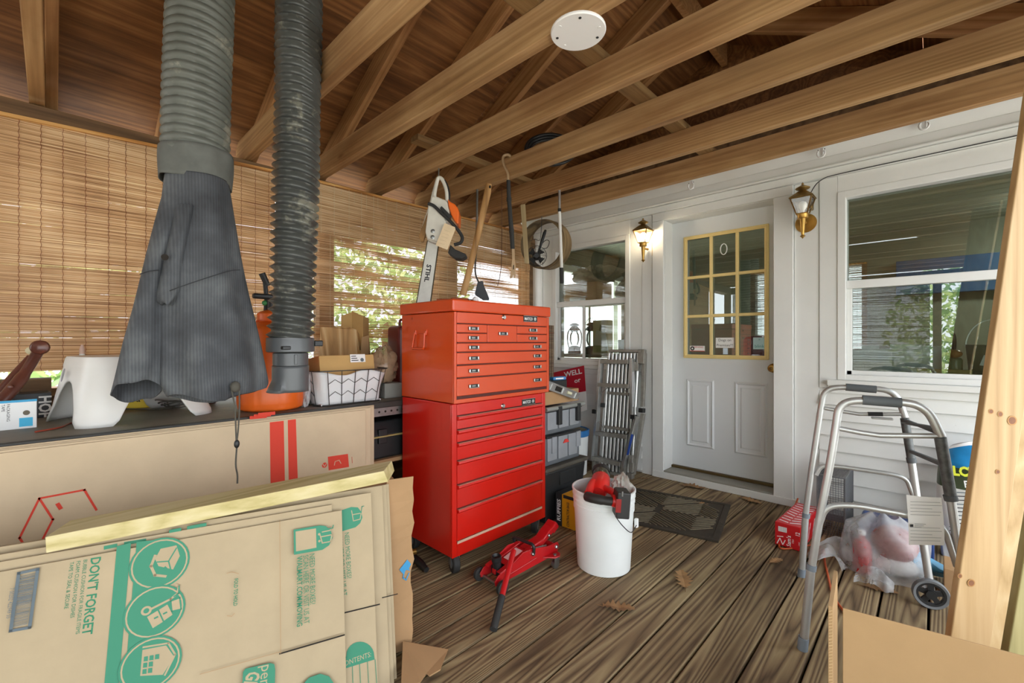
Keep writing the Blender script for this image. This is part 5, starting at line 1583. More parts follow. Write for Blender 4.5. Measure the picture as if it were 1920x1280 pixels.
MB().tube([vp(*s1(250, 25), D), vp(*s1(248, 100), D), vp(*s1(240, 135), D)], 0.004, 8).build('wall_hook', M_steel, smooth=60)
tag(bpy.data.objects['wall_hook'], 'steel hook in the joist that carries the chainsaw', 'hook')
def h2_(x, y): return (870 + x/4.267, 280 + y/4.267)
# wrecking bar over the third joist
D2 = depth_of(at(951, 330, y=2.09))
wr_ = thing('wrecking_bar', 'flat wrecking bar with black rubber grip hooked over a joist', 'crowbar', vp(*h2_(390, 1030), D2))
M_tan = mat('tan_steel', '#a58a68', 0.5, metal=0.3, var=0.15, vs=14)
MB().tube(smooth_path([vp(*h2_(*p), D2, o) for p, o in (((385, 75), -0.03), ((365, 45), -0.01), ((335, 45), 0.0), ((312, 68), 0.0), ((322, 130), 0.0), ((350, 190), 0.0), ((354, 250), 0.0))], 6), [0.010]*37, 10, sy=0.55).build('claw', M_tan, wr_, smooth=60, world=True)
gp = [h2_(*p) for p in ((355, 248), (360, 400), (372, 560), (380, 650), (389, 795))]
MB().tube([vp(x, y, D2) for x, y in gp], [0.013, 0.014, 0.0145, 0.0155, 0.014], 14).build('grip', M_rubber, wr_, smooth=60, world=True)
for t_ in (1, 3):
    p = vp(*gp[t_], D2)
    MB().tube([p + Vector((0, 0, 0.012)), p - Vector((0, 0, 0.012))], 0.0165, 14).build('grip_ring', M_rubber, wr_, smooth=40, world=True)
vpoly(wr_, 'blade', [h2_(*p) for p in ((382, 796), (404, 796), (406, 880), (413, 930), (411, 1028), (398, 1030), (394, 1000), (386, 1030), (366, 1032), (380, 930), (386, 880))], D2, 0.006, M_tan)
vpoly(wr_, 'nail_slot', [h2_(*p) for p in ((393, 925), (400, 925), (399, 960), (391, 962))], D2, 0.0008, M_dark, 0.0035)
# wooden handle
D3 = depth_of(at(917, 352, y=2.10))
wh = thing('wooden_pole', 'long bare wooden tool handle slanting down to the tool chest', 'pole', vp(868, 552, D3))
MB().tube([vp(916, 345, D3), vp(914, 362, D3), vp(896, 440, D3), vp(878, 515, D3), vp(868, 553, D3)], [0.022, 0.024, 0.022, 0.022, 0.024], 14, sy=0.7).build('shaft', wood('ash_handle', '#7c5a33', '#a9804f', '#c49d6a', 'z', grain=10, along=0.05, knots=False), wh, smooth=60, world=True)
MB().ball(vp(919, 352, D3, 0.02), 0.008, 10, 6, (1, 1, 1.4)).build('knot_hole', M_dark, wh, smooth=60, world=True)
# hoe
D4 = depth_of(at(893, 368, y=2.13))
he = thing('garden_hoe', 'steel hoe with dark triangular head hanging behind the wooden handle', 'hoe', vp(905, 560, D4))
MB().tube([vp(895, 352, D4), vp(894, 420, D4), vp(893, 470, D4)], 0.0085, 8).build('rod', M_steel, he, smooth=60, world=True)
MB().tube(smooth_path([vp(893, 470, D4), vp(891, 500, D4), vp(892, 515, D4), vp(897, 528, D4)], 5), 0.006, 8).build('neck', mat('dark_iron', '#4b4640', 0.5, metal=0.5), he, smooth=60, world=True)
vpoly(he, 'head', [h2_(*p) for p in ((110, 1060), (150, 1050), (160, 1090), (202, 1190), (200, 1208), (150, 1205), (90, 1165), (88, 1145))], D4, 0.012, mat('hoe_black', '#34373d', 0.5), 0.0, 0.004)
# thin rod
D5 = depth_of(at(941, 420, y=2.50))
MB().tube([vp(941, 352, D5), vp(941, 440, D5), vp(940, 500, D5), vp(937, 520, D5), vp(933, 536, D5)], 0.0028, 6).build('wire_rod', mat('rust_wire', '#6d4c35', 0.6, metal=0.3), smooth=60)
tag(bpy.data.objects['wire_rod'], 'thin rusty wire rod with a bent lower end', 'rod')
# pale strip, pole, fan, hoop
D6 = depth_of(at(981, 385, y=2.56))
st = vpoly(None, 'wooden_strip', [h2_(*p) for p in ((453, 445), (490, 440), (521, 908), (521, 914), (485, 912))], D6, 0.014, wood('pale_strip', '#8e7a55', '#b8a47c', '#d2c29c', 'z', grain=10, along=0.05, knots=False))
tag(st, 'pale wooden strip hanging between the wrecking bar and the hoop', 'strip')
D7 = depth_of(at(1049, 365, y=2.56))
po = thing('telescopic_pole', 'white telescopic pole with black grip hanging from a joist', 'pole', vp(1053, 530, D7))
MB().tube([vp(1049, 350, D7), vp(1049, 393, D7)], 0.0095, 10).build('upper_tube', M_alu, po, smooth=60, world=True)
MB().tube([vp(1049, 393, D7), vp(1053, 503, D7)], 0.0115, 12).build('lower_tube', mat('pole_white', '#dcdcd8', 0.35), po, smooth=60, world=True)
MB().tube([vp(1049, 391, D7), vp(1049.2, 397, D7)], 0.0128, 12).build('collar', M_black, po, smooth=60, world=True)
MB().tube([vp(1052.8, 502, D7), vp(1053.5, 531, D7)], 0.0130, 12).build('grip', M_rubber, po, smooth=60, world=True)
D8 = depth_of(at(1016, 415, y=2.98))
hp = thing('wooden_hoop', 'round bentwood hoop hanging in front of the window corner', 'hoop', vp(1022, 507, D8))
axis = (-FW - RT*0.62 + Vector((0, 0, -0.10))).normalized()
Mh = frame(vp(1023, 459, D8), axis.cross(Vector((0, 0, 1))), axis.cross(axis.cross(Vector((0, 0, 1)))))
rr_ = 45*D8/FPX
for i in range(3):
    MB().lathe([(rr_-0.012+0.004*i, -0.085+0.002*i), (rr_-0.006+0.004*i, -0.085+0.002*i), (rr_-0.006+0.004*i, 0.085-0.014*i), (rr_-0.012+0.004*i, 0.085-0.014*i), (rr_-0.012+0.004*i, -0.085+0.002*i)], 56, Mh, cap=False).build('bent_band', wood('hoop_wood', '#4a3b29', '#6f5c41', '#8f7a58', 'z', grain=10, knots=False), hp, smooth=40, world=True)
MB().tube([vp(1016, 405, D8), vp(1015, 425, D8)], 0.003, 6).build('hang_loop', M_steel, hp, world=True)
D9 = D8 - 0.12
fn_ = thing('clip_fan', 'small black clip fan hanging in the wooden hoop', 'fan', vp(1006, 500, D9))
fc = vp(1006, 480, D9)
Mf = frame(fc, RT, (0, 0, 1))
fr_ = 19*D9/FPX
for k in range(7):
    z = 0.022*math.sin(math.pi*k/6) ; rk = fr_*(1 if k in (0,) else math.cos(math.pi*k/14))
    MB().tube([Mf @ Vector((rk*math.cos(a), rk*math.sin(a), 0.012 + z)) for a in [2*math.pi*i/26 for i in range(26)]], 0.0014, 4, closed=True).build('cage_ring', M_black, fn_, world=True)
for k in range(14):
    a = 2*math.pi*k/14
    MB().tube([Mf @ Vector((fr_*math.cos(a), fr_*math.sin(a), 0.0)), Mf @ Vector((fr_*0.75*math.cos(a), fr_*0.75*math.sin(a), 0.028)), Mf @ Vector((fr_*0.2*math.cos(a), fr_*0.2*math.sin(a), 0.036))], 0.0012, 4).build('cage_wire', M_black, fn_, world=True)
for k in range(4):
    a = 2*math.pi*k/4 + 0.4
    MB().add([Mf @ Vector((0, 0, 0.004)), Mf @ Vector((fr_*0.85*math.cos(a), fr_*0.85*math.sin(a), 0.010)), Mf @ Vector((fr_*0.85*math.cos(a+0.9), fr_*0.85*math.sin(a+0.9), -0.004))], [(0,1,2)]).build('blade', M_rubber, fn_, world=True, solid=0.002)
MB().lathe([(fr_*0.35, -0.045), (fr_*0.4, -0.03), (fr_*0.4, 0.0), (fr_*0.25, 0.030)], 18, Mf).build('motor', M_black, fn_, smooth=40, world=True)
MB().tube([vp(1012, 466, D9), vp(1016, 452, D9), vp(1021, 437, D9), vp(1023, 431, D9)], [0.009, 0.013, 0.014, 0.009], 10).build('clip_handle', M_black, fn_, smooth=60, world=True)
MB().tube(smooth_path([vp(1014, 458, D9), vp(1024, 450, D9), vp(1030, 453, D9), vp(1026, 464, D9), vp(1018, 466, D9)], 5), 0.003, 6).build('clip_spring', M_black, fn_, smooth=60, world=True)
MB().tube(smooth_path([vp(994, 452, D9), vp(1002, 448, D9), vp(1012, 450, D9), vp(1015, 430, D9), vp(1016, 412, D9)], 5), 0.0025, 6).build('power_cord', M_black, fn_, smooth=60, world=True)
# coil of black hose on the joists
hc = thing('hose_coil', 'coil of black garden hose lying above the joists', 'hose', (-2.05, 2.36, JZ+JH))
cc = at(1032, 285, y=2.36)
Mc = frame(cc, RT, (FW*0.5 + Vector((0, 0, 0.9))))
for k in range(3):
    MB().tube([Mc @ Vector(((0.145+0.012*k)*math.cos(a), (0.13+0.012*k)*math.sin(a), 0.012*k)) for a in [2*math.pi*i/40 for i in range(40)]], 0.011, 8, closed=True).build('loop', M_black, hc, smooth=60, world=True)
# white cover plate under the joists
cpx = at(1084, 56, z=JZ)
cpl = thing('cover_plate', 'white oval electrical cover plate under the ceiling joist', 'cover plate', (cpx.x, cpx.y, JZ-0.012))
MB().lathe([(0.092, 0.012), (0.096, 0.010), (0.097, 0.004), (0.094, 0.0)], 40).build('plate', mat('plate_white', '#f1f2f2', 0.4), cpl, smooth=40)
for i, a in enumerate((60, 165, 205, 310, 250, 20)):
    MB().lathe([(0.005, -0.0015), (0.005, 0.0)], 10, Matrix.Translation((0.075*math.cos(R(a)), 0.075*math.sin(R(a)), 0))).build('screw', M_ink if i in (0, 2, 3) else M_paper, cpl)

# ------------------------------------------------------------------ wall lanterns
def lantern(name, label, x, z, lit):
    """carriage lamp on a round wall plate."""
    t = thing(name, label, 'wall lamp', (x, WY-0.012, z-0.17), group=None)
    c = Vector((x, WY-0.115, z))
    MB().lathe([(0.002, 0.030), (0.035, 0.028), (0.048, 0.018), (0.058, 0.010), (0.062, 0.0), (0.062, -0.004)], 28, frame((x, WY-0.012, z-0.055), (-1, 0, 0), (0, 0, 1))).build('wall_plate', M_brass, t, smooth=40, world=True)
    MB().tube(fillet([(x, WY-0.035, z-0.055), (x, WY-0.115, z-0.055), (x, WY-0.115, z-0.03)], 0.03), 0.010, 10).build('arm', M_brass, t, smooth=60, world=True)
    T = Matrix.Translation(c)
    MB().lathe([(0.001, -0.175), (0.008, -0.165), (0.016, -0.158), (0.008, -0.150), (0.009, -0.145), (0.017, -0.045), (0.030, -0.043), (0.030, -0.020), (0.034, -0.014)], 20, T).build('stem', M_brass, t, smooth=40, world=True)
    hb, ht_, z0, z1 = 0.030, 0.058, -0.014, 0.085
    def corner(k, r, zz): a = R(45+90*k); return c + Vector((r*1.414*math.cos(a), r*1.414*math.sin(a), zz))
    for k in range(4):
        MB().bar(corner(k, hb, z0), corner(k, ht_, z1), 0.006, 0.006, up=(0.3, 1, 0)).build('rib', M_brassd, t, world=True)
        a, b, d_, e_ = corner(k, hb, z0), corner(k+1, hb, z0), corner(k+1, ht_, z1), corner(k, ht_, z1)
        MB().add([a, b, d_, e_], [(0,1,2,3)]).build('glass_pane', (film_mat('lamp_glass_lit', '#fff6e2', 0.45, 0.3) if lit else glass_mat('lamp_glass', (0.97, 0.96, 0.93), 0.05)), t, world=True)
        MB().bar(e_, d_, 0.008, 0.008).build('top_rim', M_brassd, t, world=True)
        MB().bar(a, b, 0.006, 0.006).build('bottom_rim', M_brass, t, world=True)
    rf_ = MB()
    top = [corner(k, 0.020, 0.132) for k in range(4)]; bot = [corner(k, 0.066, 0.088) for k in range(4)]
    rf_.add(bot + top, [(k, (k+1) % 4, 4+(k+1) % 4, 4+k) for k in range(4)] + [(4,5,6,7)])
    rf_.build('roof', M_brassd, t, world=True, solid=0.003)
    MB().lathe([(0.020, 0.130), (0.018, 0.140), (0.040, 0.150), (0.042, 0.154), (0.012, 0.172), (0.006, 0.176), (0.007, 0.184), (0.001, 0.192)], 20, T).build('finial', M_brassd, t, smooth=40, world=True)
    em = None
    if lit:
        m, nt, b = _nodes('lamp_bulb_lit')
        b.inputs['Emission Color'].default_value = (1.0, 0.86, 0.62, 1); b.inputs['Emission Strength'].default_value = 30.0
        em = m
    else:
        em = mat('bulb_off', '#f2f2ee', 0.2)
    MB().lathe([(0.010, -0.012), (0.012, 0.008), (0.024, 0.030), (0.026, 0.045), (0.020, 0.062), (0.004, 0.070)], 18, T).build('bulb', em, t, smooth=50, world=True)
    if lit:
        ld = bpy.data.lights.new('lamp_light', 'POINT'); ld.energy = 3.5; ld.color = (1.0, 0.80, 0.55); ld.shadow_soft_size = 0.03
        lo_ = bpy.data.objects.new('lamp_light', ld); COL.objects.link(lo_); lo_.parent = t
        lo_.location = wm(t).inverted() @ (c + Vector((0, -0.0, 0.045)))
    return t
lantern('wall_lantern', 'brass wall lantern left of the door, lit warm', at(1206, 455, y=3.385).x, at(1206, 452, y=3.385).z, True)
lantern('wall_lantern', 'brass wall lantern right of the door, unlit', at(1505, 395, y=3.385).x, at(1505, 397, y=3.385).z, False)
MB().box((-0.625, WY-0.10, 1.985), (-0.575, WY-0.016, 2.04)).build('motion_sensor', M_brassd, bevel=0.006)
tag(bpy.data.objects['motion_sensor'], 'small dark bracket behind the unlit lantern', 'bracket')
MB().tube(smooth_path([(-0.60, WY-0.05, 2.04), (-0.585, WY-0.05, 2.10), (-0.53, WY-0.052, 2.165), (-0.40, WY-0.050, 2.181), (0.2, WY-0.050, 2.183), (0.9, WY-0.050, 2.184)], 6), 0.0032, 6).build('cable', M_ink, smooth=60)
tag(bpy.data.objects['cable'], 'dark cable running from the unlit lantern along the frieze', 'cable')
for i, (px, py, lb) in enumerate(((1296, 348, 'white plastic hook above the left part of the door'), (1540, 287, 'white plastic hook above the unlit lantern'), (1733, 234, 'white plastic hook above the wide window'))):
    p = at(px, py, y=WY-0.17)
    t = thing('plastic_hook', lb, 'hook', (p.x, WY-0.17, p.z))
    MB().box((-0.010, 0.0, -0.02), (0.010, 0.03, 0.035)).build('base', M_paper, t, bevel=0.003)
    MB().tube([Vector((0, -0.003, -0.005)) + Vector((0.020*math.sin(R(a)), -0.006, -0.024*math.cos(R(a)))) for a in range(-130, 131, 20)], 0.0055, 8).build('hook_ring', M_paper, t, smooth=60)
    for s in (-1, 1):
        MB().lathe([(0.003, 0), (0.003, 0.002)], 8, frame((0.017*s, 0.0, 0.022), (1, 0, 0), (0, 0, 1))).build('screw', M_ink, t)
# ------------------------------------------------------------------ white bucket with cordless tool
BC = Vector((-1.200, 1.918, 0))
bu = thing('bucket', 'white plastic bucket with a wire bail standing on the deck', 'bucket', BC)
M_bk = mat('bucket_white', '#e7ebea', 0.4, var=0.03, vs=5, wear='#b7bab5', wearamt=0.72, wearscale=12)
MB().lathe([(0.126, 0.001), (0.130, 0.004), (0.146, 0.290), (0.150, 0.292), (0.150, 0.318), (0.1465, 0.320), (0.1475, 0.332), (0.153, 0.334), (0.153, 0.341), (0.149, 0.343), (0.150, 0.357), (0.155, 0.359), (0.155, 0.366), (0.151, 0.368), (0.152, 0.380), (0.157, 0.383), (0.157, 0.391), (0.152, 0.393), (0.147, 0.388), (0.128, 0.02), (0.01, 0.018)], 56, cap=False).build('pail', M_bk, bu, smooth=35)
er = Vector((0.155*math.cos(R(28)), 0.155*math.sin(R(28)), 0.292))
el = Vector((0.10, -0.118, 0.30))
sg = (RT*0.150 + Vector((0, 0, 0.275)) - FW*0.02); sg2 = (RT*0.024 - FW*0.150 + Vector((0, 0, 0.302)))
MB().tube(smooth_path([sg2, RT*0.055 - FW*0.158 + Vector((0, 0, 0.262)), RT*0.10 - FW*0.140 + Vector((0, 0, 0.222)), RT*0.148 - FW*0.06 + Vector((0, 0, 0.222))], 6), 0.0022, 6).build('bail_wire', M_ink, bu, smooth=60)
MB().box((-0.008, -0.010, -0.022), (0.008, 0.010, 0.022), Matrix.Translation(RT*0.152 - FW*0.045 + Vector((0, 0, 0.228)))).build('bail_grip', M_paper, bu, bevel=0.004)
# cordless saw / vacuum lying in the rim
dB = depth_of(BC + Vector((0, 0, 0.38)))
def b4(x, y): return (1070 + x/5.333, 860 + y/5.333)
ct = thing('cordless_tool', 'red and black cordless tool with battery lying across the bucket rim', 'power tool', vp(*b4(330, 470), dB-0.06))
M_tr = mat('tool_red', '#d6231e', 0.38, var=0.05)
M_tb = mat('tool_black', '#2b2a29', 0.5, var=0.1)
MB().tube([vp(*b4(300, 130), dB+0.16), vp(*b4(305, 175), dB+0.11), vp(*b4(305, 200), dB+0.09)], [0.040, 0.046, 0.046], 20).build('dust_cup', film_mat('smoke_cup', '#57503f', 0.85, 0.2), ct, smooth=60, world=True)
MB().tube([vp(*b4(305, 105), dB+0.17), vp(*b4(305, 140), dB+0.15)], [0.046, 0.048], 22).build('front_ring', M_tb, ct, smooth=60, world=True)
MB().tube([vp(*b4(303, 205), dB+0.09), vp(*b4(300, 250), dB+0.03), vp(*b4(285, 300), dB-0.02), vp(*b4(270, 345), dB-0.05)], [0.047, 0.046, 0.044, 0.036], 22).build('motor_housing', M_tr, ct, smooth=60, world=True)
for i in range(6):
    MB().tube([vp(*b4(250+i*16, 252), dB-0.027), vp(*b4(246+i*16, 280), dB-0.042)], 0.0022, 6).build('vent_slot', M_ink, ct, world=True)
MB().tube(smooth_path([vp(*b4(165, 375), dB-0.11), vp(*b4(230, 395), dB-0.15), vp(*b4(330, 415), dB-0.175), vp(*b4(430, 428), dB-0.19)], 5), [0.023]*5+[0.022]*5+[0.020]*6, 16).build('handle_grip', M_tb, ct, smooth=60, world=True)
MB().tube(smooth_path([vp(*b4(175, 350), dB-0.10), vp(*b4(200, 280), dB-0.04), vp(*b4(230, 230), dB+0.0)], 5), 0.019, 14).build('nose_bridge', M_tr, ct, smooth=60, world=True)
MB().tube(smooth_path([vp(*b4(340, 290), dB-0.04), vp(*b4(400, 320), dB-0.09), vp(*b4(450, 355), dB-0.15)], 5), 0.017, 14).build('rear_bridge', M_tr, ct, smooth=60, world=True)
MB().tube([vp(*b4(412, 415), dB-0.19), vp(*b4(462, 425), dB-0.19)], [0.026, 0.032], 16, sy=1.0).build('battery_neck', M_tr, ct, smooth=60, world=True)
def slab(root, name, c, d0, w, h, dd, m, roll=0.0, bevel=0.004):
    M_ = frame(vp(*c, d0), RT, (0, 0, 1)) @ Matrix.Rotation(roll, 4, 'Z')
    return MB().cbox((0, 0, 0), (w, h, dd), M_).build(name, m, root, world=True, bevel=bevel)
bt_ = slab(ct, 'battery', b4(508, 440), dB-0.20, 0.060, 0.118, 0.085, M_tb, R(-4), 0.006)
slab(ct, 'battery_label', b4(478, 470), dB-0.244, 0.024, 0.060, 0.003, mat('tool_dkred', '#8e1d1b', 0.4), R(-4), 0.001)
slab(ct, 'charge_window', b4(518, 352), dB-0.244, 0.007, 0.022, 0.003, M_steel, R(-4), 0.001)
# plastic bag in the bucket
crumple('clear_bag', 'crumpled clear plastic bag stuffed into the white bucket', 'bag', vp(*b4(515, 330), dB+0.03) - Vector((0, 0, 0.05)), (0.055, 0.055, 0.075), film_mat('bag_film', '#cfcfc6', 0.42, 0.25), 21, 34, 20, 0.35)

# ------------------------------------------------------------------ contractor bag box
cb = thing('contractor_bag_box', 'yellow box of contractor bags between the tote and the bucket', 'box', (-1.52, 2.21, 0))
M_yel = mat('box_yellow', '#e0a11c', 0.45, var=0.05)
MB().box((-1.675, 2.14, 0.001), (-1.38, 2.29, 0.195)).build('carton', M_yel, cb, world=True, bevel=0.003)
MB().box((-1.677, 2.1385, 0.0015), (-1.630, 2.1398, 0.1945)).build('black_band', M_ink, cb, world=True)
MB().box((-1.677, 2.139, 0.1945), (-1.630, 2.2905, 0.1965)).build('black_band', M_ink, cb, world=True)
MB().box((-1.62, 2.1388, 0.175), (-1.385, 2.1398, 0.1945)).build('black_band', M_ink, cb, world=True)
fy = frame((0, 2.1384, 0), (1, 0, 0), (0, 0, 1))
fit_text('lettering', 'RUFFIES', 0.13, 0.026, M_paper, cb, frame((-1.653, 2.1375, 0.030), (0, 0, 1), (-1, 0, 0)), 0.03)
fit_text('lettering', 'CONTRACTOR BAGS', 0.145, 0.018, M_ink, cb, frame((-1.585, 2.1384, 0.012), (0, 0, 1), (-1, 0, 0)), 0.02)
MB().lathe([(0.028, 0), (0.028, 0.0006)], 28, frame((-1.49, 2.1392, 0.075), (1, 0, 0), (0, 0, 1))).build('red_seal', M_red_ink, cb, world=True)
MB().lathe([(0.022, 0), (0.022, 0.0012)], 28, frame((-1.49, 2.1392, 0.075), (1, 0, 0), (0, 0, 1))).build('seal_centre', M_paper, cb, world=True)

# ------------------------------------------------------------------ door mat
P0, P1, P2 = Vector((-1.003, 3.203, 0)), Vector((-1.606, 3.075, 0)), Vector((-0.826, 2.566, 0))
ux = (P1-P0).normalized(); uy = (P2-P0).normalized(); uy = (uy - ux*uy.dot(ux)).normalized()
W_, H_ = 0.80, 0.655
dm = thing('door_mat', 'dark brown rubber door mat with a diamond rib pattern', 'door mat', P0)
M_mat = mat('mat_brown', '#3a3328', 0.85, var=0.25, vs=14, wear='#7a6f5a', wearamt=0.66, wearscale=30)
MD = frame(P0, ux, -uy)
Mm = Matrix((ux, uy, Vector((0, 0, 1)))).transposed().to_4x4(); Mm.translation = P0
MB().box((0, 0, 0.0005), (W_, H_, 0.007), Mm).build('base', M_mat, dm, world=True)
for a, b in (((0, 0), (W_, 0.035)), ((0, H_-0.035), (W_, H_)), ((0, 0.035), (0.035, H_-0.035)), ((W_-0.035, 0.035), (W_, H_-0.035))):
    MB().box((*a, 0.007), (*b, 0.011), Mm).build('border', M_mat, dm, world=True, bevel=0.002)
M_rib = mat('mat_rib', '#746a57', 0.9, var=0.2, vs=30)
iw0, iw1, ih0, ih1 = 0.042, W_-0.042, 0.042, H_-0.042
def clipseg(c, d):
    lo_, hi_ = -2.0, 2.0
    for i, (mn, mx) in enumerate(((iw0, iw1), (ih0, ih1))):
        if abs(d[i]) < 1e-9: continue
        t0, t1 = (mn-c[i])/d[i], (mx-c[i])/d[i]
        lo_, hi_ = max(lo_, min(t0, t1)), min(hi_, max(t0, t1))
    return (lo_, hi_)
ribs = 0
cxm, cym = W_/2, H_/2
for ci, (cx_, cy_) in enumerate(((W_*0.2, H_/2), (W_*0.8, H_/2), (W_/2, 0.0), (W_/2, H_))):
    for k in range(1, 9):
        r = 0.030*k
        for (sx_, sy2) in ((1, 1), (1, -1), (-1, -1), (-1, 1)):
            a = Vector((cx_ + sx_*r*1.2, cy_)); b = Vector((cx_, cy_ + sy2*r))
            n_ = 8
            # keep the piece inside the mat and inside this diamond's own quarter
            ok = []
            for j in range(n_+1):
                p = a.lerp(b, j/n_)
                own = min(range(4), key=lambda q: abs(p.x-((W_*0.2, W_*0.8, W_/2, W_/2)[q]))/1.2 + abs(p.y-((H_/2, H_/2, 0.0, H_)[q])))
                if iw0 < p.x < iw1 and ih0 < p.y < ih1 and own == ci: ok.append(p)
            if len(ok) < 2: continue
            q0, q1 = ok[0], ok[-1]
            MB().bar(Mm @ Vector((q0.x, q0.y, 0.009)), Mm @ Vector((q1.x, q1.y, 0.009)), 0.0055, 0.005).build('rib', M_rib, dm, world=True)

# ------------------------------------------------------------------ floor jack
jk_ = thing('floor_jack', 'red trolley jack with its pump handle resting on the deck', 'jack', (-1.46, 1.405, 0), R(86))
M_jr = mat('jack_red', '#b3161c', 0.3, var=0.12, vs=6, coat=0.2)
# local: x forwards, y to the left
for s in (-1, 1):
    y0 = 0.052*s
    prof = [(-0.035, 0.030), (0.30, 0.045), (0.375, 0.060), (0.385, 0.085), (0.375, 0.105), (0.30, 0.105), (0.20, 0.125), (0.13, 0.128), (0.06, 0.095), (-0.02, 0.072), (-0.04, 0.05)]
    Mp = frame((0, y0 + 0.003, 0), (1, 0, 0), (0, 0, 1))
    MB().prism(prof, 0.006, Mp).build('side_plate', M_jr, jk_, bevel=0.0015)
    # rolled top flange and pressed rib
    MB().bar((-0.01, y0-0.010*s, 0.078), (0.19, y0-0.010*s, 0.127), 0.026, 0.005).build('flange', M_jr, jk_, bevel=0.002)
    MB().tube([(0.03, y0+0.004*s, 0.056), (0.22, y0+0.004*s, 0.076)], 0.004, 8).build('pressed_rib', M_jr, jk_, smooth=60)
    w = MB().lathe([(0.010, -0.011), (0.026, -0.011), (0.031, -0.007), (0.031, 0.007), (0.026, 0.011), (0.010, 0.011)], 24, frame((-0.02, 0.082*s, 0.031), (1, 0, 0), (0, 0, 1))).build('rear_wheel', M_rubber, jk_, smooth=40)
    MB().lathe([(0.014, -0.012), (0.014, 0.012)], 16, frame((-0.02, 0.082*s, 0.031), (1, 0, 0), (0, 0, 1))).build('hub', M_steel, w, smooth=40)
    MB().prism([(0.265, 0.055*s), (0.365, 0.055*s), (0.360, 0.085*s), (0.335, 0.105*s), (0.305, 0.100*s)] if s > 0 else [(0.265, 0.055*s), (0.305, 0.100*s), (0.335, 0.105*s), (0.360, 0.085*s), (0.365, 0.055*s)], 0.007, None, 0.058).build('caster_plate', M_jr, jk_, bevel=0.003)
    fwl = MB().lathe([(0.006, -0.010), (0.020, -0.010), (0.020, 0.010), (0.006, 0.010)], 20, frame((0.325, 0.082*s, 0.0205), (1, 0, 0), (0, 0, 1))).build('front_wheel', M_steel, jk_, smooth=40)
    MB().box((0.308, 0.094*s-0.0015, 0.012), (0.342, 0.094*s+0.0015, 0.058)).build('caster_fork', M_steel, jk_, bevel=0.002)
    MB().lathe([(0.009, 0), (0.009, 0.004), (0.005, 0.006)], 12, Matrix.Translation((0.325, 0.080*s, 0.065))).build('bolt', M_steel, jk_, smooth=40)
    MB().lathe([(0.011, -0.005), (0.011, 0.006), (0.006, 0.010)], 6, frame((0.362, 0.056*s, 0.085), (1, 0, 0), (0, 0, 1) if s < 0 else (0, 0, -1))).build('bolt', M_steel, jk_)
    MB().lathe([(0.011, -0.005), (0.011, 0.006), (0.006, 0.010)], 6, frame((0.195, 0.058*s, 0.105), (1, 0, 0), (0, 0, 1) if s < 0 else (0, 0, -1))).build('bolt', M_steel, jk_)
MB().tube([(-0.02, -0.09, 0.031), (-0.02, 0.09, 0.031)], 0.008, 12).build('axle', M_steel, jk_, smooth=60)
MB().tube([(0.355, -0.056, 0.085), (0.355, 0.056, 0.085)], 0.016, 14).build('front_cross_tube', M_jr, jk_, smooth=60)
MB().box((0.02, -0.050, 0.03), (0.16, 0.050, 0.075)).build('hydraulic_block', M_black, jk_, bevel=0.008)
MB().add([(0.05, -0.045, 0.085), (0.17, -0.045, 0.118), (0.17, 0.045, 0.118), (0.05, 0.045, 0.085)], [(0,1,2,3)]).build('cover_plate', M_jr, jk_, solid=0.004)
MB().add([(0.075, -0.030, 0.0975), (0.155, -0.030, 0.1195), (0.155, 0.020, 0.1195), (0.075, 0.020, 0.0975)], [(0,1,2,3)]).build('warning_label', mat('jack_label', '#d9bcbc', 0.5, var=0.1), jk_, solid=0.001)
soc = MB().lathe([(0.020, 0.0), (0.021, 0.06), (0.024, 0.064), (0.024, 0.084), (0.020, 0.086), (0.014, 0.074)], 20, Matrix.Translation((0.022, 0.0, 0.048)) @ Matrix.Rotation(R(-6), 4, 'Y')).build('handle_socket', M_black, jk_, smooth=35)
MB().box((-0.005, -0.014, 0.055), (0.003, 0.010, 0.078)).build('release_cap', M_jr, jk_, bevel=0.003)
la = MB().prism([(0.17, 0.08), (0.30, 0.105), (0.375, 0.145), (0.40, 0.175), (0.385, 0.185), (0.345, 0.165), (0.30, 0.135), (0.18, 0.115)], 0.058, frame((0, 0.029, 0), (1, 0, 0), (0, 0, 1))).build('lift_arm', M_jr, jk_, bevel=0.006)
MB().cbox((0, 0, 0), (0.050, 0.062, 0.040), Matrix.Translation((0.385, 0, 0.165)) @ Matrix.Rotation(R(-35), 4, 'Y')).build('saddle', M_jr, jk_, bevel=0.008)
for s in (-1, 1):
    MB().lathe([(0.008, 0), (0.008, 0.006), (0.004, 0.009)], 6, frame((0.335, 0.030*s, 0.142), (1, 0, 0), (0, 0, 1) if s < 0 else (0, 0, -1))).build('bolt', M_steel, jk_)
MB().tube([(0.21, -0.040, 0.118), (0.30, -0.045, 0.108)], 0.0035, 8).build('return_spring', M_steel, jk_, smooth=60)
MB().tube(fillet([(0.195, -0.062, 0.105), (0.195, -0.066, 0.148), (0.175, 0.066, 0.152), (0.195, 0.062, 0.105)], 0.02), 0.0075, 8).build('carry_handle', M_black, jk_, smooth=60)
hb_ = at(963, 1032, x=-1.385); he_ = at(925, 1180, z=0.014)
hm_ = hb_.lerp(he_, 0.62)
MB().tube([hb_, hm_], 0.0125, 14).build('pump_handle', M_jr, jk_, smooth=60, world=True)
MB().tube([hm_, he_], 0.0150, 14).build('handle_grip', M_rubber, jk_, smooth=60, world=True)

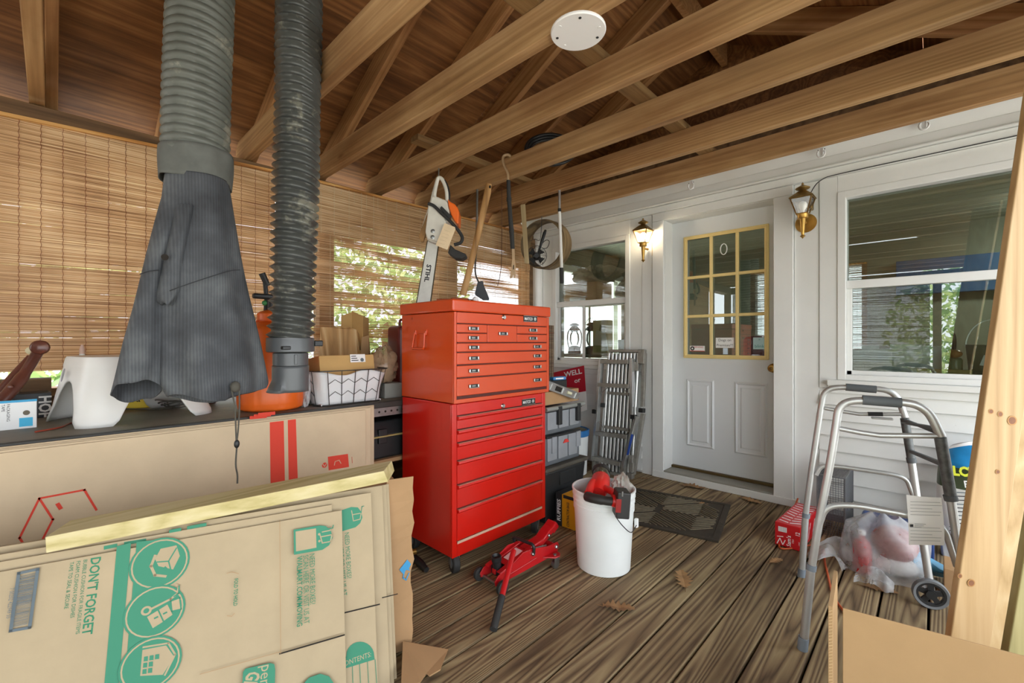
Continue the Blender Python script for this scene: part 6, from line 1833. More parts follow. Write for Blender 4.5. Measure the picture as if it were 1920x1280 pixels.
# black handled tool by the cabinet
bp_ = thing('black_handled_tool', 'black handled tool with brass fitting under the cabinet edge', 'tool', (-1.86, 1.26, 0))
MB().tube([at(778, 1045, z=0.02), at(788, 1056, z=0.022), at(800, 1068, z=0.018)], [0.016, 0.02, 0.013], 12).build('handle', M_black, bp_, smooth=60, world=True)
MB().tube([at(772, 1035, z=0.03), at(780, 1033, z=0.03)], [0.016, 0.014], 12).build('brass_fitting', M_brass, bp_, smooth=60, world=True)

# ------------------------------------------------------------------ tote, organisers and small things right of the chest
to = thing('storage_tote', 'black plastic storage tote with grey lid on the deck', 'tote', (-1.90, 2.27, 0))
MB().add([(-2.06, 2.09, 0.001), (-1.715, 2.09, 0.001), (-1.715, 2.45, 0.001), (-2.06, 2.45, 0.001), (-2.08, 2.06, 0.325), (-1.69, 2.06, 0.325), (-1.69, 2.48, 0.325), (-2.08, 2.48, 0.325)],
         [(0,3,2,1),(4,5,6,7),(0,1,5,4),(1,2,6,5),(2,3,7,6),(3,0,4,7)]).build('bin', mat('tote_black', '#202224', 0.45, var=0.1), to, world=True, bevel=0.012, seg=3)
MB().box((-2.088, 2.045, 0.325), (-1.675, 2.495, 0.352)).build('lid', mat('tote_lid', '#4b473f', 0.6, var=0.25, vs=8), to, world=True, bevel=0.010, seg=3)
MB().box((-1.70, 2.20, 0.22), (-1.688, 2.36, 0.30)).build('latch_panel', MATS['tote_black'], to, world=True, bevel=0.004)
M_org = mat('organizer_grey', '#5c6166', 0.4, var=0.12)
M_clr = mat('clear_lid_grey', '#8d9196', 0.25, var=0.1)
def organizer(label, z0, z1, y1):
    t = thing('tool_organizer', label, 'organizer', (-1.90, 2.26, z0), group='organizers stacked on the tote')
    MB().box((-2.08, 2.075, z0+0.001), (-1.712, y1, z1)).build('case', M_org, t, world=True, bevel=0.010, seg=3)
    n = 3
    for k in range(n):
        ya_ = 2.095 + (y1-2.095-0.02)*k/n; yb_ = ya_ + (y1-2.115)/n*0.86
        MB().box((-1.714, ya_, z0+0.03), (-1.704, yb_, z1-0.012)).build('window', M_clr, t, world=True, bevel=0.003)
    MB().box((-1.712, 2.08, z1-0.010), (-1.70, y1-0.005, z1+0.004)).build('rim', M_black, t, world=True, bevel=0.003)
    return t
o1 = organizer('lower grey tool organizer with a red logo on the black tote', 0.353, 0.535, 2.44)
MB().add([(-1.702, 2.245, 0.475), (-1.702, 2.31, 0.475), (-1.702, 2.29, 0.497), (-1.702, 2.265, 0.497)], [(0,1,2,3)]).build('red_logo', M_red_ink, o1, world=True, solid=0.003)
for y in (2.13, 2.385):
    MB().box((-1.712, y, 0.43), (-1.694, y+0.045, 0.53)).build('latch', M_clr, o1, world=True, bevel=0.003)
o2 = organizer('upper grey tool organizer with a round tube handle', 0.545, 0.695, 2.46)
MB().tube([(-1.70, 2.07, 0.705), (-1.70, 2.47, 0.705)], 0.014, 12).build('tube_handle', mat('tube_grey', '#a3a6a3', 0.35, metal=0.5), o2, smooth=60, world=True)
for y in (2.18, 2.38):
    MB().box((-1.718, y, 0.60), (-1.682, y+0.035, 0.715)).build('latch', M_black, o2, world=True, bevel=0.004)
MB().box((-2.05, 2.10, 0.722), (-1.74, 2.47, 0.805)).build('flat_carton', M_cardb, bevel=0.003)
tag(bpy.data.objects['flat_carton'], 'flat brown carton on top of the organizers', 'box')
MB().box((-2.03, 2.12, 0.806), (-1.80, 2.42, 0.862)).build('black_case', M_black, bevel=0.005)
tag(bpy.data.objects['black_case'], 'flat black case on the brown carton', 'case')
lvl = thing('spirit_level', 'silver spirit level lying slanted beside the tool chest', 'level', at(1055, 735, x=-1.70))
a_, b_ = at(1012, 716, x=-1.735), at(1079, 741, x=-1.70)
ld_ = (b_-a_).normalized(); lu = Vector((0.25, 0, 1)); lu = (lu - ld_*lu.dot(ld_)).normalized(); ln_ = ld_.cross(lu)
lb_ = MB(); lb_.bar(a_ + lu*0.022, b_ + lu*0.022, 0.020, 0.007, up=lu); lb_.bar(a_ - lu*0.022, b_ - lu*0.022, 0.020, 0.007, up=lu)
lb_.bar(a_, b_, 0.005, 0.04, up=lu)
for f_ in (0.0, 0.30, 0.62, 0.985):
    p = a_.lerp(b_, f_); lb_.bar(p, p + ld_*0.03, 0.018, 0.042, up=lu)
lb_.build('frame', M_alu, lvl, world=True)
p = a_.lerp(b_, 0.80)
MB().tube([p - ld_*0.02, p + ld_*0.02], 0.011, 12).build('vial', mat('vial_cream', '#d8d5b4', 0.2), lvl, smooth=60, world=True)
MB().bar(a_.lerp(b_, 0.42), a_.lerp(b_, 0.58), 0.012, 0.030, up=lu).build('slot', M_dark, lvl, world=True)
crumple('grey_rag', 'crumpled grey plastic bag on the black case beside the tool chest', 'bag', (-1.93, 2.22, 0.862), (0.08, 0.09, 0.035), film_mat('grey_film', '#9b9a92', 0.8, 0.4), 31, 26, 14, 0.35)
bp2 = thing('blue_packet', 'small blue packet with white lettering on the black case', 'packet', (-1.83, 2.36, 0.862), R(75))
MB().box((-0.055, -0.02, 0), (0.055, 0.02, 0.022)).build('wrapper', mat('packet_blue', '#2f79b5', 0.4), bp2, bevel=0.005)
MB().box((-0.035, -0.0206, 0.006), (0.03, -0.02, 0.016)).build('print_patch', M_paper, bp2)
sgn = thing('yard_sign', 'red yard sign with white lettering leaning below the left window', 'sign', at(1070, 775, y=3.37))
pts = [(1040, 696), (1095, 685), (1098, 735), (1048, 752)]
MBs = MB(); Ms = frame(at(1070, 775, y=3.38), (1, 0, 0), (0, 0.03, 1))
Ls = [on_plane(x, y, Ms) for x, y in ((1030, 700), (1095, 685), (1098.5, 733), (1034, 745))]
MB().prism([(q.x, q.y) for q in reversed(Ls)], 0.004, Ms, -0.002).build('panel', mat('sign_red', '#b5122d', 0.45), sgn, world=True)
Ls = [on_plane(x, y, Ms) for x, y in ((1034, 745), (1098.5, 733), (1101, 768), (1036, 790))]
MB().prism([(q.x, q.y) for q in reversed(Ls)], 0.004, Ms, -0.002).build('lower_panel', M_paper, sgn, world=True)
S = Sheet(sgn, Ms, 0.0025)
S.text('WELL', (1058, 702), (1091, 695), 9, M_paper, bold=0.02); S.text('or', (1077, 714), (1089, 711), 8, M_paper, bold=0.02)
for x in (1052, 1085):
    MB().tube([at(x, 760, y=3.39), at(x, 870, y=3.39)], 0.003, 6).build('stake', M_steel, sgn, world=True)
tb2 = thing('plastic_tub', 'white plastic tub with a blue rim behind the black tote', 'tub', (-2.235, 3.08, 0))
MB().lathe([(0.115, 0.001), (0.12, 0.004), (0.135, 0.34), (0.13, 0.345)], 36).build('tub', mat('tub_white', '#dfe3e2', 0.4), tb2, smooth=35)
MB().lathe([(0.138, 0.325), (0.142, 0.328), (0.142, 0.375), (0.134, 0.378), (0.128, 0.366), (0.02, 0.366)], 36).build('lid', mat('lid_blue', '#2a6fae', 0.4), tb2, smooth=35)
MB().lathe([(0.118, 0.372), (0.110, 0.374), (0.02, 0.374)], 30).build('lid_dirt', mat('lid_dirt', '#6a6656', 0.8), tb2, smooth=35)
MB().box((0.02, -0.139, 0.06), (0.10, -0.10, 0.27)).build('blue_label', MATS['lid_blue'], tb2)
br = thing('bamboo_roll', 'rolled bamboo screen standing in the corner behind the tool chest', 'roll', (-2.60, 3.22, 0))
for k in range(9):
    a = 2*math.pi*k/9
    MB().tube([Vector((0.03*math.cos(a), 0.03*math.sin(a), 0.0)), Vector((0.03*math.cos(a), 0.03*math.sin(a), 1.27))], 0.011, 8).build('cane', M_bamd, br, smooth=60)
for z in (0.3, 0.75, 1.2):
    MB().tube([Vector((0.043*math.cos(a), 0.043*math.sin(a), z)) for a in [2*math.pi*i/20 for i in range(20)]], 0.003, 6, closed=True).build('tie', M_cordr, br, smooth=60)

# ------------------------------------------------------------------ folded aluminium ladder
Ml = frame((-1.97, 3.285, 0), (1, 0.06, 0), (0.0, 0.115, 1))
ladr = thing('folding_ladder', 'folded aluminium ladder leaning against the wall beside the door', 'ladder', (-1.97, 3.285, 0))
def c8(x, y): return (1000 + x/4.571, 640 + y/4.571)
def lp(x, y): q = on_plane(*c8(x, y), Ml); return (q.x, q.y)
def lbar(name, a, b, w, th, off, m, parent=None):
    a2, b2 = lp(*a), lp(*b)
    A_, B_ = Ml @ Vector((*a2, off)), Ml @ Vector((*b2, off))
    return MB().bar(A_, B_, th, w, up=(Ml.to_3x3() @ Vector((0, 0, 1))).cross(B_-A_)).build(name, m, parent or ladr, world=True, bevel=0.0015)
lbar('side_rail', (605, 150), (540, 1018), 0.026, 0.055, 0.045, M_alu)
lbar('side_rail', (866, 150), (868, 640), 0.026, 0.055, 0.045, M_alu)
rl = lbar('side_rail', (905, 640), (790, 1075), 0.024, 0.055, 0.045, M_alu)
lbar('rear_rail', (948, 100), (930, 560), 0.026, 0.04, -0.015, M_alud)
lbar('rear_rail', (935, 620), (850, 1140), 0.028, 0.04, -0.015, M_alud)
lbar('rear_rail', (655, 90), (560, 1050), 0.020, 0.03, -0.02, M_alu)
lbar('top_cap', (660, 82), (930, 84), 0.022, 0.06, 0.0, M_alud)
MB().cbox((0, 0, 0), (0.055, 0.12, 0.05), Ml @ Matrix.Translation((*lp(932, 130), 0.0))).build('hinge_cap', M_alud, ladr, world=True, bevel=0.004)
for i in range(9):
    f = i/8
    x0, x1 = 640 + 250*f, 570 + 260*f
    a2, b2 = lp(x0 + 10, 100), lp(x1 + 12, 1120)
    A_, B_ = Ml @ Vector((*a2, -0.002)), Ml @ Vector((*b2, -0.002))
    MB().tube([A_, B_], 0.0135, 10).build('plank_rib', M_alu, ladr, smooth=60, world=True)
MB().prism([lp(635, 105), lp(575, 1115), lp(845, 1118), lp(905, 105)], 0.004, Ml, -0.024).build('plank_panel', M_alud, ladr, world=True)
for (xa, ya_, xb, yb_) in ((612, 178, 850, 180), (588, 372, 852, 388), (568, 782, 838, 815), (540, 992, 780, 1045)):
    lbar('step', (xa, ya_), (xb, yb_), 0.034, 0.07, 0.050, M_alud)
for (xa, ya_, xb, yb_) in ((650, 440, 830, 455), (622, 730, 830, 758), (660, 1120, 840, 1150)):
    lbar('rear_step', (xa, ya_), (xb, yb_), 0.024, 0.05, 0.012, M_alud)
for (xa, ya_, xb, yb_) in ((665, 392, 575, 465), (790, 402, 850, 470), (580, 682, 640, 770), (850, 762, 800, 800)):
    lbar('brace', (xa, ya_), (xb, yb_), 0.007, 0.006, 0.045, M_alud)
for (x, y) in ((555, 600), (882, 645), (930, 590), (598, 545)):
    MB().cbox((0, 0, 0), (0.042, 0.036, 0.05), Ml @ Matrix.Translation((*lp(x, y), 0.05 if y > 590 else 0.0))).build('rubber_block', M_black, ladr, world=True, bevel=0.004)
    
for (x, y) in ((845, 1010), (850, 1075), (890, 215)):
    MB().cbox((0, 0, 0), (0.035, 0.075, 0.05), Ml @ Matrix.Translation((*lp(x, y), 0.005))).build('hinge_plate', M_alud, ladr, world=True, bevel=0.003)
S = Sheet(ladr, Ml, 0.0735)
S.poly([c8(872, 790), c8(892, 795), c8(852, 965), c8(832, 968)], mat('label_blue', '#2b4fa8', 0.5), 'blue_label')
S.poly([c8(878, 265), c8(895, 265), c8(897, 560), c8(880, 560)], mat('label_pale', '#d3d8de', 0.5), 'rail_label')
for x, y in ((540, 1015), (785, 1072), (585, 1118), (845, 1148)):
    q = Ml @ Vector((*lp(x, y), 0.02))
    MB().box((q.x-0.02, q.y-0.025, 0.001), (q.x+0.02, q.y+0.025, q.z+0.02)).build('foot', M_alud, ladr, world=True, bevel=0.003)

# ------------------------------------------------------------------ oak leaves on the deck
M_leaf = [mat('oak_leaf_a', '#9c7850', 0.8, var=0.2, vs=30), mat('oak_leaf_b', '#8a6844', 0.8, var=0.2, vs=30)]
def oak(name, label, px, py, size, rz, seed):
    rnd = random.Random(seed)
    out = []
    n = 7
    for s in (1, -1):
        side = []
        for k in range(n):
            t = k/(n-1)
            w = 0.26*math.sin(math.pi*(0.12+0.80*t)) 
            side.append((t-0.5+0.02*rnd.uniform(-1, 1), s*w*rnd.uniform(0.95, 1.25)))
            if k < n-1: side.append((t-0.5+0.07, s*w*rnd.uniform(0.35, 0.55)))
        out.append(side)
    mid = [((k/(2*n-2))-0.5, 0) for k in range(2*n-1)]
    vs, fs = [], []
    curl = rnd.uniform(0.08, 0.16)
    def P(x, y): return Vector((x*size, y*size, 0.004 + size*curl*(abs(y)*1.4 + 0.35*abs(math.sin(x*5+seed)))))
    for (x, y) in mid: vs.append(P(x, 0))
    for side in out:
        o0 = len(vs)
        for (x, y) in side: vs.append(P(x, y))
        m_ = len(side)
        for k in range(m_-1):
            fs.append((k, k+1, o0+k+1, o0+k))
    p = at(px, py, z=0.0)
    t = thing(name, label, 'leaf', (p.x, p.y, 0), R(rz), group='dry oak leaves on the deck')
    MB().add(vs, fs).build('blade', M_leaf[seed % 2], t, solid=0.0012)
    MB().tube([(-0.5*size, 0, 0.005), (-0.72*size, 0.03*size, 0.006)], 0.0014, 5).build('stem', M_leaf[1], t)
    return t
oak('oak_leaf', 'dry oak leaf on the middle of the deck in front of the mat', 1281, 1088, 0.15, 120, 2)
oak('oak_leaf', 'dry curled oak leaf lying nearest the jack', 1160, 1142, 0.13, 30, 3)
oak('oak_leaf', 'small dry oak leaf in front of the red cola carton', 1455, 1053, 0.09, 70, 4)
oak('oak_leaf', 'dry oak leaf at the left end of the door step', 1300, 914, 0.16, 10, 5)
oak('oak_leaf', 'dry oak leaf at the right end of the door step', 1408, 940, 0.14, -15, 6)
oak('oak_leaf', 'dry oak leaf under the plastic bag beside the walker', 1652, 1107, 0.12, 15, 7)
oak('oak_leaf', 'small yellowish leaf scrap on the door mat', 1316, 945, 0.08, 20, 8)
oak('oak_leaf', 'dark dry leaf near the foot of the ladder', 1208, 898, 0.08, 40, 9)
# ------------------------------------------------------------------ walking frame
M_wk = mat('walker_aluminium', '#c4c6c6', 0.40, metal=0.65, var=0.06, vs=12)
M_grip = mat('grip_grey', '#585d60', 0.7, var=0.1)
M_slv = mat('sleeve_grey', '#5d6061', 0.5, metal=0.3, var=0.35, vs=60)
M_tip = mat('tip_bluegrey', '#7d8893', 0.6)
N0 = Vector((-0.346, 1.891, 0)); F0 = Vector((-0.458, 2.476, 0))
wdir = Vector((0.975, 0.222, 0)).normalized()
Mn = frame(N0, wdir, (0, 0, 1)); Mfr = frame(F0, wdir, (0, 0, 1))
def side_pts(M_, pts): return [M_ @ Vector((*on_plane(x, y, M_).to_2d(), 0)) for x, y in pts]
wk = thing('walking_frame', 'folding aluminium walking frame with grey grips and front wheels', 'walker', (-0.2, 2.2, 0))
def wtube(name, M_, pts, r, m, n=14, sm=True, fl=0.0):
    P = side_pts(M_, pts)
    if fl: P = fillet(P, fl, 7)
    return MB().tube(P, r, n).build(name, m, wk, smooth=60, world=True)
# near side
wtube('side_tube', Mn, [(1520, 1075), (1534, 985), (1560, 850), (1574, 752), (1640, 750), (1735, 758), (1765, 818)], 0.0128, M_wk, fl=0.085)
wtube('leg_extension', Mn, [(1507, 1205), (1521, 1062)], 0.0142, M_wk)
wtube('leg_collar', Mn, [(1520.5, 1068), (1522, 1058)], 0.0165, M_tip)
wtube('rubber_tip', Mn, [(1504.5, 1217), (1507, 1194)], 0.0172, M_tip)
wtube('sleeve', Mn, [(1763, 820), (1783, 932)], 0.0155, M_slv)
wtube('sleeve_collar', Mn, [(1781, 928), (1784, 938)], 0.0175, M_grip)
wtube('front_leg', Mn, [(1783, 936), (1815, 1150)], 0.0118, M_wk)
wtube('hand_grip', Mn, [(1617, 749.5), (1690, 755)], 0.0168, M_grip)
wtube('side_rail', Mn, [(1563, 801), (1615, 811), (1650, 816), (1757, 817)], 0.0088, M_wk)
wtube('lower_rail', Mn, [(1536, 985), (1548, 948), (1600, 946), (1720, 968), (1770, 985), (1795, 1062)], 0.0098, M_wk, fl=0.06)
# far side
wtube('side_tube', Mfr, [(1508, 985), (1520, 890), (1535, 790), (1545, 727), (1600, 725), (1680, 732), (1697, 782)], 0.0128, M_wk, fl=0.085)
wtube('leg_extension', Mfr, [(1503, 1075), (1511, 962)], 0.0142, M_wk)
wtube('leg_collar', Mfr, [(1511, 970), (1512, 962)], 0.0165, M_tip)
wtube('rubber_tip', Mfr, [(1502.5, 1082), (1504, 1066)], 0.0172, M_tip)
wtube('sleeve', Mfr, [(1696, 784), (1709, 862)], 0.0155, M_slv)
wtube('sleeve_collar', Mfr, [(1708, 858), (1710, 867)], 0.0175, M_grip)
wtube('front_leg', Mfr, [(1709, 864), (1727, 990), (1746, 1112)], 0.0140, M_wk)
wtube('hand_grip', Mfr, [(1586, 725.5), (1643, 730)], 0.0168, M_grip)
wtube('side_rail', Mfr, [(1546, 765), (1580, 771), (1610, 776), (1692, 776)], 0.0085, M_wk)
wtube('label_band', Mfr, [(1627, 775.8), (1655, 776.2)], 0.0095, M_black)
wtube('lower_rail', Mfr, [(1530, 890), (1540, 872), (1580, 875), (1670, 888), (1700, 896), (1712, 928)], 0.0095, M_wk, fl=0.06)
def cross(name, a, b, w, h, m):
    A_, B_ = side_pts(Mfr, [a])[0], side_pts(Mn, [b])[0]
    MB().bar(A_, B_, w, h).build(name, m, wk, world=True, bevel=0.002)
cross('folding_bar', (1697, 792), (1757, 803), 0.026, 0.010, M_grip)
cross('folding_bar', (1697, 787), (1760, 812), 0.012, 0.010, M_grip)
cross('cross_bar', (1708, 846), (1772, 872), 0.014, 0.014, M_grip)
MB().box((-0.02, -0.008, -0.004), (0.055, 0.008, 0.004), frame(side_pts(Mfr, [(1690, 786)])[0] - Vector((0.08, 0.03, 0)), wdir, (0, 1, 0.2))).build('release_lever', M_wk, wk, world=True, bevel=0.003)
# wheel on the far front leg
wc = side_pts(Mfr, [(1742, 1108)])[0]; rw = max(0.06, wc.z)
wn_ = Vector((-wdir.y, wdir.x, 0))
wc2 = wc - wn_*0.022
Mw = frame(wc2, wdir, (0, 0, 1))
wl = MB().lathe([(rw*0.80, -0.011), (rw*0.95, -0.013), (rw, -0.008), (rw, 0.008), (rw*0.95, 0.013), (rw*0.80, 0.011), (rw*0.80, -0.011)], 40, Mw, cap=False).build('wheel_tyre', mat('tyre_grey', '#6d7072', 0.6), wk, smooth=40, world=True)
MB().lathe([(rw*0.66, -0.009), (rw*0.81, -0.010), (rw*0.81, 0.010), (rw*0.66, 0.009), (rw*0.66, -0.009)], 40, Mw, cap=False).build('wheel_rim', M_black, wk, smooth=40, world=True)
for k in range(5):
    a = 2*math.pi*k/5 + 0.3
    MB().bar(Mw @ Vector((0, 0, 0)), Mw @ Vector((rw*0.68*math.cos(a), rw*0.68*math.sin(a), 0)), 0.012, 0.020).build('spoke', M_black, wk, world=True)
MB().lathe([(0.018, -0.016), (0.018, 0.016)], 16, Mw).build('wheel_hub', M_black, wk, smooth=40, world=True)
S = Sheet(wk, frame(wc - wn_*0.0, wdir, (0, 0, 1)), 0.015)
S.poly([(1739, 1082), (1747, 1081), (1752, 1109), (1745, 1110)], M_paper, 'serial_label')
# instruction sheet hooked on the near lower rail
Mp_ = frame(N0 - Vector((-wdir.y, wdir.x, 0))*0.018, wdir, (0, 0, 1))
ps = thing('instruction_sheet', 'printed white instruction sheet hanging on the walking frame', 'paper', side_pts(Mp_, [(1735, 1020)])[0])
Q = side_pts(Mp_, [(1700, 928), (1766, 933), (1771, 1022), (1704, 1021)])
def shp(u, v):
    a = Q[3].lerp(Q[2], u); b = Q[0].lerp(Q[1], u)
    return a.lerp(b, v) + Vector((wdir.y, -wdir.x, 0))*(0.008*math.sin(u*3)*(v) + 0.006*math.sin(v*4))
MB().grid(9, 9, shp).build('paper', M_paper, ps, world=True, smooth=80)
S = Sheet(ps, Mp_ @ Matrix.Translation((0, 0, 0.014)), 0.0015)
M_gtx = mat('grey_text', '#9a9da0', 0.8)
for i in range(13):
    y = 940 + i*6.0
    if 967 < y < 986: continue
    w_ = (55, 58, 40, 57)[i % 4]
    S.line([(1707, y), (1707+w_, y+1.5)], 0.0013, M_gtx, 'print_line')
S.poly([(1706, 982), (1712, 982), (1712, 987), (1706, 987)], M_ink, 'logo'); 
for i in range(3): S.line([(1715, 981+3*i), (1735-4*i, 982+3*i)], 0.0014, M_gtx, 'print_line')

# ------------------------------------------------------------------ wire animal cage
cg = thing('wire_cage', 'grey wire mesh cage behind the walking frame', 'cage', (-0.425, 3.27, 0))
X0, X1, Y0, Y1, Z1 = -0.495, -0.365, 3.10, 3.425, 0.345
M_cg = mat('cage_wire', '#6f7174', 0.45, metal=0.6)
gm = MB()
st_ = 0.0125
def wire(p, q): gm.bar(p, q, 0.0018, 0.0018, up=(0.3, 0.5, 0.8))
z = 0.004
while z < Z1:
    wire((X0, Y0, z), (X1, Y0, z)); wire((X1, Y0, z), (X1, Y1, z)); wire((X0, Y0, z), (X0, Y1, z)); z += st_
x = X0
while x <= X1: wire((x, Y0, 0.002), (x, Y0, Z1)); wire((x, Y0, Z1), (x, Y1, Z1)); x += st_
y = Y0
while y <= Y1: wire((X1, y, 0.002), (X1, y, Z1)); wire((X0, y, 0.002), (X0, y, Z1)); wire((X0, y, Z1), (X1, y, Z1)); y += st_
gm.build('mesh', M_cg, cg, world=True, kind='stuff')
for (a, b) in (((X0, Y0), (X0, Y0)), ((X1, Y0), (X1, Y0)), ((X1, Y1), (X1, Y1)), ((X0, Y1), (X0, Y1))):
    MB().bar((a[0], a[1], 0.001), (a[0], a[1], Z1), 0.007, 0.007, up=(1, 0, 0)).build('frame_post', M_cg, cg, world=True)
for (a, b) in (((X0, Y0), (X1, Y0)), ((X1, Y0), (X1, Y1)), ((X0, Y0), (X0, Y1))):
    MB().bar((*a, Z1), (*b, Z1), 0.006, 0.006).build('frame_rail', M_cg, cg, world=True)
MB().tube(fillet([(X1+0.004, 3.18, 0.15), (X1+0.02, 3.19, 0.18), (X1+0.02, 3.28, 0.18), (X1+0.004, 3.29, 0.15)], 0.01), 0.003, 6).build('handle', M_cg, cg, smooth=60, world=True)
MB().box((X0+0.02, 3.2, 0.06), (X1-0.02, 3.3, 0.10)).build('trip_plate', M_cg, cg, world=True)

# ------------------------------------------------------------------ red cola carton
ck = thing('cola_carton', 'red twelve can cola carton with white pattern beside the door step', 'carton', (-0.565, 2.97, 0), R(-3))
CW, CL_, CH = 0.122, 0.42, 0.128
M_cr = mat('cola_red', '#c9141d', 0.35)
MB().box((-CW/2, -CL_/2, 0.001), (CW/2, CL_/2, CH)).build('carton', M_cr, ck, bevel=0.004)
def face_f(x, z): return wm(ck) @ Vector((x, -CL_/2-0.0008, z))
Mc_ = frame(wm(ck) @ Vector((-CW/2, -CL_/2, 0)), wm(ck).to_3x3() @ Vector((1, 0, 0)), (0, 0, 1))
S = Sheet(ck, Mc_, 0.0008)
def cbx(x, y): return (1420 + x/2.134, 680 + y/2.134)
S.poly([cbx(84, 652), cbx(118, 660), cbx(118, 680), cbx(84, 672)], M_paper, 'barcode_patch')
for i in range(6): S.line([cbx(88+i*5, 655+i), cbx(88+i*5, 672+i)], 0.001, M_ink, 'barcode_bar')
fit_text('lettering', "Sam's", 0.058, 0.020, M_paper, ck, frame(face_f(0.006, 0.012), (0, 0, 1), wm(ck).to_3x3() @ Vector((-1, 0, 0))), 0.01)
fit_text('lettering', 'COLA', 0.022, 0.008, M_paper, ck, frame(face_f(0.026, 0.034), (0, 0, 1), wm(ck).to_3x3() @ Vector((-1, 0, 0))))
fit_text('lettering', '12', 0.018, 0.020, M_paper, ck, frame(face_f(0.048, 0.082), (0, 0, 1), wm(ck).to_3x3() @ Vector((-1, 0, 0))), 0.02)
fit_text('lettering', 'CANS', 0.020, 0.006, M_paper, ck, frame(face_f(0.055, 0.030), (0, 0, 1), wm(ck).to_3x3() @ Vector((-1, 0, 0))))
for x0, z0, x1, z1 in ((-0.050, 0.010, -0.036, 0.044), (-0.036, 0.044, -0.022, 0.012), (-0.022, 0.012, -0.010, 0.040), (-0.05, 0.05, -0.02, 0.056)):
    MB().bar(face_f(x0, z0), face_f(x1, z1), 0.001, 0.004).build('white_stripe', M_paper, ck, world=True)
rnd = random.Random(8)
for i in range(9):
    yy = -CL_/2 + 0.03 + 0.043*i
    for s in (-1, 1):
        MB().bar(wm(ck) @ Vector((s*0.004, yy, CH+0.0008)), wm(ck) @ Vector((s*0.050, yy+rnd.uniform(0.012, 0.03), CH+0.0008)), 0.007, 0.001).build('white_stripe', M_paper, ck, world=True)
for i in range(4):
    yy = -CL_/2 + 0.06 + 0.09*i
    MB().bar(wm(ck) @ Vector((CW/2+0.0008, yy, 0.02)), wm(ck) @ Vector((CW/2+0.0008, yy+0.05, 0.10)), 0.006, 0.001, up=(1, 0, 0)).build('white_stripe', M_paper, ck, world=True)

# ------------------------------------------------------------------ shopping bag, ice melt sack, blue shovel
bgc = Vector((-0.17, 2.78, 0))
bag = thing('shopping_bag', 'translucent white plastic shopping bag with red things inside', 'bag', bgc)
def bagf(sc, seed, amp, zt):
    rnd = random.Random(seed)
    ph = [rnd.uniform(0, 6.28) for _ in range(8)]
    def fn(u, v):
        th = 2*math.pi*u; b = math.pi*(0.5+0.5*(0.02+0.96*v))*1.0
        zz = v; rad = (1 - 0.15*v - 0.55*max(0, v-0.72)/0.28) * (0.86 + 0.14*min(1, v*6))
        w = sum(math.sin((2+i)*th + ph[i] + v*(3+i)) for i in range(6))/6
        r = rad*(1 + amp*w)
        return Vector((sc[0]*r*math.cos(th), sc[1]*r*math.sin(th), 0.002 + zt*zz*(1+0.10*w)))
    return fn
MB().grid(56, 26, bagf((0.175, 0.135), 3, 0.24, 0.285), wrapu=True).build('film', film_mat('shopping_film', '#c9cbcd', 0.42, 0.3), bag, smooth=50)
MB().grid(24, 12, lambda u, v: Vector((-0.15-0.13*u + 0.02*math.sin(v*9), -0.16 + 0.17*v + 0.03*math.sin(u*5), 0.02 + 0.10*math.sin(u*3.1)*(0.5+0.5*v) + 0.015*math.sin(v*14+u*6)))).build('handle_film', MATS['shopping_film'], bag, smooth=50)
MB().grid(20, 10, lambda u, v: Vector((-0.10+0.14*u, -0.16 - 0.06*v + 0.012*math.sin(u*13), 0.02 + 0.07*(1-v)*math.sin(u*3.1) + 0.010*math.sin(v*11+u*8)))).build('handle_film', MATS['shopping_film'], bag, smooth=50)
rb = thing('red_bottle', 'red plastic bottle inside the shopping bag', 'bottle', bgc + Vector((-0.085, -0.05, 0.0)))
MB().lathe([(0.035, 0.003), (0.038, 0.006), (0.038, 0.12), (0.03, 0.15), (0.012, 0.165), (0.012, 0.18)], 20).build('bottle_body', mat('bottle_red', '#b3131d', 0.35), rb, smooth=40)
MB().lathe([(0.015, 0.18), (0.015, 0.20), (0.012, 0.202)], 16).build('cap', M_paper, rb, smooth=40)
rp_ = thing('red_packet', 'soft red packet filling the top of the shopping bag', 'packet', bgc + Vector((0.03, 0.02, 0)))
MB().ball((0, 0, 0.15), 0.085, 18, 12, (1.05, 0.8, 1.0)).build('packet_body', mat('packet_red', '#9c3a38', 0.5), rp_, smooth=60)
MB().ball((0.0, 0.0, 0.05), 0.075, 16, 10, (1.2, 0.9, 0.62)).build('packet_base', M_paper, rp_, smooth=60)
im = thing('ice_melt_sack', 'blue green and white sack of ice melt leaning on the siding', 'sack', (0.165, 3.25, 0))
def sack(u, v):
    th = 2*math.pi*u
    c, s_ = math.cos(th), math.sin(th)
    w = 0.155*(1 - 0.10*(2*v-1)**2); d_ = 0.075*(math.sin(math.pi*min(1, max(0, v*0.9+0.08))))**0.5 + 0.008
    if v > 0.8: w *= 1 - 0.9*(v-0.8); d_ *= 1 - 3.2*(v-0.8)
    e_ = 0.6
    x = w*math.copysign(abs(c)**e_, c); y = d_*math.copysign(abs(s_)**e_, s_)
    wr2 = 0.006*math.sin(th*5+v*9) + 0.012*max(0, v-0.7)*math.sin(th*7+v*30)
    return Vector((x*(1+wr2*3), y + 0.14*v*0.55 + wr2, 0.003 + 0.60*v - (0.05*abs(c)*max(0, v-0.75)*4)))
def sack_part(name, v0, v1, m):
    MB().grid(48, 12, lambda u, v: sack(u, v0 + (v1-v0)*v), wrapu=True).build(name, m, im, smooth=60)
sack_part('white_panel', 0.0, 0.60, mat('sack_white', '#dfe0da', 0.5, var=0.04))
sack_part('green_band', 0.60, 0.775, mat('sack_green', '#3c4a2c', 0.45, var=0.1))
sack_part('blue_top', 0.775, 0.97, mat('sack_blue', '#1f7fb8', 0.4, var=0.2, vs=10))
sack_part('clear_seal', 0.97, 1.0, M_paper)
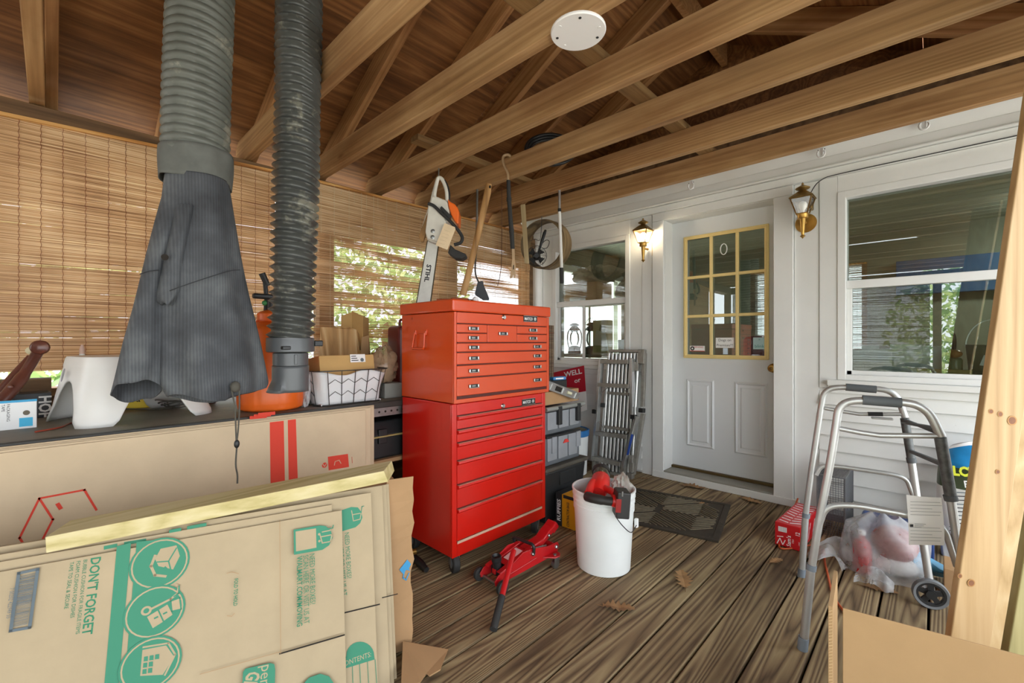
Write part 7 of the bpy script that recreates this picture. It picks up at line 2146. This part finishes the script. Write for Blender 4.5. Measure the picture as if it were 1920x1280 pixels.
Mi = frame(at(1790, 860, y=3.205), (1, 0, 0), (0, 0.08, 1))
S = Sheet(im, Mi, 0.002)
S.text('ALCIUM', (1769, 880), (1858, 888), 16, mat('lime_print', '#d8e03a', 0.5), bold=0.05)
S.text('F', (1808, 907), (1815, 907.4), 12, M_paper, bold=0.03)
for i in range(14):
    S.line([(1781, 922+i*7.2), (1781+(40, 52, 46, 30)[i % 4], 924+i*7.2)], 0.0045, M_ink if i % 3 else M_grey, 'print_line')
bsh = thing('blue_shovel', 'light blue plastic scoop lying behind the walker wheel', 'shovel', (0.02, 2.93, 0))
MB().add([at(1715, 1030, z=0.12), at(1785, 1068, z=0.06), at(1770, 1074, z=0.05), at(1712, 1062, z=0.06)], [(0,1,2,3)]).build('scoop', mat('shovel_blue', '#58a9d6', 0.4, var=0.08), bsh, world=True, solid=0.006)
MB().add([at(1712, 1062, z=0.06), at(1770, 1074, z=0.05), at(1772, 1082, z=0.01), at(1712, 1070, z=0.01)], [(0,1,2,3)]).build('lip', MATS['shovel_blue'], bsh, world=True, solid=0.006)
ic = MB(); ic.box((-0.30, 3.0, 0.001), (0.0, 3.25, 0.15)); ic = ic.build('blue_crate', mat('crate_navy', '#233f78', 0.4, var=0.1), bevel=0.012)
tag(ic, 'dark blue crate half hidden behind the shopping bag', 'crate')
MB().box((0.03, 2.70, 0.001), (0.26, 2.86, 0.13)).build('small_carton', M_cardb, bevel=0.003)
tag(bpy.data.objects['small_carton'], 'small brown carton behind the walker wheel and lumber', 'box')
fmat = MB().box((-0.12, 1.72, 0.001), (0.16, 1.98, 0.012)).build('black_tray', M_black, bevel=0.004)
tag(fmat, 'flat black tray on the deck behind the front cardboard', 'tray')

# ------------------------------------------------------------------ orange cord
cpts = [at(1458, 905, z=0.06), at(1455, 925, z=0.02), at(1462, 940, z=0.005), at(1475, 958, z=0.005), at(1500, 985, z=0.005)]
cpts = [(-0.66, 3.46, 0.07), (-0.672, 3.43, 0.03), (-0.69, 3.36, 0.006), (-0.672, 3.22, 0.006), (-0.645, 3.05, 0.006), (-0.60, 2.72, 0.006)]
cpts += [tuple(at(x, y, z=0.006)) for x, y in ((1535, 1022), (1548, 1060), (1560, 1110), (1578, 1140), (1600, 1165))]
MB().tube(smooth_path(cpts, 8), 0.0048, 8).build('extension_cord', mat('cord_orange', '#c45a2c', 0.5), smooth=60)
tag(bpy.data.objects['extension_cord'], 'orange extension cord running from the door step past the walker', 'cord')

# ------------------------------------------------------------------ boards leaning at the right
def board(label, pts, d, th, m, off=0.0):
    L = [((x-960)/FPX*d, (640-y)/FPX*d) for x, y in pts]
    a = sum(L[i][0]*L[(i+1) % 4][1] - L[(i+1) % 4][0]*L[i][1] for i in range(4))
    if a < 0: L.reverse()
    o = MB().prism(L, th, vframe(d), off).build('lumber_plank', m, bevel=0.003)
    o['group'] = 'boards leaning at the right'
    return tag(o, label, 'lumber')
M_pine = wood('pine_board', '#9c7c52', '#b39468', '#c2a57c', 'z', grain=22, along=0.05, rough=0.5, rings=0.45, bump=0.05, knots=True, hues=0.02)
M_pine2 = wood('pine_edge', '#9b7d50', '#b5986c', '#c4ac84', 'z', grain=16, along=0.3, rough=0.5, rings=0.5, bump=0.05, knots=False, hues=0.02)
M_treat = wood('treated_board', '#807a4e', '#9f9566', '#b3aa80', 'z', grain=12, along=0.05, rough=0.5, rings=0.5, bump=0.05, knots=False, hues=0.02)
db = 1.25
def ln(x0, y0, x1, y1, y): return x0 + (x1-x0)*(y-y0)/(y1-y0)
yb0, yt0 = 640 + (CAMZ-0.002)*FPX/db, 640 - (2.19-CAMZ)*FPX/db
Lx = lambda y: ln(1844, 680, 1770.5, 1188, y); Rx = lambda y: ln(1919, 680, 1844, 1207, y)
kb = board('front pine board with knots leaning at the right edge', [(Lx(yb0), yb0), (Rx(yb0), yb0), (Rx(yt0), yt0), (Lx(yt0), yt0)], db, 0.019, M_pine)
S = Sheet(kb, vframe(db) @ Matrix.Translation((0, 0, 0.019)), 0.0004)
M_knot = mat('pine_knot', '#7a4a26', 0.6, var=0.25, vs=40); M_halo = mat('knot_halo', '#a5773f', 0.6, var=0.1)
for kx, ky, kr in ((1858, 771, 0.0055), (1875, 776, 0.006), (1897, 788, 0.010), (1870, 884, 0.005), (1799, 1079, 0.005), (1820, 1092, 0.008)):
    S.disc(kx, ky, kr*1.35, M_halo, 'knot_halo', 18); S.disc(kx, ky, kr, M_knot, 'knot', 18)
d2 = db + 0.03
yb1, yt1 = 640 + (CAMZ-0.002)*FPX/d2, 640 - (2.19-CAMZ)*FPX/d2
R2 = lambda y: ln(1919, 881, 1863, 1212, y) - 0
board('second pine board just behind the knotted one', [(Rx(yb1)-60, yb1), (R2(yb1), yb1), (R2(yt1), yt1), (Rx(yt1)-60, yt1)], d2, 0.019, M_pine2)
d3 = db + 0.065
yb2_, yt2 = 640 + (CAMZ-0.002)*FPX/d3, 640 - (2.19-CAMZ)*FPX/d3
board('greenish treated board rearmost at the right edge', [(R2(yb2_)+2, yb2_), (R2(yb2_)+115, yb2_), (R2(yt2)+115, yt2), (R2(yt2)+2, yt2)], d3, 0.036, M_treat)

# ------------------------------------------------------------------ open carton in the foreground
oc = thing('open_carton', 'plain brown cardboard panel with cut edge in the front corner', 'cardboard', (0.13, 1.40, 0))
a0, a1 = Vector((-0.165, 1.365, 0)), Vector((0.136, 1.421, 0))
du = (a1-a0).normalized()
Mo = frame(a0, du, (0, 0.0, 1))
MB().box((0, 0.002, -0.004), (0.60, 0.455, 0.0), Mo).build('front_panel', M_kraft, oc, world=True, bevel=0.001)
Me = frame(a0 - du*0.025, Vector((-0.08, 0.9, 0)), (0, 0, 1))
MB().add([Me @ Vector(p) for p in ((0, 0.002, 0), (0.25, 0.002, 0), (0.25, 0.44, 0), (0.0, 0.452, 0))], [(0,1,2,3)]).build('side_flap', M_kraft, oc, world=True, solid=0.009)
mbc = MB(); 
for i in range(56):
    z = 0.004 + 0.0079*i
    mbc.bar(Me @ Vector((-0.0008, z, -0.0035)), Me @ Vector((-0.0008, z+0.004, 0.0035)), 0.001, 0.0012)
mbc.build('corrugation', card_mat('card_pale', '#d9bd90'), oc, world=True, kind='stuff')

# ------------------------------------------------------------------ things in the room behind the windows
ws = MB().box((-2.95, 3.67, 0.96), (-1.75, 4.02, 0.99)).build('inner_shelf', M_inwall)
tag(ws, 'white shelf inside behind the left window', 'shelf')
rk = thing('wire_rack', 'white wire rack inside the left window carrying the brown carton', 'rack', (-2.3, 4.05, 0.06))
for k in range(9):
    y = 3.85 + 0.05*k
    MB().tube([(-2.95, y, 1.515), (-1.70, y, 1.515)], 0.003, 6).build('shelf_wire', M_paper, rk, world=True)
for x in (-2.93, -1.72):
    for y in (3.85, 4.25):
        MB().tube([(x, y, 0.06), (x, y, 1.53)], 0.008, 8).build('rack_post', M_alu, rk, smooth=60, world=True)
bxw = thing('brown_storage_carton', 'brown carton with white labels behind the upper left window', 'box', (-2.70, 3.95, 1.519))
MB().box((-0.30, -0.14, 0.0), (0.23, 0.16, 0.21)).build('carton', card_mat('carton_rose', '#c9a585'), bxw, bevel=0.003)
for a, b in (((-0.24, 0.07), (-0.16, 0.15)), ((-0.10, 0.01), (0.10, 0.07))):
    MB().box((a[0], -0.142, a[1]), (b[0], -0.140, b[1])).build('label_patch', M_paper, bxw)
crumple('grey_blanket', 'crumpled grey fleece blanket on the carton behind the left window', 'blanket', (-2.56, 3.95, 1.73), (0.27, 0.14, 0.095), mat('fleece_grey', '#b8ad9c', 0.95, var=0.2, vs=12), 44, 40, 22, 0.42)
M_iron = mat('lantern_black', '#26282a', 0.5)
for i, (x, lb) in enumerate(((-2.76, 'black hurricane lantern left behind the lower window pane'), (-2.55, 'black hurricane lantern right behind the lower window pane'))):
    t = thing('hurricane_lantern', lb, 'lantern', (x, 3.84, 0.991))
    MB().lathe([(0.065, 0), (0.07, 0.01), (0.06, 0.07), (0.03, 0.085)], 20).build('tank', M_iron, t, smooth=40)
    MB().lathe([(0.035, 0.09), (0.052, 0.14), (0.048, 0.20), (0.03, 0.235)], 20, cap=False).build('globe', glass_mat('globe_glass', (0.95, 0.97, 0.97), 0.06), t, smooth=50)
    MB().lathe([(0.036, 0.235), (0.05, 0.25), (0.03, 0.29), (0.06, 0.30), (0.02, 0.325)], 18).build('hood', M_iron, t, smooth=40)
    for s in (-1, 1):
        MB().tube(smooth_path([(0.06*s, 0, 0.03), (0.088*s, 0, 0.12), (0.085*s, 0, 0.22), (0.04*s, 0, 0.28)], 5), 0.007, 8).build('frame_tube', M_iron, t, smooth=60)
    MB().tube([Vector((0.085*math.cos(R(a)), 0, 0.24+0.13*math.sin(R(a)))) for a in range(0, 181, 12)], 0.0025, 6).build('bail', M_iron, t, smooth=60)
pg = thing('paper_bag', 'cream paper bag standing inside the lower left window', 'bag', (-2.39, 3.80, 0.991))
MB().box((-0.09, -0.04, 0), (0.09, 0.05, 0.34)).build('bag_body', mat('cream_paper', '#d9cf9e', 0.7, var=0.05), pg, bevel=0.006)
MB().add([(-0.04, -0.042, 0.14), (0.05, -0.042, 0.12), (0.06, -0.042, 0.28), (0.0, -0.042, 0.30)], [(0,1,2,3)]).build('print_patch', mat('dull_print', '#8a8a55', 0.7), pg, solid=0.001)
pk = thing('green_packet', 'white and green packet in front of the cream bag inside', 'packet', (-2.36, 3.73, 0.991))
MB().add([(-0.10, -0.01, 0), (0.08, -0.01, 0), (0.08, 0.02, 0), (-0.10, 0.02, 0), (-0.06, 0, 0.24), (0.04, 0, 0.22), (0.04, 0.008, 0.22), (-0.06, 0.008, 0.24)], [(0,3,2,1),(4,5,6,7),(0,1,5,4),(1,2,6,5),(2,3,7,6),(3,0,4,7)]).build('packet_body', mat('packet_pale', '#d6dccb', 0.5), pk)
MB().box((-0.085, -0.012, 0.02), (0.07, -0.0105, 0.09)).build('green_patch', mat('packet_green', '#5f8a4a', 0.5), pk)
crumple('white_bundle', 'bundle of white cords in a tub behind the upper left window', 'bundle', (-2.19, 3.90, 1.52), (0.10, 0.09, 0.10), mat('bundle_white', '#b9bdb4', 0.7, var=0.2), 51, 30, 18, 0.4)
MB().lathe([(0.04, 0), (0.05, 0.01), (0.055, 0.14), (0.05, 0.145)], 20, Matrix.Translation((-2.12, 3.74, 1.33))).build('pale_cup', mat('cup_green', '#c7d3c4', 0.4), smooth=40)
tag(bpy.data.objects['pale_cup'], 'pale green cup tilted on the wire rack inside', 'cup')
bpy.data.objects['pale_cup'].location.z = 0.991
# right window: sill clutter, papers, basket, jar
sl2 = MB().box((-0.44, 3.67, 0.88), (0.85, 4.15, 0.92)).build('inner_table', M_plate)
tag(sl2, 'dark table inside behind the wide window', 'table')
rnd = random.Random(12)
for i, (x, z, w, h, lb) in enumerate(((-0.385, 0.98, 0.09, 0.14, 'leftmost white card standing inside the wide window'), (-0.31, 0.955, 0.09, 0.17, 'second white card standing inside the wide window'), (-0.245, 1.0, 0.09, 0.15, 'third white card standing inside the wide window'), (-0.14, 0.965, 0.16, 0.18, 'pale green card standing inside the wide window'), (-0.01, 0.955, 0.11, 0.17, 'wide pale sheet standing inside the wide window'))):
    t = thing('standing_card', lb, 'card', (x, 3.76+0.02*i, 0.921), R(rnd.uniform(-10, 10)), group='cards behind the wide window')
    MB().add([(-w/2, 0, 0), (w/2, 0, 0), (w/2, 0.04, h), (-w/2, 0.04, h), (-w/2, 0.09, 0), (w/2, 0.09, 0)], [(0,1,2,3), (3,2,5,4)]).build('folded_card', mat('card_bluewhite', '#dfe6ea', 0.7), t, solid=0.002)
for i, (x, c_, r_, lb) in enumerate(((0.02, '#b9a96c', 0.016, 'yellow marker pen lying inside the wide window'), (0.10, '#4d4a44', 0.014, 'black marker pen lying inside the wide window'))):
    o = MB().tube([(x-0.1, 3.72+0.02*i, 0.921+r_), (x+0.14, 3.72+0.02*i, 0.921+r_)], r_, 10).build('marker_pen', mat('pen_'+str(i), c_, 0.4), smooth=60)
    tag(o, lb, 'pen')
jr_ = thing('glass_jar', 'glass jar with amber contents inside the wide window', 'jar', (0.085, 3.76, 0.921))
MB().lathe([(0.035, 0), (0.038, 0.004), (0.038, 0.09), (0.03, 0.10)], 20).build('jar_body', mat('jar_green', '#77805e', 0.2), jr_, smooth=40)
MB().ball((0, 0, 0.125), 0.038, 14, 8, (1, 1, 0.7)).build('amber_top', mat('amber', '#9a6a34', 0.3), jr_, smooth=50)
MB().tube(smooth_path([(0, 0, 0.15), (0.0, 0, 0.22), (-0.01, 0, 0.25), (-0.04, 0, 0.275)], 5), 0.010, 8).build('pump_spout', M_black, jr_, smooth=60)
bb = thing('wicker_basket', 'grey basket with a wire handle inside the wide window', 'basket', (0.25, 3.85, 0.921))
MB().lathe([(0.09, 0), (0.10, 0.01), (0.115, 0.18), (0.11, 0.18), (0.095, 0.012)], 28).build('basket_body', mat('basket_grey', '#6d6a5c', 0.7, var=0.2), bb, smooth=35)
MB().tube([Vector((0.112*math.cos(R(a)), 0, 0.17+0.16*math.sin(R(a)))) for a in range(0, 181, 12)], 0.004, 6).build('basket_handle', M_alu, bb, smooth=60)
MB().add([(-0.06, -0.1, 0.06), (0.02, -0.115, 0.05), (0.01, -0.11, 0.15), (-0.03, -0.1, 0.16)], [(0,1,2,3)]).build('white_tag', M_paper, bb, solid=0.002)
MB().box((0.40, 3.80, 0.921), (0.50, 3.86, 1.01)).build('cream_box', mat('cream_box', '#d7d3ae', 0.5), bevel=0.003)
tag(bpy.data.objects['cream_box'], 'small cream box beside the basket inside', 'box')
rs = thing('red_armchair', 'dark red armchair in the room behind the door', 'chair', (-1.15, 5.1, 0.06))
MB().box((-0.42, -0.40, 0.18), (0.42, 0.40, 0.46)).build('seat', mat('red_leather', '#6d1f22', 0.45), rs, bevel=0.05, seg=3)
MB().box((-0.42, 0.28, 0.46), (0.42, 0.44, 1.12)).build('backrest', MATS['red_leather'], rs, bevel=0.06, seg=3)
for s in (-1, 1):
    MB().box((0.40*s-0.07, -0.40, 0.18), (0.40*s+0.07, 0.40, 0.66)).build('armrest', MATS['red_leather'], rs, bevel=0.04, seg=3)
    for y in (-0.33, 0.33):
        MB().box((0.36*s-0.025, y-0.025, 0.0), (0.36*s+0.025, y+0.025, 0.2)).build('leg', M_plate, rs)
blind('bamboo_blind', 'bamboo blind at the far window of the room behind the door', (-0.55, 6.37), (-1.75, 6.37), 2.0, 2.0, 0.82, 0.008, 0.8, M_bamd, M_cordr, 8, 1, 15)
bl = MB().box((-0.3, 6.30, 1.62), (1.3, 6.39, 1.98)).build('blue_banner', mat('banner_blue', '#1f4f7d', 0.6, var=0.15), bevel=0.004)
tag(bl, 'dark blue banner on the far wall seen through the wide window', 'banner')

rl_ = thing('added_fill_lamp', 'round white fill lamp added to brighten the room behind the wide window', 'fill lamp', (0.95, 5.55, 2.25))  # invented light source, added so the room's ceiling and clutter get brighter
MB().lathe([(0.16, 0.085), (0.165, 0.07), (0.165, 0.05), (0.15, 0.045)], 30).build('fill_lamp_base', M_white, rl_, smooth=40)
m_, nt_, b_e = _nodes('fill_lamp_glow')
b_e.inputs['Emission Color'].default_value = (1.0, 0.95, 0.85, 1); b_e.inputs['Emission Strength'].default_value = 45.0
MB().lathe([(0.15, 0.047), (0.145, 0.02), (0.11, 0.0), (0.01, -0.008)], 30).build('lamp_glass', m_, rl_, smooth=50)
